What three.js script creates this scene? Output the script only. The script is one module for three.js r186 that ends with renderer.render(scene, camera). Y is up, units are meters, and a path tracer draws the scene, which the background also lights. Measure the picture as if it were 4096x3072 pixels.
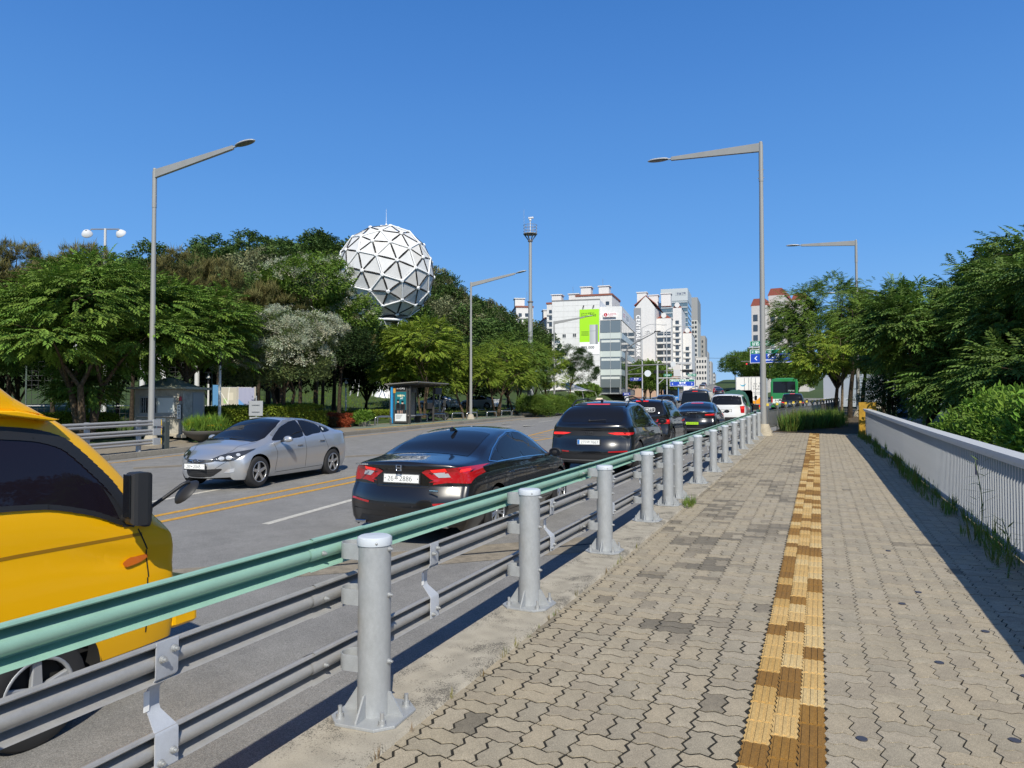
import * as THREE from 'three';
import { mergeGeometries, mergeVertices, toCreasedNormals } from 'three/addons/utils/BufferGeometryUtils.js';
import { MeshBVH } from 'three-mesh-bvh';
import { createNoise2D } from 'simplex-noise';

// ---------- camera, sky, sun, exposure ----------
const scene = new THREE.Scene();
const camera = new THREE.PerspectiveCamera(56.8, 1024 / 768, 0.05, 3000);
camera.position.set(0, 1.49, 0);
camera.rotation.order = 'YXZ';
camera.rotation.set(THREE.MathUtils.degToRad(1.587), THREE.MathUtils.degToRad(23.34), 0);
scene.add(camera);
const SUN = new THREE.Vector3(0.71, 1.24, 1.18).normalize();
const renderer = new THREE.WebGLRenderer({ antialias: true });
renderer.toneMapping = THREE.LinearToneMapping;
renderer.toneMappingExposure = 1.0;
renderer.shadowMap.enabled = true;
{ // clear blue sky: pale low down, deeper blue higher up, a wide soft brightening round the sun
  const W = 512, H = 256, a = new Float32Array(W * H * 4);
  const stops = [[-90, .30, .42, .55], [-1, .36, .56, .80], [1.5, .36, .60, .90], [6, .225, .49, .90], [12, .145, .385, .83], [18, .105, .31, .74], [25, .075, .245, .65], [32, .052, .195, .56], [50, .028, .105, .33], [90, .02, .07, .24]];
  for (let y = 0; y < H; y++) for (let x = 0; x < W; x++) {
    const el = ((y + .5) / H - .5) * 180, az = ((x + .5) / W - .5) * 2 * Math.PI;
    let i = 0; while (i < stops.length - 2 && el > stops[i + 1][0]) i++;
    const s = stops[i], e = stops[i + 1], k = Math.min(1, Math.max(0, (el - s[0]) / (e[0] - s[0])));
    const c = Math.cos(el * Math.PI / 180), d = SUN.x * c * Math.cos(az) + SUN.y * Math.sin(el * Math.PI / 180) + SUN.z * c * Math.sin(az);
    const g = .35 * Math.pow(Math.max(0, d), 10), o = (y * W + x) * 4;
    for (let n = 0; n < 3; n++) a[o + n] = s[n + 1] + (e[n + 1] - s[n + 1]) * k + g * [1, .97, .9][n];
    a[o + 3] = 1;
  }
  const t = new THREE.DataTexture(a, W, H, THREE.RGBAFormat, THREE.FloatType);
  t.mapping = THREE.EquirectangularReflectionMapping; t.magFilter = THREE.LinearFilter; t.minFilter = THREE.LinearFilter; t.needsUpdate = true;
  scene.background = t; scene.environment = t;
}
const sun = new THREE.DirectionalLight(new THREE.Color(1, .95, .84), 5.0);
sun.position.copy(SUN).multiplyScalar(120); sun.castShadow = true; sun.name = 'sun';
Object.assign(sun.shadow.camera, { left: -120, right: 120, top: 120, bottom: -120, near: 1, far: 400 });
sun.shadow.mapSize.set(4096, 4096);
scene.add(sun); scene.add(sun.target);

// ---------- helpers ----------
let seed = 12345;
const rnd = () => { seed = (seed + 0x6d2b79f5) | 0; let t = Math.imul(seed ^ (seed >>> 15), 1 | seed); t = (t + Math.imul(t ^ (t >>> 7), 61 | t)) ^ t; return ((t ^ (t >>> 14)) >>> 0) / 4294967296; };
const rr = (a, b) => a + (b - a) * rnd();
const noise = createNoise2D(rnd);
const V = (x, y, z) => new THREE.Vector3(x, y, z);
const clamp = (x, a = 0, b = 1) => Math.min(b, Math.max(a, x));
const lerp = (a, b, t) => a + (b - a) * t;
const sstep = (a, b, x) => { const t = clamp((x - a) / (b - a)); return t * t * (3 - 2 * t); };
const lin = (pts, x) => { let i = 0; while (i < pts.length - 2 && x > pts[i + 1][0]) i++; const [a, b] = [pts[i], pts[i + 1]]; return lerp(a[1], b[1], clamp((x - a[0]) / (b[0] - a[0]))); };
function curve(P) { // monotone cubic through points
  const n = P.length, d = [], m = [];
  for (let i = 0; i < n - 1; i++) d.push((P[i + 1][1] - P[i][1]) / (P[i + 1][0] - P[i][0]));
  m.push(d[0]); for (let i = 1; i < n - 1; i++) m.push(d[i - 1] * d[i] <= 0 ? 0 : 2 * d[i - 1] * d[i] / (d[i - 1] + d[i])); m.push(d[n - 2]);
  return (x) => {
    if (x <= P[0][0]) return P[0][1]; if (x >= P[n - 1][0]) return P[n - 1][1];
    let i = 0; while (x > P[i + 1][0]) i++;
    const h = P[i + 1][0] - P[i][0], s = (x - P[i][0]) / h, s2 = s * s, s3 = s2 * s;
    return (2 * s3 - 3 * s2 + 1) * P[i][1] + (s3 - 2 * s2 + s) * h * m[i] + (3 * s2 - 2 * s3) * P[i + 1][1] + (s3 - s2) * h * m[i + 1];
  };
}
// lie of the land: level by the camera, then a gentle climb and the hill beyond the crossing
const rise = curve([[-80, 0], [3, 0], [12, .07], [28, .34], [75, 1.08], [110, 1.75], [140, 3.1], [200, 6.4], [280, 11.2], [330, 12.4], [1000, 14]]);
const LAT = (x, z) => .996 * x - .0889 * z;
const RY = (x, z) => rise(-z) * (1 - .35 * clamp((LAT(x, z) + 8) / -9));
const RD = (z) => .28 + .15 * clamp((18 + z) / 18); // how far the carriageway lies below the footway
const used = {};
const numbered = (n) => { const k = used[n] = (used[n] ?? -1) + 1; return k ? n + '_' + String(k).padStart(3, '0') : n; };
function tag(o, label, category, group) { o.userData.label = label; o.userData.category = category; if (group) o.userData.group = group; return o; }
function add(o, parent = scene) { o.castShadow = o.receiveShadow = true; parent.add(o); return o; }
const prep = (g) => { g = g.index ? g.toNonIndexed() : g; for (const k of Object.keys(g.attributes)) if (!['position', 'normal', 'uv', 'color'].includes(k)) g.deleteAttribute(k); return g; };
function M(gs) { if (!Array.isArray(gs)) return gs; const p = gs.flat(9).map(prep); const uv = p.every((g) => g.attributes.uv), c = p.every((g) => g.attributes.color); p.forEach((g) => { if (!uv) g.deleteAttribute('uv'); if (!c) g.deleteAttribute('color'); }); return p.length > 1 ? mergeGeometries(p) : p[0]; }
function mesh(name, gs, mat, parent = scene) { const m = new THREE.Mesh(M(gs), mat); m.name = parent === scene ? numbered(name) : name; return add(m, parent); }
function thing(name, label, category, pos = [0, 0, 0], turn = 0, group) { const o = new THREE.Group(); o.name = numbered(name); o.position.set(...pos); o.rotation.y = turn; tag(o, label, category, group); scene.add(o); return o; }
function struct(name, gs, mat) { const m = mesh(name, gs, mat); m.userData.kind = 'structure'; return m; }
function dup(src, pos, turn, label, group) { const c = src.clone(); c.name = numbered(src.name.replace(/_\d{3}$/, '')); c.position.set(...pos); c.rotation.y = turn; c.userData = { ...src.userData }; if (label) c.userData.label = label; if (group) c.userData.group = group; scene.add(c); return c; }
const xf = (g, x = 0, y = 0, z = 0, rx = 0, ry = 0, rz = 0) => { if (rx) g.rotateX(rx); if (rz) g.rotateZ(rz); if (ry) g.rotateY(ry); return g.translate(x, y, z); };
const box = (w, h, d, x, y, z, rx, ry, rz) => xf(new THREE.BoxGeometry(w, h, d), x, y, z, rx, ry, rz);
const cyl = (r0, r1, h, x, y, z, n = 12, rx, ry, rz) => xf(new THREE.CylinderGeometry(r1, r0, h, n), x, y, z, rx, ry, rz); // r0 bottom
const ball = (r, x, y, z, n = 10, m = 7) => new THREE.SphereGeometry(r, n, m).translate(x, y, z);
function bar(a, b, r, r2 = r, n = 8) { const d = V(...b).sub(V(...a)), g = new THREE.CylinderGeometry(r2, r, d.length(), n, 1); g.applyQuaternion(new THREE.Quaternion().setFromUnitVectors(V(0, 1, 0), d.clone().normalize())); return g.translate((a[0] + b[0]) / 2, (a[1] + b[1]) / 2, (a[2] + b[2]) / 2); }
function beamBox(a, b, w, h) { const d = V(...b).sub(V(...a)), g = new THREE.BoxGeometry(w, h, d.length()); g.lookAt(d); return g.translate((a[0] + b[0]) / 2, (a[1] + b[1]) / 2, (a[2] + b[2]) / 2); }
const tube = (pts, r, seg = 24, n = 8, closed = false) => new THREE.TubeGeometry(new THREE.CatmullRomCurve3(pts.map((p) => V(...p)), closed, 'catmullrom', .2), seg, r, n, closed);
const lathe = (pts, n = 16) => new THREE.LatheGeometry(pts.map((p) => new THREE.Vector2(...p)), n);
const shape = (pts) => new THREE.Shape(pts.map((p) => new THREE.Vector2(...p)));
const prism = (pts, d, bevel = 0, seg = 1) => new THREE.ExtrudeGeometry(shape(pts), { depth: d - 2 * bevel, bevelEnabled: bevel > 0, bevelSize: bevel, bevelThickness: bevel, bevelSegments: seg, bevelOffset: -bevel, curveSegments: 6 }).translate(0, 0, bevel);
function rbox(w, h, d, x, y, z, b = .01, ry = 0) { const g = prism([[-w / 2, -h / 2], [w / 2, -h / 2], [w / 2, h / 2], [-w / 2, h / 2]], d, b, b > .025 ? 3 : 1).translate(0, 0, -d / 2); if (ry) g.rotateY(ry); return g.translate(x, y, z); }
function sheet(nx, nz, f) { // grid surface; f(i/nx, j/nz) -> [x, y, z]; uv in metres
  const p = [], uv = [], id = [];
  for (let j = 0; j <= nz; j++) for (let i = 0; i <= nx; i++) { const q = f(i / nx, j / nz); p.push(...q); uv.push(q[0], -q[2]); }
  for (let j = 0; j < nz; j++) for (let i = 0; i < nx; i++) { const a = j * (nx + 1) + i, b = a + 1, c = a + nx + 1, d = c + 1; id.push(a, b, d, a, d, c); }
  const g = new THREE.BufferGeometry(); g.setAttribute('position', new THREE.Float32BufferAttribute(p, 3)); g.setAttribute('uv', new THREE.Float32BufferAttribute(uv, 2)); g.setIndex(id); g.computeVertexNormals(); return g;
}
function planarUV(g, s = 1) { const p = g.attributes.position, n = g.attributes.normal, uv = new Float32Array(p.count * 2); for (let i = 0; i < p.count; i++) { const ax = Math.abs(n.getX(i)), ay = Math.abs(n.getY(i)), az = Math.abs(n.getZ(i)); const [u, v] = ay >= ax && ay >= az ? [p.getX(i), p.getZ(i)] : ax > az ? [p.getZ(i), p.getY(i)] : [p.getX(i), p.getY(i)]; uv[i * 2] = u * s; uv[i * 2 + 1] = v * s; } g.setAttribute('uv', new THREE.BufferAttribute(uv, 2)); return g; }
// ---------- textures and materials ----------
function dataTex(w, h, f, srgb = true, rep) { const a = new Uint8Array(w * h * 4); for (let y = 0; y < h; y++) for (let x = 0; x < w; x++) { const c = f(x, y), o = (y * w + x) * 4; if (Array.isArray(c)) { a[o] = c[0]; a[o + 1] = c[1]; a[o + 2] = c[2]; } else a[o] = a[o + 1] = a[o + 2] = c; a[o + 3] = 255; } const t = new THREE.DataTexture(a, w, h); t.wrapS = t.wrapT = THREE.RepeatWrapping; t.magFilter = THREE.LinearFilter; if (srgb) t.colorSpace = THREE.SRGBColorSpace; if (rep) t.repeat.set(rep, rep); t.needsUpdate = true; return t; }
const tn = (x, y, w, f) => { const a = x / w * Math.PI * 2, u = x / w, v = y / w; const b = (p, q) => noise(p * f, q * f); return (b(u, v) * (1 - u) * (1 - v) + b(u - 1, v) * u * (1 - v) + b(u, v - 1) * (1 - u) * v + b(u - 1, v - 1) * u * v) * 1.25; }; // tiling noise
const grain = (w, base, amp, fs, speck = 0, tint = [1, 1, 1]) => dataTex(w, w, (x, y) => { let n = 0, k = 1, s = 0; for (const f of fs) { n += tn(x, y, w, f) * k; s += k; k *= .8; } let v = base + amp * n / s * 1.6 + rr(-speck, speck); return tint.map((t) => clamp(v * t, 0, 255)); });
const std = (c, r = .7, m = 0, o = {}) => new THREE.MeshStandardMaterial({ color: new THREE.Color().setRGB(...(Array.isArray(c) ? c : [c, c, c])), roughness: r, metalness: m, ...o });
const phys = (c, r, m, o = {}) => new THREE.MeshPhysicalMaterial({ color: new THREE.Color().setRGB(...(Array.isArray(c) ? c : [c, c, c])), roughness: r, metalness: m, ...o });
const scaled = (t, s) => { const c = t.clone(); c.repeat.set(s, s); c.needsUpdate = true; return c; };
// Korean lettering drawn stroke by stroke (the fonts at hand hold no Hangul)
const JAMO = { 0: 'M0,0L1,0L1,1', 2: 'M0,0L0,1L1,1', 3: 'M1,0L0,0L0,1L1,1', 5: 'M0,0L1,0L1,.5L0,.5L0,1L1,1', 6: 'M0,0L1,0L1,1L0,1L0,0', 7: 'M0,0L0,1L1,1L1,0M0,.5L1,.5', 9: 'M.5,0L.4,.5L0,1M.45,.4L1,1', 11: 'O', 12: 'M0,0L1,0M.5,0L.4,.5L0,1M.45,.45L1,1', 14: 'M.3,-.2L.7,-.2M0,.1L1,.1M.5,.1L.4,.6L0,1M.45,.5L1,1', 15: 'M0,0L1,0L1,1M0,.5L1,.5', 16: 'M1,0L0,0L0,1L1,1M0,.5L1,.5', 17: 'M0,0L1,0M.3,0L.3,1M.7,0L.7,1M0,1L1,1', 18: 'M.3,-.2L.7,-.2M0,.1L1,.1Q' };
const TAIL = { 1: 0, 4: 2, 7: 3, 8: 5, 16: 6, 17: 7, 19: 9, 20: 9, 21: 11, 22: 12, 24: 15, 25: 16, 26: 17 };
const VV = { 0: 'M.3,0L.3,1M.3,.5L1,.5', 2: 'M.3,0L.3,1M.3,.35L1,.35M.3,.65L1,.65', 1: 'M.2,0L.2,1M.8,0L.8,1M.2,.5L.8,.5', 4: 'M.8,0L.8,1M0,.5L.8,.5', 5: 'M.3,0L.3,1M.9,0L.9,1M-.2,.5L.3,.5', 6: 'M.8,0L.8,1M0,.35L.8,.35M0,.65L.8,.65', 20: 'M.6,0L.6,1' };
const HV = { 8: 'M0,.9L1,.9M.5,.9L.5,.2', 12: 'M0,.9L1,.9M.3,.9L.3,.2M.7,.9L.7,.2', 13: 'M0,.2L1,.2M.5,.2L.5,1', 17: 'M0,.2L1,.2M.3,.2L.3,1M.7,.2L.7,1', 18: 'M0,.5L1,.5' };
const MIX = { 9: [8, 0], 11: [8, 20], 14: [13, 4], 16: [13, 20], 19: [18, 20] };
function hangul(ctx, text, x, y, size, sp = .08) {
  const put = (d, bx, by, bw, bh) => { ctx.beginPath(); for (const m of d.match(/[MLOQ][^MLOQ]*/g)) { if (m[0] === 'O') ctx.ellipse(bx + bw / 2, by + bh / 2, bw / 2, bh / 2, 0, 0, 7); else if (m[0] === 'Q') { ctx.moveTo(bx + bw * .85, by + bh * .68); ctx.ellipse(bx + bw / 2, by + bh * .68, bw * .35, bh * .32, 0, 0, 7); } else { const [px, py] = m.slice(1).split(',').map(Number); ctx[m[0] === 'M' ? 'moveTo' : 'lineTo'](bx + px * bw, by + py * bh); } } ctx.stroke(); };
  for (const ch of text) {
    const c = ch.charCodeAt(0) - 0xac00;
    if (c < 0 || c > 11171) { if (ch === ' ') { x += size * .4; continue; } ctx.fillText(ch, x, y + size * .9); x += ctx.measureText(ch).width + size * .04; continue; }
    const l = Math.floor(c / 588), v = Math.floor(c % 588 / 28), t = c % 28, hgt = t ? .52 : .86, top = y + size * .06, mix = MIX[v];
    const hv = HV[mix ? mix[0] : v], vv = VV[mix ? mix[1] : v];
    const lw = vv ? .48 : .8, lh = hv ? hgt * .5 : hgt * .86;
    put(JAMO[l] ?? JAMO[11], x + size * (vv ? .06 : .1), top + size * (l === 14 || l === 18 ? .06 : 0), size * lw, size * lh);
    if (hv) put(hv, x + size * .03, top + size * (lh + .03), size * (vv ? .58 : .92), size * hgt * .4);
    if (vv) put(vv, x + size * .64, top - size * .03, size * .28, size * (hgt + .02));
    if (t) put(JAMO[TAIL[t] ?? 11], x + size * .18, top + size * .63, size * .66, size * .28);
    x += size * (1 + sp);
  }
  return x;
}
function printMat(w, h, draw, o = {}) { const c = document.createElement('canvas'); c.width = w; c.height = h; const x = c.getContext('2d'); x.lineJoin = 'round'; x.lineCap = 'butt'; draw(x, w, h); const t = new THREE.CanvasTexture(c); t.colorSpace = THREE.SRGBColorSpace; t.magFilter = THREE.LinearFilter; return new THREE.MeshStandardMaterial({ map: t, roughness: .45, ...o }); }
const panel = (w, h, x, y, z, ry = 0, rx = 0) => xf(new THREE.PlaneGeometry(w, h), x, y, z, rx, ry);
const T = {
  concrete: grain(512, 205, 28, [4, 11, 31, 90], 22, [1, .975, .92]), paver: grain(512, 212, 12, [3, 17, 60], 38, [1, .97, .915]), asphalt: grain(1024, 205, 17, [3, 7, 18, 90, 240], 46), kerb: dataTex(1024, 1024, (x, y) => { const n = tn(x, y, 1024, 14) + .7 * tn(x, y, 1024, 60), m = tn(x, y, 1024, 4) * .5 + tn(x, y, 1024, 150) * .55; let v = 205 + 14 * tn(x, y, 1024, 9) + rr(-18, 18); if (n * .4 + m + rr(-.25, .25) > .4) v *= .66; return [v, v * .972, v * .915].map((q) => clamp(q, 0, 255)); }),
  metal: grain(256, 225, 9, [3, 9, 40], 7), fine: grain(256, 235, 6, [2, 5, 19], 5), bark: dataTex(128, 256, (x, y) => { const n = noise(x * .16, y * .02) * 45 + noise(x * .5, y * .06) * 30; return [165 + n, 150 + n, 130 + n].map((v) => clamp(v, 0, 255)); }),
  earth: grain(512, 190, 40, [3, 9, 27, 80], 30, [1, .95, .82]), grass: grain(512, 185, 45, [4, 13, 50, 120], 40, [.92, 1, .7]),
  bump: grain(256, 128, 40, [20, 60, 110], 60),
};
// ---------- ground, road, pavements ----------
const mat = {
  asphalt: std([.36, .347, .32], .92, 0, { map: scaled(T.asphalt, .28), bumpMap: T.bump, bumpScale: .004 }),
  concrete: std([.62, .58, .50], .9, 0, { map: T.concrete }), joint: std([.035, .034, .03], 1, 0, { map: scaled(T.earth, 4) }),
  white: std([.86, .86, .83], .7, 0, { map: scaled(T.concrete, 2) }), yellow: std([.90, .50, .06], .7, 0, { map: scaled(T.concrete, 2) }),
  soil: std([.16, .125, .085], 1, 0, { map: T.earth }), grassy: std([.085, .13, .035], 1, 0, { map: T.grass }),
  redpave: std([.36, .215, .155], .9, 0, { map: T.paver }), greypave: std([.37, .335, .28], .9, 0, { map: T.paver }), greenpave: std([.25, .32, .27], .9, 0, { map: T.paver }),
  granite: std([.46, .44, .40], .85, 0, { map: scaled(T.concrete, 1.5) }),
};
mat.bumpRep = mat.asphalt.bumpMap.repeat.set(3, 3);
const hillH = (x, z) => { const g = (cx, cz, sx, sz, h, a = 0) => { const dx = x - cx, dz = z - cz, u = dx * Math.cos(a) + dz * Math.sin(a), v = -dx * Math.sin(a) + dz * Math.cos(a); return h * Math.exp(-(u * u) / (sx * sx) - (v * v) / (sz * sz)); }; return g(-112, -118, 46, 45, 19, .3) + g(-105, -165, 30, 40, 18, .3) + g(-190, -60, 60, 60, 10); };
const swing = (t) => t < 90 ? 0 : -.075 * (t - 90); // after the crossing the road swings a little left
function groundY(x, z) {
  const t = -z, l = LAT(x, z) - swing(t); let y = RY(x, z) - RD(z) - .06;
  if (l < -22) y += .24 + .9 * sstep(-30, -62, l) * sstep(15, 70, t) + hillH(x, z);
  if (x > 1.9 && t < 34) y -= 1.1 * sstep(1.9, 3.6, x) * (1 - sstep(26, 34, t));
  return y;
}
const gx = curve([[0, -900], [.2, -230], [.42, -60], [.62, -10], [.72, 8], [.85, 80], [1, 900]]), gz = curve([[0, -1600], [.2, -420], [.45, -150], [.75, -30], [.9, 10], [1, 160]]);
struct('ground', sheet(150, 170, (u, v) => { const x = gx(u), z = gz(1 - v); return [x, groundY(x, z) - (LAT(x, z) - swing(-z) > -22 && (x < 1.7 || -z > 90) ? .3 : 0), z]; }), mat.grassy);
const roadL = curve([[-80, -18.3], [24, -18.3], [60, -18.9], [90, -21], [100, -60], [125, -60], [135, -24], [150, -21], [400, -21]]);
const roadR = curve([[-80, -2.15], [31, -2.15 + .0889 * 31], [33, 1.6], [66, 8.2], [92, 10], [102, 60], [125, 60], [134, 2], [150, 1], [400, 1]]);
const roadPt = (l, t, up = 0) => { l += swing(t); const x = (l - .0889 * t) / .996 * 1, z = -t; return [x, RY(x, z) - RD(z) + up, z]; };
const tk = curve([[0, -40], [.35, 10], [.6, 45], [.8, 130], [1, 420]]);
const road = struct('road', sheet(40, 150, (u, v) => { const t = tk(v), a = roadL(t), b = t < 31 ? -2.15 + .0889 * t : roadR(t); return roadPt(lerp(a, b, u), t); }), mat.asphalt);
// markings: strips on the road, 4 mm proud
function strip(l0, l1, t0, t1, w, up = .004) { const n = Math.max(1, Math.ceil(Math.abs(t1 - t0) / 3)); return sheet(1, n, (u, v) => roadPt(lerp(l0, l1, v) + (u - .5) * w, lerp(t0, t1, v), up)); }
function mark(name, l0, l1, t0, t1, w, m) { const o = mesh(name, strip(l0, l1, t0, t1, w), m, road); return o; }
mark('yellow_line', -9.55, -8.75, 1, 14, .15, mat.yellow); mark('yellow_line', -8.75, -8.95, 14, 26, .15, mat.yellow); mark('yellow_line', -9.1, -8.25, 1, 13, .15, mat.yellow); mark('yellow_line', -8.25, -8.45, 13, 22, .15, mat.yellow);
mark('yellow_line', -8.95, -11.3, 26, 60, .15, mat.yellow); mark('yellow_line', -8.45, -7.4, 22, 30, .15, mat.yellow); mark('yellow_line', -7.4, -7.6, 30, 60, .15, mat.yellow);
for (let t = 25; t < 56; t += 1.3) mark('hatch_stripe', lin([[22, -8.4], [30, -7.5], [60, -7.7]], t), lin([[25, -8.9], [60, -11.2]], t + 1), t, t + 1.0, .22, mat.yellow);
for (const [l, t0, t1] of [[-6.9, 8.4, 13.4], [-6.9, -1.5, 3], [-10.38, 3, 12.1], [-10.38, -8, -2], [-13.6, 26, 30], [-13.6, 36, 40], [-13.7, 46, 50], [-14.2, 57, 62], [-16.2, 38, 42], [-16.3, 50, 54]]) mark('lane_dash', l, l, t0, t1, .14, mat.white);
mark('edge_line', -17.6, -17.6, 6, 70, .12, mat.yellow);
for (const [l, t] of [[-15.2, 44], [-12.4, 40], [-15.4, 58]]) { const a = roadPt(l, t, .004), g = new THREE.ShapeGeometry(shape([[-.08, 0], [-.08, -2.6], [.08, -2.6], [.08, 0], [.45, 0], [0, 1.6], [-.45, 0]])).rotateX(Math.PI / 2).rotateZ(Math.PI).rotateY(.09); mesh('lane_arrow', g.rotateX(-.011).translate(a[0], a[1] + .012, a[2]), mat.white, road); }
// far hill: dashed lane lines and red shoulder
for (const l of [-17, -13.6, -10.6, -4.6, -1.6]) for (let t = 150; t < 290; t += 14) mark('lane_dash', l, l, t, t + 7, .35, mat.white);
mark('yellow_line', -7.6, -7.6, 140, 320, .5, std([.5, .2, .05], .8)); mark('shoulder_band', -19.4, -19.4, 140, 260, 2.2, std([.24, .09, .065], .9)); mark('edge_line', -18.1, -18.1, 140, 320, .3, mat.white);
for (const [t, a, b] of [[146, -19, -8], [143, -7, 0]]) mark('stop_line', a, b, t, t + .01, .1, mat.white);
for (let k = 0; k < 12; k++) mark('zebra_bar', -18 + k * 1.5, -18 + k * 1.5, 138, 141, .8, mat.white);
// skewed bridge joints: two bands of pale concrete either side of a dark seam
function jointBand(a, b, off, w, m, up) { const d = V(b[0] - a[0], 0, b[1] - a[1]), n = V(-d.z, 0, d.x).normalize(); return mesh('expansion_joint', sheet(2, 24, (u, v) => { const x = lerp(a[0], b[0], v) + n.x * (off + (u - .5) * w), z = lerp(a[1], b[1], v) + n.z * (off + (u - .5) * w); return [x, RY(x, z) - RD(z) + up, z]; }), m, road); }
const beige = std([.40, .36, .30], .95, 0, { map: scaled(T.concrete, .8) }), seam = std([.02, .02, .02], .8);
for (const [a, b, w, c] of [[[-8.2, -3.9], [-2.34, -9.2], .40, .05], [[-17, -13.6], [-10.8, -21.3], .28, .05]]) { jointBand(a, b, -w / 2 - c / 2, w, beige, .004); jointBand(a, b, w / 2 + c / 2, w * .85, beige, .004); jointBand(a, b, 0, c, seam, .003); }
// kerb on our side: a cast concrete upstand carrying the rail
const kx0 = -2.135, kx1 = -1.715;
const kerbG = []; for (let z = 1; z > -31; z -= 2) kerbG.push(sheet(1, 1, (u, v) => [lerp(kx0, kx1 - .02, u), rise(-(z - 2 * v)) + .018 - (u < .5 ? 0 : 0), z - 2 * v]), sheet(1, 1, (u, v) => [lerp(kx1 - .02, kx1, u), rise(-(z - 2 * v)) + .018 - u * .03, z - 2 * v]), sheet(1, 1, (u, v) => [kx0 - .03 * (1 - u) * 1, rise(-(z - 2 * v)) + .018 - (1 - u) * .52, z - 2 * v]));
struct('kerb', kerbG, std([.61, .585, .53], .9, 0, { map: scaled(T.kerb, .55) }));
struct('gutter', sheet(3, 30, (u, v) => { const z = 3 - v * 35, x = -2.5 + u * .36; return [x, RY(x, z) - RD(z) + .005, z]; }), std([.05, .048, .045], 1, 0, { map: scaled(T.earth, 2) }));
// ---------- paver footway ----------
const footway = struct('footway', sheet(4, 40, (u, v) => { const z = 2 - v * 31.2, x = lerp(-1.72, 1.72, u); return [x, rise(-z) - .0035, z]; }), mat.joint);
const U = .1125, amp = .013;
// one unit edge: points between two lattice corners, shifted sideways in an N-shaped wave
const waveX = (x0, x1, y, s) => [[lerp(x0, x1, .3), y - amp * s], [lerp(x0, x1, .62), y + amp * s]];
function outline(w, h) { // w,h in units; x right, y forward
  const p = [];
  for (let i = 0; i < w; i++) { p.push([i, 0]); for (const [a, b] of [[.3, -1], [.65, 1]]) p.push([i + a, b * amp / U]); }
  for (let j = 0; j < h; j++) { p.push([w, j]); for (const [a, b] of [[.3, 1], [.65, -1]]) p.push([w + b * amp / U, j + a]); }
  for (let i = w; i > 0; i--) { p.push([i, h]); for (const [a, b] of [[.65, 1], [.3, -1]]) p.push([i - 1 + a, h + b * amp / U]); }
  for (let j = h; j > 0; j--) { p.push([0, j]); for (const [a, b] of [[.65, -1], [.3, 1]]) p.push([b * amp / U, j - 1 + a]); }
  return p.map(([a, b]) => [a * U, b * U]);
}
function paverGeo(pts, gap, height = .016) { // flat top, short chamfer and skirt
  const n = pts.length, cx = pts.reduce((s, p) => s + p[0], 0) / n, cy = pts.reduce((s, p) => s + p[1], 0) / n;
  const inset = (d) => pts.map(([x, y], i) => { const a = pts[(i + n - 1) % n], b = pts[(i + 1) % n]; let nx = -(b[1] - a[1]), ny = b[0] - a[0]; const l = Math.hypot(nx, ny); return [x + nx / l * d, y + ny / l * d]; });
  const top = inset(gap + .0006), out = inset(gap - .0006), tri = THREE.ShapeUtils.triangulateShape(top.map((p) => new THREE.Vector2(...p)), []);
  const P = [], uv = [], N = []; const v = (p, y, nn) => { P.push(p[0], y, -p[1]); uv.push(p[0], p[1]); N.push(...nn); };
  for (const t of tri) for (const k of t) v(top[k], 0, [0, 1, 0]);
  for (let i = 0; i < n; i++) { const j = (i + 1) % n, dx = out[j][0] - out[i][0], dy = out[j][1] - out[i][1], l = Math.hypot(dx, dy), nn = [dy / l, .05, dx / l]; for (const [p, y] of [[out[i], -height], [out[j], -height], [top[j], 0], [out[i], -height], [top[j], 0], [top[i], 0]]) v(p, y, nn); }
  const g = new THREE.BufferGeometry(); g.setAttribute('position', new THREE.Float32BufferAttribute(P, 3)); g.setAttribute('normal', new THREE.Float32BufferAttribute(N, 3)); g.setAttribute('uv', new THREE.Float32BufferAttribute(uv, 2)); return g;
}
const gapsL = [.0018, .0046], shrink = (g, w, k, h, m) => g.translate(-w / 2, 0, h / 2).scale(k, 1, m).translate(w / 2, 0, -h / 2), gH = gapsL.map((g) => shrink(paverGeo(outline(2, 1), g), 2 * U, .983, U, .968)), gV = gapsL.map((g) => shrink(paverGeo(outline(1, 2), g), U, .975, 2 * U, .984));
const paverTones = [[.52, .475, .385], [.50, .455, .365], [.54, .495, .41], [.485, .44, .36], [.53, .475, .375], [.47, .435, .36]].map((c, i) => { const t = T.paver.clone(); t.offset.set(i * .37, i * .61); t.needsUpdate = true; return std(c, .93, 0, { map: t }); });
const stainTones = [[.33, .30, .245], [.26, .24, .20], [.40, .365, .30]].map((c, i) => std(c, .9, 0, { map: T.paver }));
const stuffBuckets = new Map(); let pieces = 0; const pieceQueue = [];
const stained = (x, z) => { const n = noise(x * 1.1 + 7, z * .5) + .5 * noise(x * 3.1, z * 1.7 + 3); const bias = x < -.4 ? lin([[0, .2], [5, .6], [8, .95], [14, 1.0], [20, .7], [30, .4]], -z) : .06; return n + rr(-.4, .4) > 1.25 - bias; };
function layPaver(geo, m, x, z, y = 0) { pieceQueue.push({ geo, m, x, z, y: rise(-z) + y, d: Math.hypot(x, z) + (Math.abs(Math.atan2(x, -z) + .41) > .62 ? 99 : 0) }); }
const stripX = -.33; // the tactile guide strip runs between x = stripX and stripX + 3 U
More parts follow.
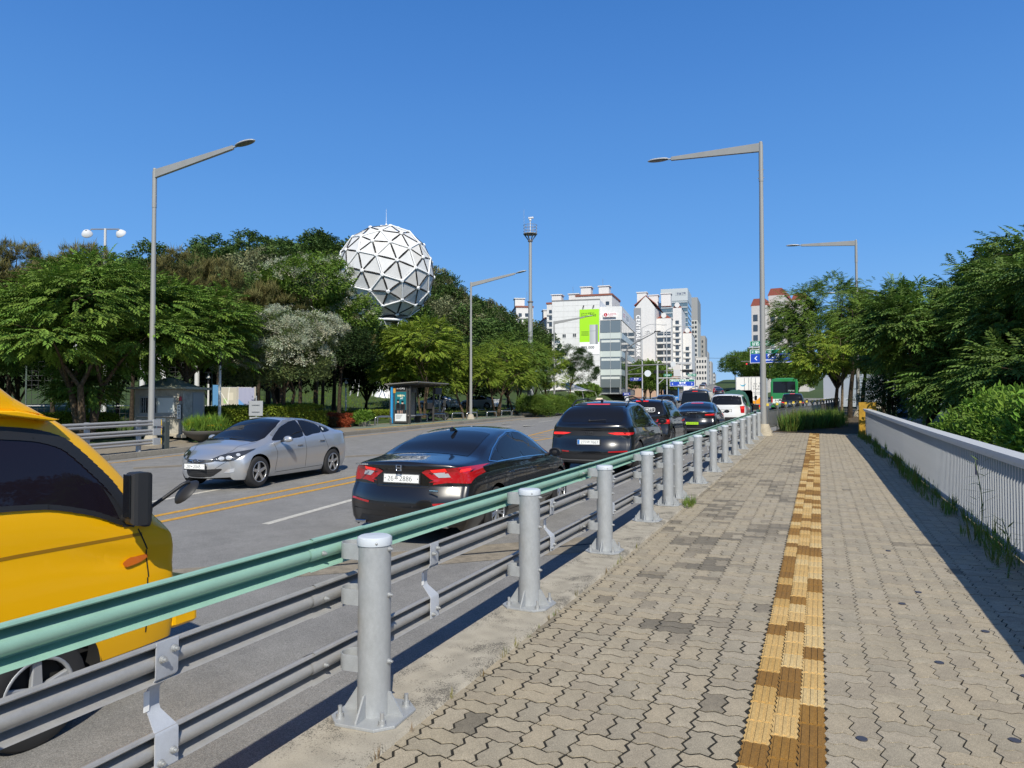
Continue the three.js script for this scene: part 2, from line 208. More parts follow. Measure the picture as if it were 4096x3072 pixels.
for (let row = -12; row < 124; row++) {
  const z = -1.55 - row * 2 * U;
  for (const [x0, n, dir] of [[stripX, 7, -1], [stripX + 3 * U + .004, 8, 1]]) for (let c = 0; c < n; c++) {
    const x = dir < 0 ? x0 - (c + 1) * 2 * U : x0 + c * 2 * U; if (x < -1.93 || x > 1.68) continue;
    const flat = (c + row + 12) % 2 === 0, wide = x < -.35 ? (z > -5 ? 1 : rnd() < .35 ? 1 : 0) : 0;
    for (let k = 0; k < 2; k++) {
      const px = flat ? x : x + k * U, pz = flat ? z - k * U : z; if (px < -1.93) continue;
      const s = stained(px, pz), m = s ? stainTones[Math.floor(rnd() * 3)] : paverTones[Math.floor(rnd() * 6)];
      layPaver((flat ? gH : gV)[wide], m, px, pz, rr(-.0022, .0012));
    }
  }
}
// tactile guide blocks: toothed sides, three raised bars
function tactileGeo() {
  const p = [], n = 4, a = .009, h = 2 * U, w = U;
  p.push([0, 0], [w, 0]); for (let j = 0; j < n; j++) { p.push([w + a, (j + .5) * h / n]); if (j < n - 1) p.push([w, (j + 1) * h / n]); }
  p.push([w, h], [0, h]); for (let j = n; j > 0; j--) { p.push([a, (j - .5) * h / n]); if (j > 1) p.push([0, (j - 1) * h / n]); }
  const bars = [.2, .5, .8].map((f) => { const g = prism([[-.011, 0], [.011, 0], [.008, .005], [-.008, .005]], h * .92, 0).translate(f * w + .004, 0, -h * .96); return planarUV(g); });
  return M([paverGeo(p, .002), ...bars]);
}
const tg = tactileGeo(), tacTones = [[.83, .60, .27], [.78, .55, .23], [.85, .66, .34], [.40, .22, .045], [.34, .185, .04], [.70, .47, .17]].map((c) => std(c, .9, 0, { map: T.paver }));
const tacQ = [];
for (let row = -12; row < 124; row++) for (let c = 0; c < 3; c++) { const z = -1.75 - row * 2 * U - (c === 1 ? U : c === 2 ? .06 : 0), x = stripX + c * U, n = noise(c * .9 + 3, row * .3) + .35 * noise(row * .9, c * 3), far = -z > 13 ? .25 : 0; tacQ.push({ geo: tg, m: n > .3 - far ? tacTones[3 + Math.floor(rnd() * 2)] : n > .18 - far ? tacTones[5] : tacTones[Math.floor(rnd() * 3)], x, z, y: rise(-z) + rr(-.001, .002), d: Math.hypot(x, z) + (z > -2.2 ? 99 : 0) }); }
function settle(queue, name, most) {
  queue.sort((a, b) => a.d - b.d); const rest = new Map();
  queue.forEach((q, i) => { const jx = rr(-.0012, .0012); q.jr = rr(-.009, .009); q.x += jx; const tilt = Math.atan2(rise(-q.z + .1) - rise(-q.z), .1); if (i < most) { const m = new THREE.Mesh(q.geo, q.m); m.name = name; m.position.set(q.x, q.y, q.z); m.rotation.set(tilt, q.jr, 0); add(m, footway); } else { if (!rest.has(q.m)) rest.set(q.m, []); rest.get(q.m).push(q.geo.clone().rotateY(q.jr).rotateX(tilt).translate(q.x, q.y, q.z)); } });
  for (const [m, gs] of rest) { const o = mesh(name + '_field', gs, m, footway); o.userData.kind = 'stuff'; }
}
settle(pieceQueue, 'paver', 300); settle(tacQ, 'tactile_paver', 300);
// small round survey studs set in the footway
for (const [x, z] of [[.16, -3.55], [.78, -3.8], [1.02, -4.7], [.62, -4.75], [.55, -6.0], [.7, -6.4], [.62, -8.0], [.98, -5.5]]) mesh('survey_stud', cyl(.024, .024, .006, x, rise(-z) + .002, z, 14), std([.075, .075, .09], .5, .3), footway);
// far end of the footway: worn earth path
struct('path', sheet(8, 30, (u, v) => { const t = 29.6 + v * 42, x = lerp(-1.7, 1.9, u) + v * 2.2; return [x, Math.max(rise(t) + .004, groundY(x, -t) + .01), -t]; }), mat.soil);
// ---------- opposite side: plaza and kerb ----------
const plazaEdge = (t) => lin([[-40, -18.35], [21, -18.35], [21.2, -23], [25.5, -23], [26.5, -18.6], [34, -18.45], [60, -18.95], [88, -20.8]], t);
const offPt = (l, t, up) => { const x = (l - .0889 * t) / .996; return [x, RY(x, -t) - RD(-t) + up, -t]; };
const leftWalk = (name, t0, t1, w0, w1, m, up = .12, n = 16) => struct(name, sheet(4, n, (u, v) => { const t = lerp(t0, t1, v), e = plazaEdge(t) - .18; return offPt(lerp(e - w1, e - w0, u), t, up); }), m);
leftWalk('plaza_pavement', 26.5, 88, 0, 4.2, mat.greypave, .14); leftWalk('plaza_paving_red', 24, 88, 4.2, 26, mat.redpave, .145, 30);
leftWalk('bus_stop_apron', 33, 62, .5, 3.4, mat.greenpave, .145); leftWalk('tactile_band', 31, 44, .55, .9, std([.72, .5, .16], .9, 0, { map: T.paver }), .15); leftWalk('tactile_band', 44, 58, 2.6, 2.9, std([.72, .5, .16], .9, 0, { map: T.paver }), .15);
leftWalk('booth_pavement', -10, 26.5, 0, 7, mat.greypave, .14);
{ const k = new THREE.Group(); k.name = 'kerbstones'; k.userData.kind = 'structure'; scene.add(k);
  const stones = [mat.granite, std([.42, .40, .37], .85, 0, { map: T.concrete }), std([.5, .48, .44], .85, 0, { map: T.concrete })];
  for (let t = 2; t < 88; t += 1.0) { if (t > 20 && t < 26.4) continue; const e = plazaEdge(t), a = offPt(e - .09, t, 0), b = offPt(plazaEdge(t + 1) - .09, t + 1, 0); mesh('kerbstone', beamBox([a[0], a[1] + .06, a[2]], [b[0], b[1] + .06, b[2] + .012], .18, .2), stones[Math.floor(rnd() * 3)], k); } }
// ---------- crash barrier along our kerb ----------
const galv = std([.50, .52, .53], .5, .25, { map: scaled(T.metal, 2) }), galvOld = std([.50, .49, .47], .5, .3, { map: scaled(T.metal, 3) }), mint = std([.33, .56, .44], .42, .05, { map: scaled(T.fine, 2) }), capWhite = std([.52, .56, .60], .6), boltMat = std([.45, .46, .46], .45, .5), reflector = std([.85, .85, .83], .3), plateGrey = std([.55, .58, .63], .5, .1, { map: scaled(T.fine, 2) });
const barrier = thing('crash_barrier', 'long steel crash barrier with mint green top rail along the kerb', 'barrier');
const postX = -1.95, beamX = -2.155, railH = [.77, .555, .245];
const postZ = [-.9, -2.87, -4.85, -6.85, -8.75, -10.1, -10.85, -12.8, -14.8, -16.8, -18.8, -20.8, -22.8, -24.8, -26.8];
const hexBolt = (x, y, z, axis, s = 1) => { const g = M([cyl(.013 * s, .013 * s, .004 * s, 0, .002, 0, 10), cyl(.011 * s, .011 * s, .009 * s, 0, .008 * s, 0, 6), cyl(.006 * s, .006 * s, .012 * s, 0, .016 * s, 0, 8)]); if (axis === 'x') g.rotateZ(-Math.PI / 2); if (axis === 'z') g.rotateX(Math.PI / 2); return g.translate(x, y, z); };
const protoPost = (() => {
  const p = new THREE.Group(), R = .078, h = .815; p.name = 'post';
  mesh('shaft', lathe([[R, .012], [R, h]], 28), galv, p);
  mesh('cap', lathe([[0, h + .03], [R * .9, h + .029], [R + .004, h + .022], [R + .005, h - .012], [R, h - .012]].reverse(), 28), capWhite, p); mesh('rivet', ball(.006, .084 * .6, h + .004, .084 * .8, 8, 6), boltMat, p);
  const pl = prism([[-.17, -.1], [-.1, -.17], [.1, -.17], [.17, -.1], [.17, .1], [.1, .17], [-.1, .17], [-.17, .1]], .014, .002).rotateX(-Math.PI / 2); mesh('base_plate', pl, galv, p);
  for (let k = 0; k < 4; k++) { const g = prism([[R - .004, .012], [.158, .012], [.158, .02], [R + .012, .12], [R - .004, .12]], .009).translate(0, 0, -.0045).rotateY(k * Math.PI / 2); mesh('gusset', g, galv, p); }
  for (const [a, b] of [[1, 1], [1, -1], [-1, 1], [-1, -1]]) mesh('anchor_bolt', [cyl(.021, .021, .004, a * .112, .016, b * .112, 12), cyl(.018, .018, .018, a * .112, .027, b * .112, 6), cyl(.010, .010, .05, a * .112, .045, b * .112, 8)], boltMat, p);
  for (const y of railH) { // clamp strap reaching to the rail, and its bolt head on the far side of the shaft
    const w = .055, s = new THREE.Shape(); s.absarc(-.115, 0, w, Math.PI / 2, Math.PI * 1.5); s.lineTo(-.045, -w); s.absarc(-.0, 0, .001, 0, .01); s.lineTo(-.045, w);
    const out = [], inn = []; for (let k = 0; k <= 12; k++) { const a = Math.PI / 2 + k / 12 * Math.PI; out.push([-.12 + Math.cos(a) * w, Math.sin(a) * w]); inn.push([-.12 + Math.cos(a) * (w - .006), Math.sin(a) * (w - .006)]); }
    const ring = [[-.05, w], ...out, [-.05, -w], [-.05, -w + .006], ...inn.reverse(), [-.05, w - .006]];
    mesh('strap', prism(ring, .075, .001).rotateX(-Math.PI / 2).translate(0, y - .0375, 0), galv, p); mesh('bolt', hexBolt(.0785, y + .015, 0, 'x'), boltMat, p);
  }
  return p;
})();
postZ.forEach((z, i) => { const c = i ? protoPost.clone() : protoPost; c.position.set(postX - .002 * i, rise(-z) + .018, z); c.rotation.y = rr(-.06, .06); barrier.add(c); });
// rail section seen from behind: lip, recess, rounded middle, recess, lip
function railSection(k = 1) { const P = [[.010, .058], [.016, .064], [.013, .072], [.002, .0755], [-.008, .07], [-.052, .05], [-.055, .04], [-.022, .03]]; for (let i = 0; i <= 8; i++) { const a = Math.PI * (.5 - i / 8); P.push([-.022 + Math.cos(a) * .030, Math.sin(a) * .030]); } P.push([-.055, -.04], [-.052, -.048], [-.004, -.064], [.004, -.07], [0, -.072]); return P.map(([x, y]) => [x * k, y * k]); }
function railRun(y, z0, z1, k, dx = 0) { const S = railSection(k), n = Math.max(1, Math.round((z0 - z1) / 1)); const P = [], id = [], uv = [], w = S.length; for (let j = 0; j <= n; j++) { const z = lerp(z0, z1, j / n); S.forEach(([a, b], i) => { P.push(beamX + dx + a - .0012 * -z, rise(-z) + .018 + y + b, z); uv.push(z, i * .02); }); } for (let j = 0; j < n; j++) for (let i = 0; i < w - 1; i++) { const a = j * w + i; id.push(a, a + w, a + 1, a + 1, a + w, a + w + 1); } const g = new THREE.BufferGeometry(); g.setAttribute('position', new THREE.Float32BufferAttribute(P, 3)); g.setAttribute('uv', new THREE.Float32BufferAttribute(uv, 2)); g.setIndex(id); g.computeVertexNormals(); return toCreasedNormals(g, .7); }
railH.forEach((y, r) => {
  for (let z = 1.1; z > -27.4; z -= 4) { const m = r ? galvOld : mint, o = mesh('rail', railRun(y, z, Math.max(z - 4.02, -27.6), 1), m, barrier); const j = z - 3.97 + (r ? .0 : .02); if (j > -27) { mesh('splice_sleeve', railRun(y, j + .2, j - .2, 1.06, .004), m, o); for (const d of [-.12, .12]) mesh('bolt', hexBolt(beamX + .012, rise(-j) + .018 + y, j + d, 'x', .9), boltMat, o); } }
});
mesh('end_cover', prism([[-.05, -.09], [.06, -.09], [.06, .09], [-.05, .09]], .5, .02).translate(beamX + .1, rise(27.8) + .85, -28.1), std([.45, .68, .38], .5), barrier);
// tie plates between the middle and the bottom rail, with a reflective strip on the folded neck
function tiePlate(z, flip) {
  const g = new THREE.Group(); g.name = 'tie_plate'; g.position.set(beamX + .012, rise(-z) + .018, z); barrier.add(g);
  const pr = [[.002, .63, .05], [.0, .51, .05], [-.004, .50, .048], [-.06, .455, .028], [-.066, .44, .028], [-.066, .385, .028], [-.06, .37, .028], [.0, .315, .05], [.004, .305, .052], [.004, .185, .052]];
  const P = [], id = []; for (const [x, y, w] of pr) for (const s of [-1, 1]) for (const t of [0, -.005]) P.push(x + t, y, w * s * (1 + (s > 0 ? -.12 : 0)));
  for (let i = 0; i < pr.length - 1; i++) { const a = i * 4, b = a + 4; for (const [p, q] of [[0, 2], [3, 1], [1, 0], [2, 3]]) id.push(a + p, b + p, b + q, a + p, b + q, a + q); }
  id.push(0, 2, 3, 0, 3, 1); const e = (pr.length - 1) * 4; id.push(e, e + 1, e + 3, e, e + 3, e + 2);
  const b = new THREE.BufferGeometry(); b.setAttribute('position', new THREE.Float32BufferAttribute(P, 3)); b.setIndex(id); b.computeVertexNormals(); mesh('plate', planarUV(toCreasedNormals(b, .5)), plateGrey, g);
  mesh('reflective_strip', box(.003, .07, .022, -.061, .413, .03), reflector, g);
  for (const [y, d] of [[.595, -.026], [.57, .024], [.235, -.026], [.21, .026]]) mesh('bolt', hexBolt(.006, y, d, 'x', 1.05), boltMat, g);
}
for (const z of [-1.86, -3.78, -5.85, -7.85, -9.45, -11.8, -13.8, -15.8, -19.8, -23.8]) tiePlate(z);
// ---------- parapet railing on the right ----------
const parapetShadeGrey = std([.42, .435, .45], .55, .05, { map: scaled(T.fine, 2) }), parapetLitTop = std([.70, .71, .70], .6, .05, { map: scaled(T.metal, 1.5) });  // one grey paint: top toned up as sunlit, lower parts toned down as shaded
const parapet = thing('parapet_railing', 'grey painted bridge railing with close upright bars beside the footway', 'railing');
const pX = (z) => lin([[-28, 1.5], [-17, 1.66], [-7, 1.71], [2, 1.72]], z), pH = .95;
const seg = (z0, z1, y, w, h, dx = 0) => beamBox([pX(z0) + dx, rise(-z0) + y, z0], [pX(z1) + dx, rise(-z1) + y, z1], w, h);
for (let z = 2; z > -27.4; z -= 4.9) { const z1 = Math.max(z - 4.9, -27.6), n = 5; const g = []; for (let i = 0; i < n; i++) { const a = lerp(z, z1, i / n), b = lerp(z, z1, (i + 1) / n) - (i < n - 1 ? .0006 : -.006); g.push(seg(a, b, pH + .01, .19, .05)); g.push(seg(a, b, pH - .035, .13, .04)); } const tr = mesh('top_rail', g, parapetLitTop, parapet); mesh('bottom_rail', Array.from({ length: n }, (_, i) => seg(lerp(z, z1, i / n), lerp(z, z1, (i + 1) / n) - .0006, .085, .08, .06)), parapetShadeGrey, parapet); mesh('footing', [box(.12, .16, .12, pX(z - .5), rise(-z + .5) + .02, z - .5)], parapetShadeGrey, parapet); mesh('footing', [box(.12, .16, .12, pX(z - 2.9), rise(-z + 2.9) + .02, z - 2.9)], parapetShadeGrey, parapet); }
{ const bg = new THREE.BoxGeometry(.05, .83, .028), far = []; let k = 0; for (let z = -3.0; z > -27.5; z -= .108, k++) { if (k < 150) { const b = new THREE.Mesh(bg, parapetShadeGrey); b.name = 'baluster'; b.position.set(pX(z), rise(-z) + .515, z); add(b, parapet); } else far.push(bg.clone().translate(pX(z), rise(-z) + .515, z)); } const f = mesh('far_balusters', far, parapetShadeGrey, parapet); f.userData.kind = 'stuff';
  const near = []; for (let z = -2.9; z < 2; z += .108) near.push(bg.clone().translate(pX(z), rise(-z) + .515, z)); mesh('near_balusters', near, parapetShadeGrey, parapet).userData.kind = 'stuff'; }
{ const st = mesh('sticker', panel(.14, .2, 0, 0, 0, -Math.PI / 2), printMat(128, 180, (x, w, h) => { x.fillStyle = '#1c3568'; x.fillRect(0, 0, w, h); x.fillStyle = '#8fa6c8'; x.font = 'bold 60px sans-serif'; x.fillText('PY', 10, 70); x.strokeStyle = '#8fa6c8'; x.lineWidth = 7; x.beginPath(); x.moveTo(30, 80); x.lineTo(30, 160); x.moveTo(90, 80); x.lineTo(80, 150); x.stroke(); }), parapet); st.position.set(pX(-9.7) - .031, rise(9.7) + .72, -9.7); }
const pillar = thing('parapet_pillar', 'yellow painted concrete pillar at the far end of the grey railing', 'pillar', [1.58, rise(27.9) - .1, -28.0], 0);
mesh('shaft', planarUV(rbox(.56, 1.3, .3, 0, .65, 0, .015)), std([.70, .42, .035], .75, 0, { map: scaled(T.concrete, .7) }), pillar);
// ---------- street lamps ----------
const lampGrey = std([.36, .36, .345], .6, .1, { map: scaled(T.fine, .5) }), lampHead = std([.45, .46, .46], .45, .2), lens = std([.10, .10, .11], .25);
function streetLamp(label, pos, turn, h, arm, up, drop = .0) { // arm reaches along local -x
  const g = thing('street_lamp', label, 'street lamp', pos, turn, 'street lamps along the road');
  mesh('foot', lathe([[.33, -.1], [.33, .03], [.19, .42], [0, .42]].reverse(), 8), mat.concrete, g);
  mesh('pole', lathe([[.115, .4], [.112, 1], [.065, h]], 16), lampGrey, g); mesh('collar', cyl(.082, .078, 1.35, 0, h - .75, 0, 16), lampGrey, g);
  mesh('cap', ball(.07, 0, h, 0, 10, 6), lampGrey, g);
  for (const y of [h - 1.0, h - 1.3]) mesh('bolt', [cyl(.012, .012, .24, 0, y, 0, 6, 0, 0, Math.PI / 2)], boltMat, g);
  const a = prism([[0, -.3], [0, .02], [-arm, up + .04], [-arm, up - .1]], .11, .01).translate(-.05, 0, -.055); mesh('arm', a.translate(0, h - .02, 0), lampGrey, g);
  const hd = new THREE.Group(); hd.name = 'lamp_head'; hd.position.set(-arm - .05, h + up - .05, 0); hd.rotation.z = -Math.atan2(up, arm) - .02; g.add(hd);
  mesh('neck', bar([0, 0, 0], [-.14, 0, 0], .035), lampHead, hd);
  mesh('housing', xf(lathe([[0, .075], [.17, .07], [.34, .045], [.42, .005], [.40, -.02], [0, -.03]].reverse(), 20).scale(1.05, 1, .42), -.52, .02, 0), lampHead, hd); mesh('lens', xf(lathe([[0, -.045], [.3, -.04], [.36, -.03], [.36, -.02]].reverse(), 20).scale(1.05, 1, .4), -.52, .018, 0), lens, hd);
  return g;
}
streetLamp('tall grey street lamp beside the last posts of the crash barrier', [-1.85, rise(27.4), -27.4], -.1, 10.75, 3.3, .03);
streetLamp('tall grey street lamp behind the white booth, arm pointing right', [-22.6, -.1, -18.8], Math.PI + .05, 10.3, 3.6, .42);
streetLamp('grey street lamp on the plaza kerb beside the bus shelter', [-24.6, RY(-24, -47) - .16, -49], Math.PI + .1, 10.6, 3.5, .55);
streetLamp('grey street lamp rising out of the trees on the right', [2.3, rise(50), -50], -.1, 11.2, 3.2, .1);
streetLamp('distant grey street lamp in front of the white advert wall', [-27.2, RY(-27, -75) - .16, -75], Math.PI + .1, 10.2, 3.4, .4);
streetLamp('grey street lamp whose arm alone shows left of the right-hand trees', [5.2, rise(76), -76], -.1, 11.2, 3.4, .1);
// ---------- vehicles: a lofted body with panels, glass and lamps laid on its surface ----------
const glassDark = phys([.010, .011, .014], .03, 0, { ior: 1.38 }), rubber = std([.022, .022, .023], .85), plasticBlack = std([.018, .018, .019], .55), chrome = std([.62, .63, .65], .12, 1), alloy = std([.55, .56, .57], .3, .85), alloyDark = std([.16, .165, .17], .35, .8), under = std([.012, .012, .012], .9);
const redLens = phys([.42, .008, .012], .15, 0, { clearcoat: 1 }), redDark = phys([.13, .004, .008], .15, 0, { clearcoat: 1 }), redLit = phys([.6, .02, .02], .2, 0, { emissive: new THREE.Color(1, .03, .02), emissiveIntensity: .9 }), clearLens = phys([.55, .57, .6], .08, .3, { clearcoat: 1 }), amberLens = phys([.62, .14, .01], .2, 0, { clearcoat: 1 }), lampDark = phys([.06, .065, .075], .1, .4, { clearcoat: 1 });
const paint = (c, metal = .35, r = .32) => phys(c, r, metal, { clearcoat: 1, clearcoatRoughness: .03 });
function loftCar(o) { // s runs from the tail (0) to the nose (L); x right, front towards -z
  const { L, r, gc = .2, k = .42 } = o, ra = r + (o.arch ?? .055), hwF = curve(o.plan), beltF = curve(o.belt), topF = curve(o.top), prof = curve(o.prof ?? [[0, .9], [.12, .965], [.45, 1], [.72, .988], [1, .945]]), e0 = .09;
  const wheels = [o.ro, o.ro + o.wb], S = new Set(); const n = o.n ?? 60; for (let i = 0; i <= n; i++) S.add(+(L * i / n).toFixed(4));
  for (const w of wheels) for (let a = 0; a <= 24; a++) S.add(+(w + ra * Math.cos(a / 24 * Math.PI)).toFixed(4)); for (const d of [.008, .025, .05, .09]) { S.add(d); S.add(+(L - d).toFixed(4)); }
  const st = [...S].filter((s) => s >= 0 && s <= L).sort((a, b) => a - b).filter((s, i, a) => !i || s - a[i - 1] > .002);
  const offR = (x, y, hw) => o.rear(y) + (o.rc ?? .16) * Math.pow(Math.abs(x) / hw, 2.6), offF = (x, y, hw) => o.front(y) + (o.fc ?? .3) * Math.pow(Math.abs(x) / hw, 2.4);
  const eR = o.eR ?? .7, eF = o.eF ?? .75;
  const place = (x, y, s, hw) => { let z = s; if (s < eR) z += Math.pow(1 - s / eR, 1.5) * offR(x, y, hw); if (s > L - eF) z -= Math.pow(1 - (L - s) / eF, 1.5) * offF(x, y, hw); return [x, y, L / 2 - z]; };
  const section = (s) => {
    const ed = Math.min(s, L - s), in_ = ed < e0 ? e0 - Math.sqrt(Math.max(0, e0 * e0 - (e0 - ed) ** 2)) : 0;
    const hw = hwF(s) - in_ * .9; let yb = gc + in_ * .6; for (const w of wheels) { const d = Math.abs(s - w); if (d < ra) yb = Math.max(yb, r + Math.sqrt(ra * ra - d * d)); }
    const yB = beltF(s) - in_ * .3, yT = Math.max(topF(s) - in_ * .45, yB + .006), P = [], n1 = 14, yk = Math.min(r + ra + .02, yB - .06);
    for (let i = 0; i <= n1; i++) { const y = i <= 5 ? lerp(Math.min(yb, yk - .002), yk, i / 5) : lerp(yk, yB, (i - 5) / (n1 - 5)); P.push([hw * prof(clamp((y - gc) / (beltF(s) - gc))), y]); }
    const xb = P[n1][0], H = yT - yB, crown = Math.min(H * .4, .035 + .02 * hw), xc = xb - k * H - Math.min(.05, H), yc = yT - crown, f = clamp(H / .25), rad = lerp(.2, .16, f), A = [xb, yB], C = [xc, yc];
    const C1 = [lerp(C[0], A[0], rad), lerp(C[1], A[1], rad)], C2 = [C[0] * (1 - rad), lerp(C[1], yT, 1 - (1 - rad) ** 2)];
    for (let i = 1; i <= 6; i++) { const t = i / 6; P.push([lerp(A[0], C1[0], t) + Math.sin(t * Math.PI) * .012 * f, lerp(A[1], C1[1], t)]); }
    for (let i = 1; i <= 5; i++) { const t = i / 5, q = 1 - t; P.push([q * q * C1[0] + 2 * q * t * C[0] + t * t * C2[0], q * q * C1[1] + 2 * q * t * C[1] + t * t * C2[1]]); }
    for (let i = 1; i <= 6; i++) { const x = C2[0] * (1 - i / 6); P.push([x, yT - (yT - C2[1]) * (x / C2[0]) ** 2]); }
    return { P, hw };
  };
  const pos = [], id = [], secs = st.map(section), m = secs[0].P.length, row = 2 * m - 1;
  secs.forEach(({ P, hw }, i) => { const full = [...P.map(([x, y]) => [x, y]), ...P.slice(0, -1).reverse().map(([x, y]) => [-x, y])]; for (const [x, y] of full) pos.push(...place(x, y, st[i], hw)); });
  for (let i = 0; i < st.length - 1; i++) for (let j = 0; j < row - 1; j++) { const a = i * row + j, b = a + row; id.push(a, b, a + 1, a + 1, b, b + 1); }
  for (const end of [0, st.length - 1]) { const { P, hw } = secs[end], base = pos.length / 3, nc = 14; P.forEach(([x, y]) => { for (let c = 0; c <= nc; c++) pos.push(...place(lerp(-x, x, c / nc), y, st[end], hw)); }); for (let j = 0; j < m - 1; j++) for (let c = 0; c < nc; c++) { const a = base + j * (nc + 1) + c, b = a + nc + 1; end ? id.push(a, b, a + 1, a + 1, b, b + 1) : id.push(a, a + 1, b, a + 1, b + 1, b); } }
  let g = new THREE.BufferGeometry(); g.setAttribute('position', new THREE.Float32BufferAttribute(pos, 3)); g.setIndex(id); g = mergeVertices(g, 1e-4); g.computeVertexNormals();
  return g;
}
function surface(geo) { // lays outlines on a body: dir L/R coords (s-like z, y), B/F (x, y), T (x, z)
  const bvh = new MeshBVH(geo), nrm = geo.attributes.normal, ray = new THREE.Ray(), q = Math.SQRT1_2, D = { R: [-1, 0, 0], L: [1, 0, 0], B: [0, 0, -1], F: [0, 0, 1], T: [0, -1, 0], FR: [-q, 0, q], FL: [q, 0, q], BR: [-q, 0, -q], BL: [q, 0, -q] }, UA = { FR: [q, q], FL: [q, -q], BR: [q, -q], BL: [q, q] };
  const hit = (dir, a, b) => { const d = V(...D[dir]), o = dir === 'R' || dir === 'L' ? V(0, b, a) : dir === 'T' ? V(a, 0, b) : UA[dir] ? V(UA[dir][0] * a, b, UA[dir][1] * a) : V(a, b, 0); ray.origin.copy(o).addScaledVector(d, -8); ray.direction.copy(d); const h = bvh.raycastFirst(ray, THREE.DoubleSide); if (!h) return null; const n = h.face.normal.clone(); if (n.dot(d) > 0) n.negate(); return { p: h.point, n }; };
  const patch = (dir, pts, off = .004, maxE = .07) => {
    const v2 = pts.map((p) => new THREE.Vector2(...p)); let tris = THREE.ShapeUtils.triangulateShape(v2, []).map((t) => t.map((i) => pts[i]));
    for (let it = 0; it < 9; it++) { const out = []; let cut = false; for (const t of tris) { const l = [0, 1, 2].map((i) => Math.hypot(t[i][0] - t[(i + 1) % 3][0], t[i][1] - t[(i + 1) % 3][1])), k = l.indexOf(Math.max(...l)); if (l[k] > maxE) { cut = true; const a = t[k], b = t[(k + 1) % 3], c = t[(k + 2) % 3], q = [(a[0] + b[0]) / 2, (a[1] + b[1]) / 2]; out.push([a, q, c], [q, b, c]); } else out.push(t); } tris = out; if (!cut) break; }
    const P = [], cache = new Map(); let last = null;
    for (const t of tris) { const q = t.map((p) => { const key = p[0].toFixed(4) + p[1].toFixed(4); if (!cache.has(key)) { const h = hit(dir, ...p); cache.set(key, h && h.p.clone().addScaledVector(h.n, off)); } return cache.get(key); }); if (q.every(Boolean)) for (const p of q) P.push(p.x, p.y, p.z); }
    let g = new THREE.BufferGeometry(); g.setAttribute('position', new THREE.Float32BufferAttribute(P, 3)); g = mergeVertices(g, 1e-4); g.computeVertexNormals(); return g.toNonIndexed();
  };
  return { hit, patch };
}
const ribbon = (a, b, w) => { const dx = b[0] - a[0], dy = b[1] - a[1], l = Math.hypot(dx, dy), nx = -dy / l * w / 2, ny = dx / l * w / 2; return [[a[0] + nx, a[1] + ny], [b[0] + nx, b[1] + ny], [b[0] - nx, b[1] - ny], [a[0] - nx, a[1] - ny]]; };
const mir = (pts) => pts.map(([x, y]) => [-x, y]).reverse();
function smooth(pts, n = 4) { const c = new THREE.CatmullRomCurve3(pts.map((p) => V(p[0], p[1], 0)), true, 'catmullrom', .35); return c.getPoints(pts.length * n).slice(0, -1).map((p) => [p.x, p.y]); }
const wheelCache = new Map();
function wheelParts(r, rim, style, w) {
  const key = [r, style, w].join(); if (wheelCache.has(key)) return wheelCache.get(key);
  const t = lathe([[rim * .97, -w / 2], [r * .93, -w / 2 + .004], [r * .99, -w / 2 + .03], [r, -w / 4], [r, w / 4], [r * .99, w / 2 - .03], [r * .93, w / 2 - .004], [rim * .97, w / 2], [rim * .93, w / 2 - .02], [rim * .93, -w / 2]], 32).rotateZ(-Math.PI / 2);
  const disc = cyl(rim * .9, rim * .9, .02, 0, 0, 0, 24, 0, 0, Math.PI / 2).translate(w / 2 - .07, 0, 0), lip = new THREE.TorusGeometry(rim * .95, .012, 8, 32).rotateY(Math.PI / 2).translate(w / 2 - .008, 0, 0), hub = cyl(rim * .2, rim * .15, .05, 0, 0, 0, 16, 0, 0, -Math.PI / 2).translate(w / 2 - .03, 0, 0);
  const sp = [], n = style === 'split' ? 7 : 5; for (let i = 0; i < n; i++) { const a = i / n * Math.PI * 2, mk = (d, w0, w1) => { const g = prism([[-w0, rim * .1], [w0, rim * .1], [w1, rim * .96], [-w1, rim * .96]], .03, .006).rotateY(Math.PI / 2).translate(w / 2 - .045, 0, 0).rotateX(a + d); return g; }; if (style === 'split') sp.push(mk(-.1, rim * .07, rim * .045), mk(.12, rim * .06, rim * .04)); else sp.push(mk(0, rim * .17, rim * .12)); }
  const v = { tyre: t, dark: disc, spokes: M([lip, hub, ...sp]) }; wheelCache.set(key, v); return v;
}
function addWheel(car, x, r, z, side, style, m, w = .22) {
  const g = new THREE.Group(); g.name = 'wheel'; g.position.set(x, r, z); if (side < 0) g.rotation.y = Math.PI; car.add(g); const p = wheelParts(r, r * .69, style, w); mesh('tyre', p.tyre, rubber, g); mesh('brake_disc', p.dark, under, g); mesh('rim', p.spokes, m, g); return g;
}
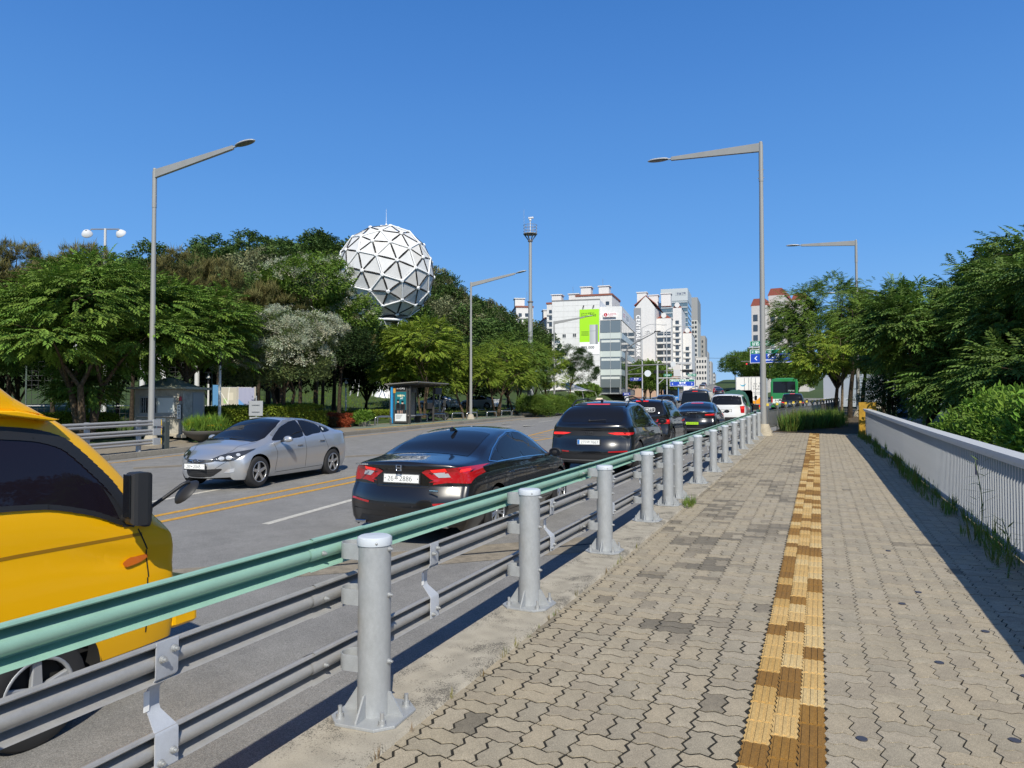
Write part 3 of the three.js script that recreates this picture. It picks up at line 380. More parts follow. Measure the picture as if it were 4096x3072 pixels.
function chassis(car, o) { // dark underside, arch linings and wheels
  const z = (s) => o.L / 2 - s, hw = o.plan[Math.floor(o.plan.length / 2)][1], r = o.r;
  mesh('underbody', [box(hw * 2 - .5, .3, o.L - 1.5, 0, o.gc + .18, 0), box(hw * 2 - .8, .3, o.L - 1.0, 0, o.gc + .14, 0)], under, car);
  const ra = r + (o.arch ?? .055); const lin = []; for (const s of [o.ro, o.ro + o.wb]) for (const d of [-1, 1]) { const g = new THREE.CylinderGeometry(ra + .004, ra + .004, .24, 20, 1, true, 0, Math.PI).rotateZ(Math.PI / 2).rotateX(0); lin.push(xf(g, d * (hw - .27), r, z(s), 0, 0, 0)); lin.push(box(.02, ra, ra * 2, d * (hw - .38), r + ra / 2, z(s))); }
  mesh('arch_lining', lin, under, car);
  for (const s of [o.ro, o.ro + o.wb]) for (const d of [-1, 1]) addWheel(car, d * (hw - .115 - (o.tuck ?? 0)), r, z(s), d, o.wheel ?? 'five', o.rim ?? alloy);
}
function plateMat(txt, o = {}) { return printMat(416, 88, (x, w, h) => { x.fillStyle = o.bg ?? '#f0f0ea'; x.fillRect(0, 0, w, h); x.strokeStyle = '#222'; x.lineWidth = 3; x.strokeRect(3, 3, w - 6, h - 6); let px = o.blue ? 66 : 44; if (o.blue) { x.fillStyle = '#2f6fb5'; x.fillRect(6, 6, 40, h - 12); } else { x.fillStyle = '#333'; x.beginPath(); x.arc(18, h / 2, 6, 0, 7); x.arc(w - 18, h / 2, 6, 0, 7); x.fill(); } x.fillStyle = '#15151c'; x.strokeStyle = '#15151c'; x.font = '68px sans-serif'; for (const part of txt) { if (/[\uac00-\ud7a3]/.test(part)) { x.lineWidth = 5; px = hangul(x, part, px + 2, 20, 44, .1) + 8; } else { x.fillText(part, px, 70); px += x.measureText(part).width + 8; } } }); }
function numberPlate(car, m, y, z, rear = true, tilt = 0, w = .52, h = .11) { const g = new THREE.Group(); g.name = 'number_plate'; g.position.set(0, y, z); g.rotation.set(tilt, rear ? 0 : Math.PI, 0, 'YXZ'); car.add(g); mesh('holder', rbox(w + .03, h + .03, .016, 0, -.004, -.006, .004), plasticBlack, g); mesh('plate', panel(w, h, 0, 0, .004), m, g); return g; }
function carThing(name, label, o, pos, turn, bodyMat, group) {
  const car = thing(name, label, o.category ?? 'car', pos, turn, group); const geo = o.geo ?? (o.geo = loftCar(o)); const S = o.S ?? (o.S = surface(geo));
  mesh('body', geo, bodyMat, car); chassis(car, o); return [car, S];
}
const mirrorShell = (d) => { const g = new THREE.SphereGeometry(.1, 14, 10).scale(1.15, .72, .62); return g.translate(d * .12, 0, 0); };
function wingMirrors(car, S, z, y, m, hw) { for (const d of [-1, 1]) { const g = new THREE.Group(); g.name = 'wing_mirror'; g.position.set(d * hw, y, z); car.add(g); mesh('shell', mirrorShell(d), m, g); mesh('stalk', bar([-d * .06, -.05, 0], [d * .06, -.03, 0], .025, .02), plasticBlack, g); mesh('mirror_glass', xf(new THREE.CircleGeometry(.085, 16).scale(1.1, .7, 1), d * .12, 0, .056), glassDark, g); } }
const put = (car, name, S, m, ...ps) => mesh(name, ps.map(([dir, pts, off, e]) => S.patch(dir, pts, off, e)), m, car);
const zOf = (o) => (pts) => pts.map(([s, y]) => [o.L / 2 - s, y]);
const sideBoth = (car, name, S, m, pts, off) => { put(car, name, S, m, ['R', pts, off]); put(car, name, S, m, ['L', pts, off]); };
// door seams, handles and window set shared by the passenger cars; p: outlines in (s from tail, y)
function dress(car, S, o, p) {
  const Z = zOf(o);
  for (const w of p.side) sideBoth(car, 'side_window', S, p.glass ?? glassDark, Z(smooth(w, 3)), .004);
  if (p.trim) for (const t of p.trim) for (let i = 0; i < t.length - 1; i++) sideBoth(car, 'window_trim', S, p.trimMat ?? chrome, Z(ribbon(t[i], t[i + 1], p.trimW ?? .013)), .008);
  const f = (q) => q.map(([x, s]) => [x, o.L / 2 - s]), sym = (h) => [...h, ...h.slice().reverse().map(([x, s]) => [-x, s])];
  if (p.rearGlass) put(car, 'rear_window', S, p.glass ?? glassDark, ['T', f(sym(p.rearGlass)), .004]);
  if (p.rearGlassB) put(car, 'rear_window', S, p.glass ?? glassDark, ['B', sym(p.rearGlassB), .004]);
  if (p.screen) put(car, 'windscreen', S, p.glass ?? glassDark, ['T', f(sym(p.screen)), .004]);
  if (p.seams) mesh('door_seam', p.seams.flatMap((q) => q.slice(0, -1).flatMap((a, i) => ['R', 'L'].map((d) => S.patch(d, Z(ribbon(a, q[i + 1], .009)), .0015)))), under, car);
  for (const [s, y] of p.handles ?? []) for (const d of [1, -1]) { const h = S.hit(d > 0 ? 'R' : 'L', o.L / 2 - s, y); if (h) mesh('door_handle', rbox(.028, .022, .19, h.p.x + d * .012, y, o.L / 2 - s, .006), p.handleMat ?? chrome, car); }
  if (p.mirror) wingMirrors(car, S, o.L / 2 - p.mirror[0], p.mirror[1], p.mirrorMat ?? car.children[0].material, p.mirror[2]);
}
const badgeH = (car, y, z, ry = 0, k = 1) => mesh('badge', [xf(new THREE.TorusGeometry(.055 * k, .006, 6, 24).scale(1.3, .8, 1), 0, y, z, 0, ry), box(.012, .055 * k, .008, -.025 * k, y, z, 0, ry, -.2), box(.012, .055 * k, .008, .025 * k, y, z, 0, ry, -.2), box(.055 * k, .01, .008, 0, y, z, 0, ry, .25)], chrome, car);
const emblemText = (car, name, txt, w, h, x, y, z, ry = 0, col = '#d8dce0', bg = null) => { const m = printMat(256, Math.round(256 * h / w), (c, W, H) => { if (bg) { c.fillStyle = bg; c.fillRect(0, 0, W, H); } c.fillStyle = col; c.strokeStyle = col; c.lineWidth = 4; c.font = `bold ${Math.round(H * .8)}px sans-serif`; if (/[\uac00-\ud7a3]/.test(txt)) hangul(c, txt, 6, H * .12, H * .75); else { const k = c.measureText(txt).width; c.setTransform((W - 8) / k, 0, 0, 1, 4, H * .78); c.fillText(txt, 0, 0); } }, { roughness: .3, metalness: .3 }); return mesh(name, panel(w, h, x, y, z, ry), m, car); };
// --- black saloon just beyond the barrier
const saloonSpec = { L: 4.89, r: .335, gc: .19, wb: 2.83, ro: 1.1, k: .44, plan: [[0, .85], [.3, .9], [1, .925], [2.4, .93], [3.6, .925], [4.3, .9], [4.89, .76]], belt: [[0, .92], [.5, .965], [1.2, .985], [2.4, .96], [3.5, .925], [4.3, .81], [4.89, .66]], top: [[0, 1.01], [.1, 1.065], [.45, 1.095], [.78, 1.125], [1.25, 1.285], [1.75, 1.405], [2.2, 1.45], [2.6, 1.445], [3, 1.36], [3.5, 1.1], [3.7, 1.02], [4.4, .92], [4.75, .8], [4.89, .7]], rear: curve([[.15, .1], [.33, .015], [.55, 0], [.66, .025], [.72, .085], [.93, .09], [1.0, .04], [1.06, .0], [1.3, .2]]), front: curve([[.2, .14], [.4, .02], [.55, 0], [.7, .08], [.85, .3], [1, .6]]), rc: .2, wheel: 'split', rim: alloy };
{
  const o = saloonSpec, black = paint([.011, .010, .0095], .2, .3); const [car, S] = carThing('saloon_car', 'black saloon with red wraparound tail lamps, nearest car beyond the barrier', o, [-5.0, RY(-5, -10.2) - RD(-10.2) - .02, -10.2], .03, black);
  dress(car, S, o, { side: [[[1.03, 1.03], [1.3, 1.135], [1.38, 1.15], [1.4, 1.03], [1.2, 1.015]], [[1.45, 1.025], [1.43, 1.17], [1.75, 1.285], [2.1, 1.345], [2.2, 1.35], [2.16, 1.015]], [[2.24, 1.015], [2.27, 1.35], [2.6, 1.325], [2.95, 1.195], [3.3, 1.0], [3.2, .985]]], trim: [[[.96, 1.03], [1.28, 1.165], [1.7, 1.3], [2.1, 1.372], [2.4, 1.375], [2.65, 1.345], [3.0, 1.21], [3.3, 1.02]], [[.96, 1.03], [1.2, 1.003], [2.2, 1.0], [3.2, .97]]], rearGlass: [[.6, .8], [.6, 1.15], [.54, 1.7], [.4, 1.74], [0, 1.76]].slice(0, 4), screen: [[.5, 2.78], [.6, 3.05], [.68, 3.45], [.4, 3.52]], seams: [[[1.28, .62], [1.42, .8], [1.46, 1.0]], [[2.22, .3], [2.22, 1.0]], [[3.42, .32], [3.36, .7], [3.2, .97]], [[1.4, .3], [3.4, .3]], [[.62, .98], [.1, .96]]], handles: [[1.62, .83], [2.55, .82]], mirror: [3.17, 1.02, .95], mirrorMat: plasticBlack });
  const B = (n, m, pts, off = .006) => { put(car, n, S, m, ['B', pts, off, .05]); put(car, n, S, m, ['B', mir(pts), off, .05]); };
  B('tail_lamp', redLens, [[.60, .985], [.86, 1.0], [.885, .9], [.86, .79], [.6, .8], [.62, .88]]); B('tail_lamp', redLit, [[.40, .965], [.59, .985], [.6, .945], [.42, .93]], .008); B('tail_lamp', redLens, [[.43, .775], [.6, .80], [.6, .835], [.44, .80]], .007); B('reversing_lamp', clearLens, [[.43, .922], [.6, .938], [.64, .87], [.5, .865]], .008); B('rear_reflector', redLens, [[.46, .545], [.82, .57], [.82, .545], [.47, .52]], .006);
  put(car, 'tail_lamp', S, redLens, ['R', [[2.36, .80], [2.4, .96], [2.2, .995], [2.02, .985], [2.15, .9], [2.22, .82]], .006]); put(car, 'tail_lamp', S, redLens, ['L', [[2.36, .80], [2.4, .96], [2.2, .995], [2.02, .985], [2.15, .9], [2.22, .82]], .006]);
  put(car, 'tail_lamp_strip', S, redLit, ['BR', [[-1.02, .965], [-.86, .975], [-.86, .95], [-1.02, .935]], .009]);
  put(car, 'boot_seam', S, under, ['B', ribbon([-.38, .74], [-.44, .99], .009), .002], ['B', ribbon([.38, .74], [.44, .99], .009), .002], ['B', ribbon([-.38, .74], [.38, .74], .009), .002]); put(car, 'bumper_insert', S, plasticBlack, ['B', [[-.62, .36], [.62, .36], [.7, .27], [-.7, .27]], .004]); put(car, 'bumper_crease', S, under, ['B', ribbon([-.8, .43], [.8, .43], .006), .002]);
  numberPlate(car, plateMat(['26', '주', '2886']), .845, 2.365, true, -.06); mesh('badge', [box(.014, .075, .01, -.03, .985, 2.43, 0, 0, .12), box(.014, .075, .01, .03, .985, 2.43, 0, 0, -.12), box(.05, .012, .01, 0, .985, 2.43), xf(new THREE.TorusGeometry(.052, .006, 6, 4).rotateZ(Math.PI / 4).scale(1, .95, 1), 0, .985, 2.43)], chrome, car);
  for (const x of [-.52, -.2, .2, .52]) { const h = S.hit('B', x, .5); if (h) mesh('parking_sensor', cyl(.011, .011, .006, x, .5, h.p.z, 12, Math.PI / 2), plasticBlack, car); }
  mesh('shark_fin', prism([[0, 0], [.2, 0], [.16, .03], [.05, .068], [.01, .06]], .045, .012).rotateY(Math.PI / 2).translate(-.022, 1.395, .95), glassDark, car); mesh('exhaust_trim', [rbox(.16, .04, .06, .6, .27, 2.36, .01), rbox(.16, .04, .06, -.6, .27, 2.36, .01)], chrome, car);
  emblemText(car, 'lettering', 'ACCORD', .17, .025, -.56, 1.015, 2.41, .25); emblemText(car, 'lettering', 'HYBRID', .14, .03, .5, .715, 2.428, -.15, '#9fc6dd');
}
// --- silver saloon coming the other way
{
  const o = { L: 4.53, r: .318, gc: .18, wb: 2.7, ro: .96, k: .5, plan: [[0, .76], [.3, .84], [1, .885], [2.4, .8875], [3.6, .88], [4.1, .84], [4.53, .62]], belt: [[0, .98], [.5, 1.02], [1.2, 1.02], [2.4, .95], [3.3, .885], [4.0, .74], [4.53, .6]], top: [[0, 1.04], [.12, 1.085], [.4, 1.12], [.6, 1.15], [1.2, 1.335], [1.8, 1.425], [2.2, 1.435], [2.6, 1.38], [3.1, 1.17], [3.5, .985], [3.7, .935], [4.1, .855], [4.4, .73], [4.53, .63]], rear: curve([[.2, .1], [.4, .0], [.6, 0], [.9, .05], [1.1, .0], [1.3, .2]]), front: curve([[.15, .14], [.3, .03], [.45, 0], [.58, .02], [.68, .12], [.8, .4]]), rc: .22, fc: .38, eF: .72, prof: [[0, .9], [.12, .955], [.3, .97], [.52, .995], [.62, 1], [.8, .975], [1, .93]] };
  const silver = paint([.50, .51, .52], .6, .3); const [car, S] = carThing('saloon_car', 'silver saloon with swept headlamps driving towards the camera', o, [-11.72, RY(-12, -13) - RD(-13), -12.92], Math.PI + .07, silver); const Z = zOf(o);
  dress(car, S, o, { side: [[[.98, 1.1], [1.3, 1.21], [1.34, 1.06], [1.15, 1.06]], [[1.38, 1.06], [1.36, 1.225], [1.7, 1.325], [1.98, 1.345], [2.02, 1.0], [1.7, 1.03]], [[2.08, 1.0], [2.05, 1.345], [2.4, 1.305], [2.75, 1.19], [3.15, .97], [3.08, .935], [2.6, .955]]], trim: [[[1.0, 1.15], [1.34, 1.27], [1.7, 1.36], [2.05, 1.38], [2.45, 1.335], [2.85, 1.18], [3.1, 1.04]]], trimMat: phys([.16, .17, .18], .15, 0, { clearcoat: 1 }), trimW: .045, rearGlass: [[.5, .62], [.55, 1.0], [.5, 1.4], [.3, 1.45]], screen: [[.5, 2.5], [.6, 2.8], [.7, 3.3], [.66, 3.5], [.4, 3.56]], seams: [[[2.05, .28], [2.05, .98]], [[1.15, .62], [1.25, .85], [1.34, 1.04]], [[3.12, .3], [3.08, .7], [3.16, .92]], [[1.25, .28], [3.12, .26]]], handles: [[1.42, .86], [2.28, .80]], mirror: [2.92, .965, .9] });
  const both = (n, m, d, pts, off = .006) => { put(car, n, S, m, [d, pts, off, .05]); put(car, n, S, m, [d === 'FL' ? 'FR' : d, mir(pts), off, .05]); };
  both('headlamp', lampDark, 'FL', smooth([[1.30, .615], [1.24, .575], [1.02, .56], [.86, .59], [.62, .72], [.45, .80], [.62, .78], [.9, .735], [1.12, .69]], 3)); for (const [u, y, r] of [[1.12, .625, .045], [.98, .635, .05], [.8, .69, .035]]) both('headlamp_reflector', clearLens, 'FL', Array.from({ length: 12 }, (_, i) => [u + Math.cos(i / 6 * Math.PI) * r * 1.2, y + Math.sin(i / 6 * Math.PI) * r * .8]), .01);
  put(car, 'grille', S, plasticBlack, ['F', smooth([[-.36, .60], [-.3, .555], [0, .535], [.3, .555], [.36, .60], [.2, .605], [0, .605], [-.2, .605]], 3), .004]); put(car, 'grille_bar', S, chrome, ['F', [[-.33, .592], [-.1, .575], [.1, .575], [.33, .592], [.1, .585], [-.1, .585]], .01]);
  put(car, 'lower_grille', S, plasticBlack, ['F', smooth([[-.44, .42], [0, .40], [.44, .42], [.38, .33], [.28, .265], [0, .25], [-.28, .265], [-.38, .33]], 3), .004]); for (const y of [.36, .325, .29]) put(car, 'grille_slat', S, std(.05, .4), ['F', ribbon([-.34, y + .01], [.34, y + .01], .008), .009]);
  both('fog_lamp', clearLens, 'FL', [[1.08, .33], [1.0, .40], [.86, .425], [.88, .345], [.98, .325]], .008); put(car, 'bumper_crease', S, under, ['F', ribbon([-.5, .56], [-.36, .42], .006), .002], ['F', ribbon([.5, .56], [.36, .42], .006), .002]);
  const h = S.hit('F', 0, .565); badgeH(car, .575, h.p.z - .012, Math.PI); const hp = S.hit('F', 0, .46); numberPlate(car, plateMat(['28', '누', '2045']), .475, hp.p.z - .02, false, 0);
  put(car, 'hood_seam', S, under, ['T', ribbon([-.68, -1.28], [-.4, -2.02], .008), .002], ['T', ribbon([.68, -1.28], [.4, -2.02], .008), .002]); put(car, 'wiper_cowl', S, plasticBlack, ['T', [[-.64, -1.25], [.64, -1.25], [.6, -1.31], [-.6, -1.31]], .003]);
  for (const x of [-.3, .25]) mesh('wiper', bar([x - .1, .985, -1.3], [x + .34, .995, -1.24], .007), plasticBlack, car);
  put(car, 'tail_lamp', S, redDark, ['R', Z([[.1, .98], [.02, .85], [.3, .87], [.42, .99], [.3, 1.0]]), .006]); put(car, 'tail_lamp', S, redDark, ['L', Z([[.1, .98], [.02, .85], [.3, .87], [.42, .99], [.3, 1.0]]), .006]);
  put(car, 'window_sticker', S, std([.5, .55, .55], .5), ['L', Array.from({ length: 12 }, (_, i) => [o.L / 2 - 1.25 + Math.cos(i / 6 * Math.PI) * .035, 1.13 + Math.sin(i / 6 * Math.PI) * .035]), .007]);
}
// --- SUVs queueing ahead
const suvSpec = (x = {}) => ({ L: 4.99, r: .375, gc: .24, wb: 2.99, ro: 1.0, k: .36, arch: .05, plan: [[0, .9], [.3, .97], [1, .99], [2.5, .995], [3.8, .985], [4.5, .95], [4.99, .8]], belt: [[0, 1.0], [.5, 1.09], [2, 1.07], [3.6, 1.02], [4.4, .95], [4.99, .78]], top: [[0, 1.1], [.08, 1.17], [.3, 1.3], [.75, 1.54], [.95, 1.6], [1.5, 1.68], [2.3, 1.7], [3, 1.62], [3.7, 1.22], [3.95, 1.14], [4.6, 1.05], [4.9, .93], [4.99, .85]], rear: curve([[.2, .12], [.42, .02], [.62, 0], [.75, .08], [1.0, .1], [1.15, .06], [1.3, .15]]), front: curve([[.2, .12], [.5, 0], [.8, .02], [1, .2]]), rc: .22, wheel: 'split', rim: alloyDark, ...x });
{
  const o = suvSpec(), [car, S] = carThing('suv', 'black coupe-roofed SUV with a thin rear light bar behind the black saloon', o, [-4.83, RY(-4.8, -17.7) - RD(-17.7), -17.75], .035, paint([.009, .0095, .0105], .2, .25)); const Z = zOf(o);
  dress(car, S, o, { side: [[[.95, 1.2], [1.2, 1.37], [1.42, 1.45], [1.45, 1.16], [1.2, 1.15]], [[1.5, 1.15], [1.47, 1.46], [1.9, 1.55], [2.3, 1.57], [2.3, 1.13]], [[2.37, 1.13], [2.37, 1.57], [2.8, 1.53], [3.2, 1.35], [3.5, 1.13], [3.4, 1.1]]], rearGlassB: [[.66, 1.2], [.72, 1.24], [.68, 1.42], [.6, 1.545], [.3, 1.56]], seams: [[[1.35, .75], [1.5, 1.1]], [[2.33, .4], [2.33, 1.1]], [[3.55, .4], [3.5, 1.05]]], handles: [[1.75, .95], [2.65, .94]], handleMat: plasticBlack, mirror: [3.25, 1.17, 1.0], mirrorMat: plasticBlack });
  const B = (n, m, pts, off = .006) => { put(car, n, S, m, ['B', pts, off, .05]); put(car, n, S, m, ['B', mir(pts), off, .05]); };
  put(car, 'light_bar', S, plasticBlack, ['B', [[-.86, 1.0], [.86, 1.0], [.9, .9], [-.9, .9]], .004]); B('tail_lamp', redLit, [[.42, .965], [.62, .975], [.88, .97], [.89, .92], [.6, .925], [.5, .945]], .009); B('rear_reflector', redLens, [[.45, .56], [.85, .58], [.85, .545], [.45, .535]]);
  put(car, 'tail_lamp', S, redLens, ['R', [[2.3, .92], [2.32, .98], [1.98, .975], [2.1, .93]], .006]); put(car, 'third_brake_lamp', S, redLit, ['B', [[-.28, 1.605], [.28, 1.605], [.27, 1.59], [-.27, 1.59]], .012]); put(car, 'spoiler_lip', S, plasticBlack, ['B', [[-.62, 1.63], [.62, 1.63], [.66, 1.57], [-.66, 1.57]], .006]);
  put(car, 'bumper_insert', S, plasticBlack, ['B', [[-.8, .48], [.8, .48], [.75, .3], [-.75, .3]], .004]); put(car, 'bumper_trim', S, std(.3, .3, .8), ['B', ribbon([-.72, .36], [.72, .36], .025), .008]);
  numberPlate(car, plateMat(['277', '러', '7667'], { blue: true }), .76, 2.44, true, -.05); for (let i = 0; i < 4; i++) mesh('badge', xf(new THREE.TorusGeometry(.03, .005, 6, 20), -.066 + i * .044, .955, 2.41), std(.1, .3, .7), car);
  mesh('rear_wiper', [bar([-.02, 1.235, 2.28], [.36, 1.255, 2.26], .01), ball(.03, -.02, 1.235, 2.27)], plasticBlack, car); for (const d of [-1, 1]) mesh('roof_rail', tube([[d * .66, 1.56, 1.5], [d * .66, 1.69, 1.1], [d * .65, 1.74, .2], [d * .64, 1.68, -.6]], .018, 20, 6), plasticBlack, car); mesh('shark_fin', prism([[0, 0], [.18, 0], [.05, .07], [.01, .06]], .04, .01).rotateY(Math.PI / 2).translate(-.02, 1.66, 1.25), glassDark, car);
}
{
  const o = suvSpec({ L: 4.63, wb: 2.83, ro: .9, r: .36, k: .3, plan: [[0, .84], [.25, .9], [1, .915], [3.5, .91], [4.2, .88], [4.63, .76]], belt: [[0, 1.0], [.5, 1.06], [3.4, 1.0], [4.1, .93], [4.63, .8]], top: [[0, 1.08], [.06, 1.2], [.25, 1.48], [.4, 1.58], [.8, 1.64], [2, 1.66], [2.7, 1.6], [3.3, 1.2], [3.5, 1.12], [4.2, 1.04], [4.55, .93], [4.63, .85]], rear: curve([[.2, .1], [.42, .01], [.6, 0], [.72, .06], [1.0, .08], [1.15, .05], [1.3, .06]]) });
  const [car, S] = carThing('suv', 'black boxy SUV with roof rails and a white sticker on its rear window', o, [-5.25, RY(-5.3, -24.5) - .28, -24.5], .03, paint([.009, .009, .0095], .2, .25));
  dress(car, S, o, { side: [[[.45, 1.15], [.6, 1.42], [1.0, 1.5], [1.1, 1.12]], [[1.16, 1.12], [1.12, 1.51], [1.9, 1.53], [1.95, 1.1]], [[2.02, 1.1], [2.0, 1.53], [2.5, 1.49], [3.05, 1.12], [2.95, 1.08]]], trim: [[[1.11, 1.12], [1.08, 1.52]]], rearGlassB: [[.62, 1.13], [.7, 1.18], [.64, 1.4], [.56, 1.5], [.3, 1.52]], seams: [[[1.2, .7], [1.15, 1.1]], [[1.98, .4], [1.98, 1.08]], [[3.1, .4], [3.05, 1.05]]], handles: [[1.4, .95], [2.3, .93]], mirror: [2.85, 1.12, .93], mirrorMat: plasticBlack });
  const B = (n, m, pts, off = .006) => { put(car, n, S, m, ['B', pts, off, .05]); put(car, n, S, m, ['B', mir(pts), off, .05]); };
  B('tail_lamp', redLens, [[.46, .93], [.6, 1.0], [.86, 1.0], [.87, .86], [.56, .86]]); B('tail_lamp', redLit, [[.55, .955], [.84, .975], [.84, .93], [.56, .92]], .011); put(car, 'tail_lamp', S, redLens, ['R', [[2.14, .87], [2.16, 1.0], [1.85, 1.0], [1.95, .9]], .006]); put(car, 'third_brake_lamp', S, redLit, ['B', [[-.2, 1.575], [.2, 1.575], [.2, 1.555], [-.2, 1.555]], .012]); put(car, 'bumper_insert', S, plasticBlack, ['B', [[-.75, .55], [.75, .55], [.7, .3], [-.7, .3]], .004]);
  const h = S.hit('B', .3, 1.28); mesh('beginner_sticker', panel(.42, .17, .25, 1.3, h.p.z + .03, 0, -.45), printMat(256, 104, (x, w, hh) => { x.fillStyle = '#101114'; x.fillRect(0, 0, w, hh); x.strokeStyle = x.fillStyle = '#f2f2ee'; x.lineWidth = 7; x.beginPath(); x.roundRect?.(8, 8, w - 16, hh - 16, 30); x.stroke(); x.lineWidth = 6; hangul(x, '초보운전', 26, 22, 46, .06); }), car);
  for (const d of [-1, 1]) mesh('roof_rail', tube([[d * .6, 1.56, 1.8], [d * .6, 1.68, 1.6], [d * .6, 1.74, .6], [d * .58, 1.66, -.3]], .022, 20, 6), plasticBlack, car); numberPlate(car, plateMat(['160', '보', '3071']), .8, 2.265); mesh('antenna', [ball(.05, 0, 1.68, 1.6), bar([0, 1.68, 1.6], [0, 1.78, 1.66], .01)], plasticBlack, car);
}
// --- dark saloon with lime plate
{
  const o = { ...saloonSpec, geo: null, S: null }, [car, S] = carThing('saloon_car', 'dark blue-black saloon with a lime green number plate ahead of the boxy SUV', o, [-4.8, RY(-4.9, -32.4) - .28, -32.0], .02, paint([.013, .015, .02], .3, .25));
  dress(car, S, o, { side: [[[1.05, 1.03], [1.75, 1.285], [2.2, 1.35], [2.16, 1.015]], [[2.24, 1.015], [2.27, 1.35], [2.6, 1.325], [3.3, 1.0]]], trim: [[[.96, 1.03], [1.7, 1.3], [2.4, 1.375], [3.3, 1.02]]], rearGlass: [[.6, .8], [.6, 1.15], [.54, 1.7], [.4, 1.74]], handles: [[1.62, .83], [2.55, .82]], mirror: [3.17, 1.02, .95], mirrorMat: plasticBlack });
  const B = (n, m, pts, off = .006) => { put(car, n, S, m, ['B', pts, off, .05]); put(car, n, S, m, ['B', mir(pts), off, .05]); };
  B('tail_lamp', redLit, [[.5, .92], [.86, .95], [.86, .925], [.5, .9]]); B('tail_lamp', redLens, [[.5, .89], [.86, .91], [.86, .875], [.5, .865]]); put(car, 'third_brake_lamp', S, redLit, ['B', [[-.25, 1.385], [.25, 1.385], [.25, 1.37], [-.25, 1.37]], .01]); numberPlate(car, plateMat(['389', '수', '4175'], { bg: '#a8d820' }), .56, 2.455); emblemText(car, 'lettering', 'G E N E S I S', .4, .03, 0, 1.0, 2.4); put(car, 'bumper_trim', S, chrome, ['B', ribbon([-.7, .34], [.7, .34], .02), .006]);
}
// --- white SUV
function plainSuv(name, label, pos, turn, m, opt = {}) {
  const o = suvSpec({ L: 4.95, wb: 2.9, ro: 1.0, k: .22, plan: [[0, .9], [.2, .955], [1, .98], [3.8, .975], [4.5, .94], [4.95, .82]], belt: [[0, 1.02], [.5, 1.08], [3.6, 1.03], [4.4, .98], [4.95, .86]], top: [[0, 1.1], [.05, 1.25], [.18, 1.55], [.35, 1.68], [.8, 1.74], [2.4, 1.75], [3, 1.66], [3.6, 1.24], [3.8, 1.15], [4.5, 1.08], [4.88, .98], [4.95, .9]], rear: curve([[.2, .1], [.42, .01], [.6, 0], [1.0, .04], [1.3, .05]]), rim: alloy, n: 36 });
  const [car, S] = carThing(name, label, o, pos, turn, m, opt.group);
  dress(car, S, o, { side: [[[.35, 1.18], [.45, 1.55], [1.2, 1.6], [1.25, 1.14]], [[1.32, 1.14], [1.3, 1.61], [2.05, 1.62], [2.1, 1.12]], [[2.17, 1.12], [2.15, 1.62], [2.7, 1.58], [3.3, 1.16]]], rearGlassB: [[.74, 1.15], [.78, 1.22], [.72, 1.55], [.64, 1.63], [.3, 1.64]], mirror: [3.05, 1.17, 1.0], mirrorMat: plasticBlack, seams: [[[1.28, .5], [1.28, 1.1]], [[2.14, .4], [2.14, 1.1]]] });
  const B = (n, mm, pts, off = .006) => { put(car, n, S, mm, ['B', pts, off, .05]); put(car, n, S, mm, ['B', mir(pts), off, .05]); };
  B('tail_lamp', redLens, opt.tall ? [[.68, 1.08], [.9, 1.1], [.9, .72], [.72, .72]] : [[.6, .98], [.9, 1.0], [.9, .88], [.62, .88]]); B('tail_lamp', redLit, opt.tall ? [[.72, 1.04], [.88, 1.05], [.88, .93], [.73, .93]] : [[.66, .96], [.88, .97], [.88, .91], [.67, .91]], .011); if (!opt.tall) put(car, 'third_brake_lamp', S, redLit, ['B', [[-.2, 1.7], [.2, 1.7], [.2, 1.675], [-.2, 1.675]], .012]); put(car, 'bumper_insert', S, plasticBlack, ['B', [[-.8, .5], [.8, .5], [.75, .3], [-.75, .3]], .004]); numberPlate(car, plateMat(opt.plate ?? ['152', '하', '3113']), .85, 2.45);
  return car;
}
plainSuv('suv', 'white SUV with upright red tail lamps in the queue', [-4.55, RY(-4.5, -41.8) - .28, -41.6], .02, paint([.72, .72, .71], 0, .3), { tall: true });
plainSuv('suv', 'dark grey SUV beside the green bus behind the arched fence', [-2.05, RY(-2, -66) - .28, -67.5], 0, paint([.02, .023, .028], .4, .25), { plate: ['64', '나', '5120'] });
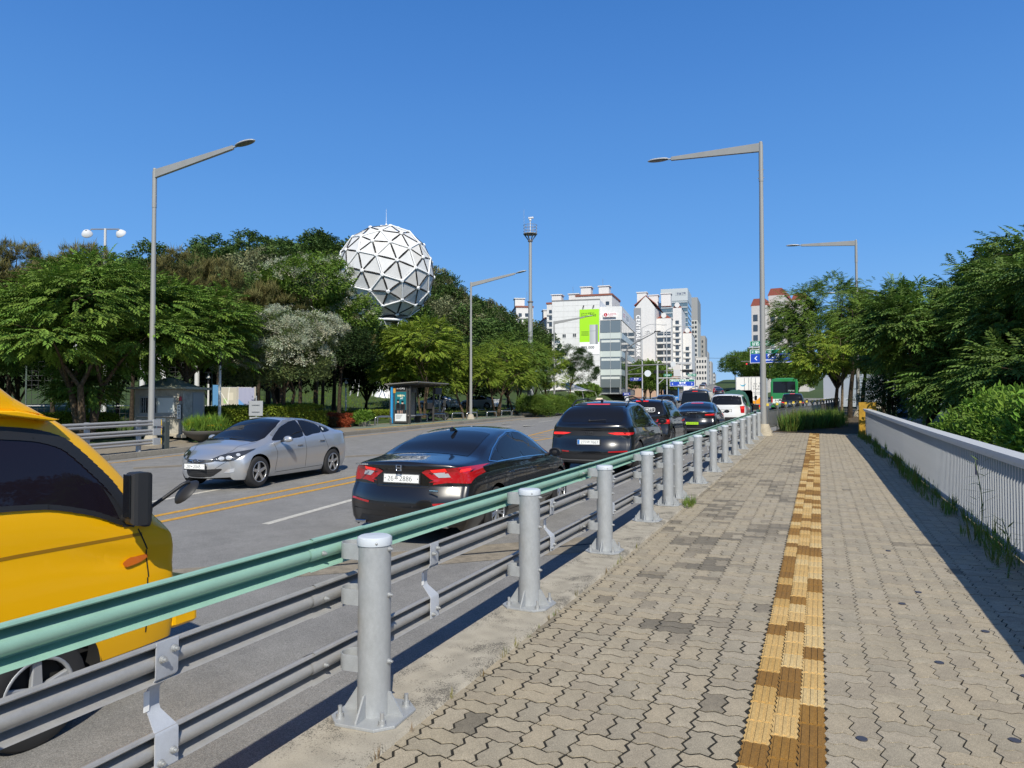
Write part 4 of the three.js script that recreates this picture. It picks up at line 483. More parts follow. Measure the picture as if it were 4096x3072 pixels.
// --- yellow light truck cab in the near lane
{
  const o = { L: 1.88, r: .30, gc: .36, wb: 3, ro: .75, k: .14, arch: .075, n: 40, plan: [[0, .87], [1.38, .87], [1.66, .85], [1.88, .74]], belt: [[0, 1.345], [.5, 1.34], [.85, 1.3], [1.15, 1.2], [1.5, 1.1], [1.88, .98]], top: [[0, 1.92], [.55, 1.93], [.86, 1.895], [1.04, 1.8], [1.22, 1.64], [1.4, 1.43], [1.53, 1.25], [1.64, 1.14], [1.88, 1.0]], rear: () => 0, rc: .02, front: curve([[.3, .05], [.5, 0], [.72, 0], [.74, .03], [.95, .03], [1.05, .08]]), fc: .16, eF: .3, prof: [[0, .97], [.15, .99], [.4, 1], [.6, .996], [.71, .988], [.735, .978], [.76, .99], [.9, .994], [1, .985]] };
  const yel = phys([.90, .46, .0], .4, 0, { clearcoat: .45, clearcoatRoughness: .08, specularIntensity: .6 }), truck = thing('light_truck', 'bright yellow light truck with a roof air deflector at the left edge', 'truck', [-4.83, RY(-4.8, -3) - RD(-3) - .02, -2.79], 0.02); const geo = loftCar(o), S = surface(geo), Z = zOf(o);
  mesh('cab', geo, yel, truck);
  const win = [[.04, 1.37], [.04, 1.76], [.4, 1.755], [.73, 1.725], [.905, 1.665], [1.055, 1.525], [1.18, 1.39], [1.26, 1.24], [1.22, 1.2], [1.05, 1.275], [.77, 1.35], [.4, 1.375]];
  put(truck, 'side_window', S, phys([.012, .009, .014], .03, 0, { ior: 1.4 }), ['R', Z(win), .006]); put(truck, 'side_window', S, glassDark, ['L', Z(win), .006]);
  const run = (name, m, q, w, off) => mesh(name, q.slice(0, -1).map((a, i) => S.patch('R', Z(ribbon([a[0] - .004, a[1]], [q[i + 1][0] + .004, q[i + 1][1]], w)), off, .04)), m, truck);
  const arc = smooth([[0, 1.77], [.4, 1.765], [.74, 1.735], [.92, 1.675], [1.07, 1.535], [1.19, 1.405], [1.28, 1.25], [1.3, 1.17]].concat([[0, .5]]), 4).slice(0, 28); run('window_seal', plasticBlack, arc, .07, .012); run('window_seal', plasticBlack, smooth([[0, 1.365], [.4, 1.362], [.77, 1.335], [1.05, 1.258], [1.22, 1.18], [1.3, 1.14], [.6, .5]], 4).slice(0, 21), .03, .012);
  put(truck, 'quarter_panel', S, plasticBlack, ['R', Z([[1.13, 1.4], [1.3, 1.22], [1.33, 1.14], [1.24, 1.15], [1.19, 1.28]]), .01]);
  put(truck, 'windscreen', S, glassDark, ['T', [[-.6, .0], [.6, .0], [.68, -.6], [-.68, -.6]], .005]);
  run('door_seam', under, [[1.36, 1.12], [1.42, .98], [1.43, .8], [1.42, .45]], .01, .002); run('door_seam', under, [[.02, .72], [.2, .68], [.36, .62]], .01, .002); run('fender_seam', under, [[1.42, .735], [1.72, .74]], .008, .002); run('swage_shade', std([.35, .17, .004], .5), [[0, 1.09], [.6, 1.095], [1.38, 1.085]], .02, .0015);  // shade of the swage groove painted on as a darker yellow strip
  put(truck, 'indicator_lamp', S, amberLens, ['R', Z(smooth([[1.24, .925], [1.26, .9], [1.35, .905], [1.42, .93], [1.41, .955], [1.3, .95]], 3)), .014]); mesh('bumper', prism([[-.6, .36], [.6, .36], [.82, .4], [.84, .42], [.84, .68], [.8, .72], [-.8, .72], [-.84, .68], [-.84, .42], [-.82, .4]], .24, .04, 3).translate(0, 0, -.94), yel, truck);
  for (const d of [1, -1]) put(truck, 'headlamp', S, clearLens, [d > 0 ? 'FR' : 'FL', [[-1.12 * d, .78], [-1.12 * d, 1.0], [-.98 * d, 1.04], [-.96 * d, .78]], .006]);
  const dp = [[-1.6, 1.9], [-1.6, 2.7], [-.9, 2.7], [-.45, 2.6], [-.1, 2.45], [.2, 2.27], [.42, 2.12], [.64, 1.95], [.8, 1.86], [.83, 1.84], [.6, 1.84]]; mesh('air_deflector', prism(dp, 1.56, .05, 4).rotateY(Math.PI / 2).translate(-.78, 0, .94), yel, truck); mesh('deflector_lip', prism([[-1.5, 1.86], [.5, 1.86], [.82, 1.815], [.86, 1.825], [.62, 1.875], [-1.5, 1.89]], 1.64, .006).rotateY(Math.PI / 2).translate(-.82, 0, .94), yel, truck);
  const mg = new THREE.Group(); mg.name = 'wing_mirror'; mg.position.set(1.0, 1.335, -.30); mg.rotation.y = -.25; truck.add(mg); mesh('shell', rbox(.11, .32, .14, 0, 0, 0, .04), plasticBlack, mg); mesh('mirror_glass', rbox(.085, .26, .01, 0, .02, .071, .003), glassDark, mg); mesh('stalk', bar([-.03, -.1, 0], [-.16, -.14, .02], .03), plasticBlack, mg);
  const rm = new THREE.Group(); rm.name = 'round_mirror'; rm.position.set(.85, 1.19, -.46); truck.add(rm); mesh('base', cyl(.05, .018, .13, .03, .02, 0, 10, 0, 0, -.5), plasticBlack, rm); mesh('stalk', tube([[.04, .05, 0], [.1, .12, -.08], [.17, .2, -.16], [.18, .21, -.2]], .012, 12, 6), plasticBlack, rm); mesh('shell', xf(new THREE.SphereGeometry(.1, 18, 8, 0, 7, 0, 1.35).scale(1, .5, 1), .17, .135, -.2, .75, 0, .35), plasticBlack, rm);
  mesh('chassis', [box(1.2, .25, 5, 0, .5, 2.2), box(1.5, .4, .9, 0, .62, .2)], under, truck); mesh('load_bed', [box(1.7, .06, 2.9, 0, .82, 2.5), box(.05, .4, 2.9, .84, 1.02, 2.5), box(.05, .4, 2.9, -.84, 1.02, 2.5)], yel, truck); mesh('step_plate', box(.14, .03, .3, .76, .34, -.35, 0, .1), std([.5, .3, .1], .6), truck);
  mesh('arch_lining', [new THREE.CylinderGeometry(.38, .38, .5, 24, 1, true, 0, Math.PI).rotateZ(Math.PI / 2).translate(.6, .3, .19), box(.02, .6, .8, .36, .6, .19)], under, truck);
  for (const d of [1, -1]) { const w = addWheel(truck, d * .745, .30, .19, d, 'five', std([.42, .43, .44], .45, .4), .2); badgeH(w, 0, 0); const b = w.children[w.children.length - 1]; b.rotation.y = Math.PI / 2; b.position.x = .105; addWheel(truck, d * .7, .3, 2.9, d, 'five', alloyDark, .2); }
}
// --- plain box-bodied vehicles
function van(label, pos, turn, m, dims, opt = {}) {
  const [L, W, H] = dims, o = { L, r: .33, gc: .22, wb: L * .6, ro: L * .22, k: .1, n: 30, category: 'van', plan: [[0, W / 2 - .03], [.3, W / 2], [L - .6, W / 2], [L, W / 2 - .15]], belt: [[0, 1.02], [L - .9, 1.0], [L, .8]], top: [[0, H - .12], [.12, H - .02], [.5, H], [L - 1.7, H], [L - .9, H - .65], [L - .75, 1.08], [L - .1, .92], [L, .85]], rear: curve([[.2, .06], [.5, 0], [1, .03], [H, .12]]), rc: .08, front: curve([[.2, .1], [.5, 0], [1, .1]]) };
  const [car, S] = carThing('van', label, o, pos, turn, m);
  put(car, 'rear_window', S, glassDark, ['B', [[-W / 2 + .14, 1.1], [W / 2 - .14, 1.1], [W / 2 - .2, H - .22], [-W / 2 + .2, H - .22]], .006]); sideBoth(car, 'side_window', S, glassDark, zOf(o)([[.3, 1.1], [.4, H - .22], [L - 1.7, H - .22], [L - 1.05, 1.1]]), .006);
  for (const d of [-1, 1]) put(car, 'tail_lamp', S, redLens, ['B', [[d * (W / 2 - .05), 1.08], [d * (W / 2 - .13), 1.08], [d * (W / 2 - .13), .7], [d * (W / 2 - .05), .7]], .008]); put(car, 'third_brake_lamp', S, redLit, ['B', [[-.16, H - .1], [.16, H - .1], [.16, H - .125], [-.16, H - .125]], .01]); numberPlate(car, plateMat(['78', '오', '5412']), .75, L / 2 - .0); return car;
}
van('dark grey van with a wide rear window in the next lane', [-7.1, RY(-7, -48) - .28, -47.2], .04, paint([.02, .02, .022], .3, .3), [5.1, 1.92, 1.99]);
{ const t = thing('tarp_truck', 'small dark truck whose load is covered by a green tarpaulin', 'truck', [-4.95, RY(-4.9, -49) - .28, -49.2], .02);
  const tarp = std([.03, .115, .085], .75), P = []; const g = sheet(10, 14, (u, v) => { const s = v * 3.1, a = (u - .5) * 2, w = .86 - .06 * Math.sin(v * 9), h = .75 + 1.25 * Math.pow(Math.max(0, 1 - Math.abs(a) ** 3.2), .7) * (.8 + .2 * Math.sin(v * 2.6 + .4)) + noise(u * 4, v * 5) * .05; return [a * w, h, 2.3 - s]; }); mesh('tarpaulin', [g, new THREE.ShapeGeometry(shape([[-.86, .75], [.86, .75], [.8, 1.5], [.5, 1.88], [0, 1.95], [-.5, 1.88], [-.8, 1.5]])).translate(0, 0, 2.3)], tarp, t);
  mesh('cab', prism([[-2.5, .4], [-.85, .4], [-.85, 1.95], [-1.2, 2.02], [-1.9, 1.95], [-2.35, 1.2], [-2.5, 1.0]].map(([z, y]) => [-z, y]), 1.7, .05).rotateY(-Math.PI / 2).scale(1, 1, -1).translate(.85, 0, 0), paint([.02, .03, .07], .1, .3), t); mesh('load_bed', [box(1.75, .4, 3.2, 0, .72, .72)], std([.03, .05, .09], .6), t); mesh('chassis', box(1.1, .3, 4.6, 0, .42, 0), under, t); for (const d of [-1, 1]) { addWheel(t, d * .72, .33, -1.6, d, 'five', alloyDark); addWheel(t, d * .72, .33, 1.3, d, 'five', alloyDark); mesh('tail_lamp', box(.2, .1, .04, d * .7, .58, 2.34), redLens, t); const w = new THREE.Group(); w.name = 'wing_mirror'; w.position.set(d * 1.05, 1.5, -2.0); t.add(w); mesh('shell', rbox(.16, .3, .1, 0, 0, 0, .03), plasticBlack, w); mesh('stalk', bar([-d * .2, 0, 0], [0, 0, 0], .02), plasticBlack, w); } }
{ const t = thing('box_truck', 'white box truck with a blue smile and orange wave on its doors', 'truck', [-5.35, RY(-5.5, -64) - .4, -66], .02); const boxW = std([.74, .73, .70], .5, 0, { map: scaled(T.fine, .5) });
  mesh('cargo_box', rbox(2.3, 2.35, 6, 0, 2.08, 0, .02), boxW, t);
  const pm = printMat(512, 512, (x, w, h) => { x.fillStyle = '#ece9e2'; x.fillRect(0, 0, w, h); x.fillStyle = '#2aa6c8'; x.beginPath(); x.moveTo(60, 120); x.quadraticCurveTo(120, 175, 190, 110); x.quadraticCurveTo(130, 225, 60, 120); x.fill(); x.strokeStyle = x.fillStyle = '#8a8a86'; x.lineWidth = 5; hangul(x, '세상 가득', 305, 100, 40); hangul(x, '맛과 행복을', 300, 152, 38); hangul(x, '전달합니다', 305, 202, 38); x.font = 'bold 30px sans-serif'; x.fillText('DELIVERING', 310, 300); x.fillText('HAPPINESS', 318, 332); x.fillStyle = '#f0a01e'; x.beginPath(); x.moveTo(512, 340); x.quadraticCurveTo(430, 380, 400, 420); x.quadraticCurveTo(350, 470, 250, 440); x.lineTo(250, 512); x.lineTo(512, 512); x.fill(); });
  for (const d of [-1, 1]) { const uv0 = d < 0 ? 0 : .5; const g = panel(1.08, 2.2, d * .56, 2.08, 3.02); const uv = g.attributes.uv; for (let i = 0; i < uv.count; i++) uv.setX(i, uv0 + uv.getX(i) * .5); mesh('rear_door', g, pm, t); } mesh('lock_rod', [-.2, -.05, .2, .05].map((x) => cyl(.018, .018, 2.25, x * 2.2, 2.08, 3.04, 6)), std(.5, .4, .6), t); mesh('corner_post', [-1, 1].map((d) => box(.06, 2.36, .05, d * 1.13, 2.08, 3.0)), std(.55, .4, .5), t);
  mesh('cab', rbox(2.0, 1.9, 1.7, 0, 1.5, -3.95, .08), paint([.7, .7, .7], 0, .3), t); mesh('chassis', box(1.4, .35, 7.6, 0, .7, -.6), under, t); mesh('rear_bumper', box(2.1, .3, .1, 0, .62, 2.98), std([.55, .3, .06], .6), t); for (const d of [-1, 1]) { mesh('tail_lamp', box(.3, .12, .05, d * .85, .8, 3.04), redLit, t); for (const z of [2, -3.8]) addWheel(t, d * .85, .42, z, d, 'five', alloyDark, .3); } }
function bus(label, pos, turn, c, o = {}) {
  const t = thing('bus', label, 'bus', pos, turn), L = 10.9, W = 2.49, H = 3.15, b = paint(c, 0, .35);
  const back = [[-W / 2, .35], [W / 2, .35], [W / 2, 2.8], [W / 2 - .14, H - .06], [W / 2 - .4, H], [-W / 2 + .4, H], [-W / 2 + .14, H - .06], [-W / 2, 2.8]]; mesh('body', prism(back, L, .07, 3).translate(0, 0, -L / 2), b, t);
  const gl = prism([[-1.02, 1.75], [1.02, 1.75], [1.0, 2.85], [-1.0, 2.85]], .03, .01); mesh('rear_window', gl.clone().translate(0, 0, L / 2 - .01), glassDark, t); mesh('windscreen', prism([[-1.1, 1.1], [1.1, 1.1], [1.08, 2.75], [-1.08, 2.75]], .03, .01).translate(0, 0, -L / 2 - .02), glassDark, t);
  for (const d of [-1, 1]) for (let k = 0; k < 6; k++) mesh('side_window', box(.03, .95, 1.45, d * (W / 2 + .003), 2.15, -L / 2 + 1.5 + k * 1.62), glassDark, t);
  for (const d of [-1, 1]) { mesh('tail_lamp', rbox(.14, .6, .04, d * 1.12, 1.1, L / 2 + .0, .01), redLens, t); mesh('headlamp', rbox(.36, .2, .04, d * .9, .8, -L / 2, .02), clearLens, t); for (const z of [-2.6, 3.2]) addWheel(t, d * (W / 2 - .13), .48, -z + .6, d, 'five', alloyDark, .28); }
  mesh('underbody', box(W - .3, .4, L - 1, 0, .4, 0), under, t); mesh('roof_unit', rbox(1.7, .22, 2.6, 0, H + .1, -.8, .06), b, t);
  if (o.no) emblemText(t, 'route_number', o.no, .62, .24, .62, 1.95, L / 2 + .026, 0, '#cfe8d0', '#0b0d0c'); if (o.band) { mesh('advert_band', panel(2.3, .42, 0, .95, L / 2 + .006), printMat(512, 96, (x, w, h) => { x.fillStyle = '#dfe6e0'; x.fillRect(0, 0, w, h); x.fillStyle = x.strokeStyle = '#232a2a'; x.lineWidth = 8; hangul(x, o.band, 60, 14, 62); }), t); }
  if (o.dest) emblemText(t, 'destination_sign', o.dest, .7, .3, 0, 2.9, -L / 2 - .015, Math.PI, '#e8f2ff', '#0c1020'); return t;
}
bus('green city bus with route number 7016 behind the arched fence', [-3.2, RY(-3.2, -78) - .34, -79], .03, [.015, .20, .045], { no: '7016', band: '천연가스' });
bus('blue city bus facing the camera across the junction', [-22.6, RY(-22, -122) - .28, -122], Math.PI + .1, [.04, .20, .55], { dest: '172' });
// --- small distant cars: same loft, fewer fittings
const farSpecs = { sedan: { ...saloonSpec, n: 24, geo: null, S: null }, suv: suvSpec({ n: 24 }) };
function farCar(kind, label, c, l, t, back, extra) { const p = roadPt(l, t, 0), o = farSpecs[kind], [car, S] = carThing(kind === 'suv' ? 'suv' : 'saloon_car', label, o, p, back ? .09 + .045 : Math.PI + .09 + .045, paint(c, .2, .35), 'distant traffic on the hill'); car.rotation.x = 0; const tilt = Math.atan2(rise(t + 2) - rise(t - 2), 4); car.rotation.order = 'YXZ'; car.rotation.x = back ? tilt : -tilt;
  if (kind === 'suv') dress(car, S, o, { side: [[[.95, 1.2], [1.42, 1.45], [2.3, 1.57], [2.8, 1.53], [3.5, 1.13]]], rearGlassB: [[.66, 1.2], [.72, 1.24], [.6, 1.545]], screen: [[.55, 3.0], [.75, 3.65]] }); else dress(car, S, o, { side: [[[1.05, 1.03], [1.75, 1.285], [2.2, 1.35], [2.6, 1.325], [3.3, 1.0]]], rearGlass: [[.6, .8], [.6, 1.15], [.54, 1.7]], screen: [[.5, 2.78], [.6, 3.05], [.68, 3.45]] });
  const B = (n, m, y0, y1, d) => put(car, n, S, m, [d, [[.5, y0], [.8, y0], [.8, y1], [.5, y1]], .006], [d, [[-.5, y0], [-.8, y0], [-.8, y1], [-.5, y1]], .006]); B('tail_lamp', redLens, .85, .97, 'B'); B('headlamp', clearLens, .6, .72, 'F'); if (extra) mesh('roof_sign', rbox(.6, .16, .22, 0, 1.52, .2, .03), extra, car); return car; }
const taxiSign = std([.8, .75, .6], .4);
farCar('sedan', 'yellow taxi with a roof sign climbing the distant hill', [.7, .33, .02], -5.8, 158, true, taxiSign); farCar('sedan', 'dark saloon ahead of the yellow taxi on the hill', [.03, .035, .05], -5.9, 170, true); farCar('suv', 'silver grey SUV alone in the middle of the hill road', [.32, .31, .3], -3.2, 196, true); farCar('sedan', 'red car at the right edge of the hill road', [.45, .03, .03], -.8, 158, true); farCar('sedan', 'dark car just below the red car on the hill', [.02, .02, .03], -.8, 148, true);
farCar('sedan', 'white car coming down the left side of the hill near its crest', [.6, .6, .6], -16.2, 240, false); farCar('suv', 'white SUV coming down beside the crest of the hill', [.65, .65, .66], -12.6, 226, false); farCar('sedan', 'silver car on the crest of the hill', [.4, .4, .42], -4.2, 268, true); farCar('suv', 'dark SUV on the crest of the hill', [.03, .03, .04], -1.5, 262, true); farCar('sedan', 'pale car halfway down the hill, left of the double line', [.5, .5, .52], -9.3, 175, false);
farCar('suv', 'white van-like SUV just past the crossing behind the white SUV', [.62, .62, .6], -4.2, 132, true); farCar('sedan', 'dark saloon between the van and the blue bus', [.04, .04, .045], -9.2, 78, true); farCar('sedan', 'white taxi turning near the canopy on the left', [.7, .7, .7], -17.2, 84, false, taxiSign); farCar('sedan', 'orange taxi with a white roof sign behind the black SUV', [.62, .12, .03], -14.2, 70, false, taxiSign); farCar('suv', 'black SUV far ahead in the lane beyond the dark van', [.02, .02, .02], -6.8, 64, true);
const gy0 = (x, z) => groundY(x, z) + .01;
for (const [x, z, c, lab] of [[-37, -66, [.68, .68, .68], 'white car parked under the plaza trees, left one'], [-34, -70, [.66, .67, .69], 'white car parked under the plaza trees, right one']]) { const o = farSpecs.sedan, [car, S] = carThing('saloon_car', lab, o, [x, gy0(x, z), z], 1.5, paint(c, .1, .35), 'cars parked behind the plaza'); dress(car, S, o, { side: [[[1.05, 1.03], [1.75, 1.285], [2.2, 1.35], [2.6, 1.325], [3.3, 1.0]]], rearGlass: [[.6, .8], [.6, 1.15], [.54, 1.7]], screen: [[.5, 2.78], [.6, 3.05], [.68, 3.45]] }); }
// ---------- planting ----------
const leafMat = (c, tr = .35) => phys(c, .75, 0, { transmission: tr, thickness: 0, specularIntensity: .35 });
const bark = std([.24, .20, .155], .95, 0, { map: T.bark }), barkDark = std([.10, .085, .065], .95, 0, { map: T.bark }), barkPale = std([.40, .36, .29], .95, 0, { map: T.bark });
function leaf(l, w, fold = .25) { const P = [0, 0, 0, w / 2, w * fold, l * .45, 0, 0, l, 0, 0, 0, 0, 0, l, -w / 2, w * fold, l * .45]; const g = new THREE.BufferGeometry(); g.setAttribute('position', new THREE.Float32BufferAttribute(P, 3)); g.computeVertexNormals(); return g; }
function sprayGeo(n, len, l, w, droop = .3) { // leaflets in pairs along an arching stalk, tip towards +z
  const gs = []; for (let i = 0; i < n; i++) { const t = (i + .6) / n, z = t * len, y = -droop * len * t * t; for (const s of [-1, 1]) { const g = leaf(l * (1 - .35 * Math.abs(t - .55)), w); g.rotateX(.3 + .35 * rnd()); g.rotateZ(s * .35 * rnd()); g.rotateY(s * (1.15 - .5 * t) + rr(-.15, .15)); gs.push(g.translate(0, y, z)); } } gs.push(leaf(l, w).rotateX(.5).translate(0, -droop * len, len)); return M(gs);
}
function clusterGeo(n, r, l, w, flat = .6) { const gs = []; for (let i = 0; i < n; i++) { const a = rnd() * 7, e = Math.acos(rr(-.6, 1)), g = leaf(l * rr(.7, 1.2), w * rr(.8, 1.2)); g.rotateX(rr(-.6, .9)); g.rotateZ(rr(-.7, .7)); g.rotateY(rnd() * 7); const q = r * Math.cbrt(rnd()); gs.push(g.translate(Math.sin(e) * Math.cos(a) * q, Math.cos(e) * q * flat, Math.sin(e) * Math.sin(a) * q)); } return M(gs); }
function tuftGeo(n, l) { const gs = []; for (let i = 0; i < n; i++) { const g = leaf(l * rr(.7, 1.1), l * .05, .1); g.rotateX(-rr(.15, 1.15)); g.rotateY(i / n * 6.28 + rr(-.3, .3)); gs.push(g); } gs.push(leaf(l * 1.5, l * .07, .1).rotateX(-1.5)); return M(gs); }
const SP = { pinnate: sprayGeo(6, .50, .19, .072, .3), fine: sprayGeo(7, .46, .13, .05, .35), broad: clusterGeo(16, .32, .20, .10), small: clusterGeo(18, .28, .13, .06), forest: clusterGeo(16, .62, .5, .3, .7), tuft: tuftGeo(22, .34), hedge: clusterGeo(14, .09, .07, .04), blossom: clusterGeo(24, .26, .12, .035, .8), weed: (() => { const gs = []; for (let i = 0; i < 9; i++) { const g = leaf(rr(.3, .6), .022, .1); g.rotateX(-rr(.9, 1.45)); g.rotateY(rnd() * 7); gs.push(g.translate(rr(-.1, .1), 0, rr(-.1, .1))); } return M(gs); })(), plume: sprayGeo(6, .55, .12, .04, .15) };
const dm = new THREE.Object3D(), col = new THREE.Color();
function crownOf(parent, name, geo, m, lobes, n, o = {}) { // leaf clumps on the shells of overlapping lobes, thinned by noise so that gaps stay open
  const im = new THREE.InstancedMesh(geo, m, n), w = lobes.map((l) => l[3] * l[4] + l[3] * l[5] + l[4] * l[5]), tot = w.reduce((a, b) => a + b), lo = o.inner ?? .62, s0 = rnd() * 50; let k = 0, guard = 0;
  while (k < n && guard++ < n * 12) {
    let r = rnd() * tot, i = 0; while ((r -= w[i]) > 0 && i < lobes.length - 1) i++; const [cx, cy, cz, rx, ry, rz] = lobes[i];
    const a = rnd() * Math.PI * 2, u = rr(o.bottom ?? -.75, 1), h = Math.sqrt(Math.max(0, 1 - u * u)), q = lerp(lo, 1.03, Math.sqrt(rnd())) * (1 + .12 * noise(a * 1.3 + s0, u * 2.5)), d = V(h * Math.cos(a), u, h * Math.sin(a)), x = cx + d.x * rx * q, y = cy + d.y * ry * q, z = cz + d.z * rz * q;
    if (noise(x * (o.gf ?? .55) + s0, y * (o.gy ?? 1.1) + z * .4) < (o.gap ?? -.35)) continue; if (lobes.some((l, j) => j !== i && ((x - l[0]) / l[3]) ** 2 + ((y - l[1]) / l[4]) ** 2 + ((z - l[2]) / l[5]) ** 2 < .4)) continue;
    dm.position.set(x, y, z); const out = V(d.x + rr(-.5, .5), (o.lift ?? .05) + d.y * .35 + rr(-.35, .25), d.z + rr(-.5, .5)); dm.up.set(rr(-.3, .3), 1, rr(-.3, .3)); dm.lookAt(dm.position.clone().add(out)); if (o.upright) { dm.rotation.set(rr(-.5, .5), rnd() * 7, rr(-.5, .5)); } const sc = rr(.75, 1.25) * (o.scale ?? 1); dm.scale.setScalar(sc); dm.updateMatrix(); im.setMatrixAt(k, dm.matrix);
    const f = rr(.72, 1.28), hue = rr(-.12, .12); im.setColorAt(k, col.setRGB(clamp(f * (1 + hue), 0, 2), f, f * (1 - Math.abs(hue)))); k++;
  }
  im.count = k; im.name = name; im.userData.kind = 'stuff'; return add(im, parent);
}
const limb = (pts, r0, r1, n = 7) => { const c = new THREE.CatmullRomCurve3(pts.map((p) => V(...p))), seg = 10, g = new THREE.TubeGeometry(c, seg, 1, n), p = g.attributes.position, tmp = V(0, 0, 0); for (let i = 0; i <= seg; i++) { c.getPointAt(i / seg, tmp); const r = lerp(r0, r1, i / seg); for (let j = 0; j <= n; j++) { const q = i * (n + 1) + j; p.setXYZ(q, tmp.x + (p.getX(q) - tmp.x) * r, tmp.y + (p.getY(q) - tmp.y) * r, tmp.z + (p.getZ(q) - tmp.z) * r); } } return g; };
function tree(name, label, x, z, y0, H, spread, kind, o = {}) {
  const g = thing(name, label, o.category ?? 'tree', [x, y0, z], 0, o.group), base = o.clear ?? H * .3, L = o.lobes ?? 7, lobes = [], limbs = [], tr = o.trunk ?? .16, stems = o.stems ?? 1;
  for (let i = 0; i < L; i++) { const a = i * 2.4 + (o.twist ?? rnd() * 6), t = (i + .5) / L, q = spread * (i === L - 1 ? .1 : .62 * Math.sqrt(1 - t * .55)), yy = lerp(base + (H - base) * .22, H - (H - base) * .22, t); const s = spread * rr(.42, .6) * (o.lobe ?? 1); lobes.push([Math.cos(a) * q * (o.wx ?? 1), yy, Math.sin(a) * q, s * (o.wx ?? 1), s * (o.flat ?? .62), s]); }
  const trunks = []; for (let s = 0; s < stems; s++) { const a = s / stems * 6.28 + .7, lean = stems > 1 ? .35 : .1, top = [Math.cos(a) * lean * base * rr(.6, 1.2), base * 1.0, Math.sin(a) * lean * base * rr(.6, 1.2)], f = [Math.cos(a) * .12 * (stems > 1), -.3, Math.sin(a) * .12 * (stems > 1)]; trunks.push({ top, g: limb([f, [lerp(f[0], top[0], .4) + rr(-.08, .08), base * .45, lerp(f[2], top[2], .4) + rr(-.08, .08)], top], tr, tr * .62) }); }
  trunks.forEach((t) => mesh('trunk', t.g, o.bark ?? bark, g));
  lobes.forEach((l, i) => { const t = trunks[i % trunks.length].top; limbs.push(limb([[t[0], t[1] - .1, t[2]], [lerp(t[0], l[0], .45), lerp(t[1], l[1], .55), lerp(t[2], l[2], .45)], [l[0], l[1] + l[4] * .1, l[2]]], tr * .5, tr * .12, 5)); for (let b = 0; b < 2; b++) { const a = rnd() * 7; limbs.push(limb([[l[0], l[1], l[2]], [l[0] + Math.cos(a) * l[3] * .4, l[1] + l[4] * .2, l[2] + Math.sin(a) * l[5] * .4], [l[0] + Math.cos(a) * l[3] * .8, l[1] + l[4] * .3, l[2] + Math.sin(a) * l[5] * .8]], tr * .13, .01, 4)); } });
  mesh('branches', limbs, o.bark ?? bark, g); crownOf(g, 'crown', SP[kind], o.mat, lobes, o.n ?? 1500, o); if (o.blossom) crownOf(g, 'blossom', SP.blossom, o.blossom, lobes.map((l) => [l[0], l[1], l[2], l[3] * 1.04, l[4] * 1.04, l[5] * 1.04]), o.nb ?? 600, { bottom: .0, inner: .9, gap: o.bg ?? -.1, scale: o.bs ?? 1 }); return g;
}
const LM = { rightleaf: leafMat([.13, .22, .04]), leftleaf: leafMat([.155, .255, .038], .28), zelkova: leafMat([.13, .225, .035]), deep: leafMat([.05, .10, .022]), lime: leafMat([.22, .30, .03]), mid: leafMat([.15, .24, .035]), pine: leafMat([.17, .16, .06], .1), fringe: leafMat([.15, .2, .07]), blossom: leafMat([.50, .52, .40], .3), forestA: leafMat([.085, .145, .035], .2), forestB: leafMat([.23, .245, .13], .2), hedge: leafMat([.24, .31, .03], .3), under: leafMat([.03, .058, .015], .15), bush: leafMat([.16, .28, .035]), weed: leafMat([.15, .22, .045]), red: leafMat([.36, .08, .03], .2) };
const gy = (x, z) => groundY(x, z);
const ORD = ['first', 'second', 'third', 'fourth', 'fifth', 'sixth', 'seventh', 'eighth', 'ninth', 'tenth', 'eleventh', 'last'], across = (a) => a.slice().sort((p, q) => p[0] / -p[1] - q[0] / -q[1]);
// left foreground trees with layered, drooping leaf sprays
const big = { mat: LM.leftleaf, stems: 3, trunk: .17, clear: 2.2, flat: .5, lobes: 9, n: 3600, gap: -.12, gy: 1.9, gf: .6, inner: .5, group: 'broad trees behind the white booth' };
tree('broad_tree', 'broad green tree with drooping leaf sprays at the left edge of the photo', -31.5, -16.2, gy(-31.5, -16.2), 7.3, 3.8, 'pinnate', { ...big });
tree('broad_tree', 'broad layered green tree between the left edge and the street lamp', -26.0, -18.6, gy(-26, -18.6), 7.5, 4.0, 'pinnate', { ...big, n: 5200 });
tree('broad_tree', 'broad green tree spreading over the white booth and lamp post', -26.6, -23.9, gy(-26.6, -23.9), 7.2, 2.8, 'pinnate', { ...big, clear: 2.6, n: 3000, stems: 2 });
tree('young_tree', 'small drooping tree left of the white booth', -26.9, -19.6, gy(-26.9, -19.6), 2.5, 1.25, 'pinnate', { mat: LM.mid, clear: 1.5, lobes: 4, n: 420, trunk: .1, flat: .5 });
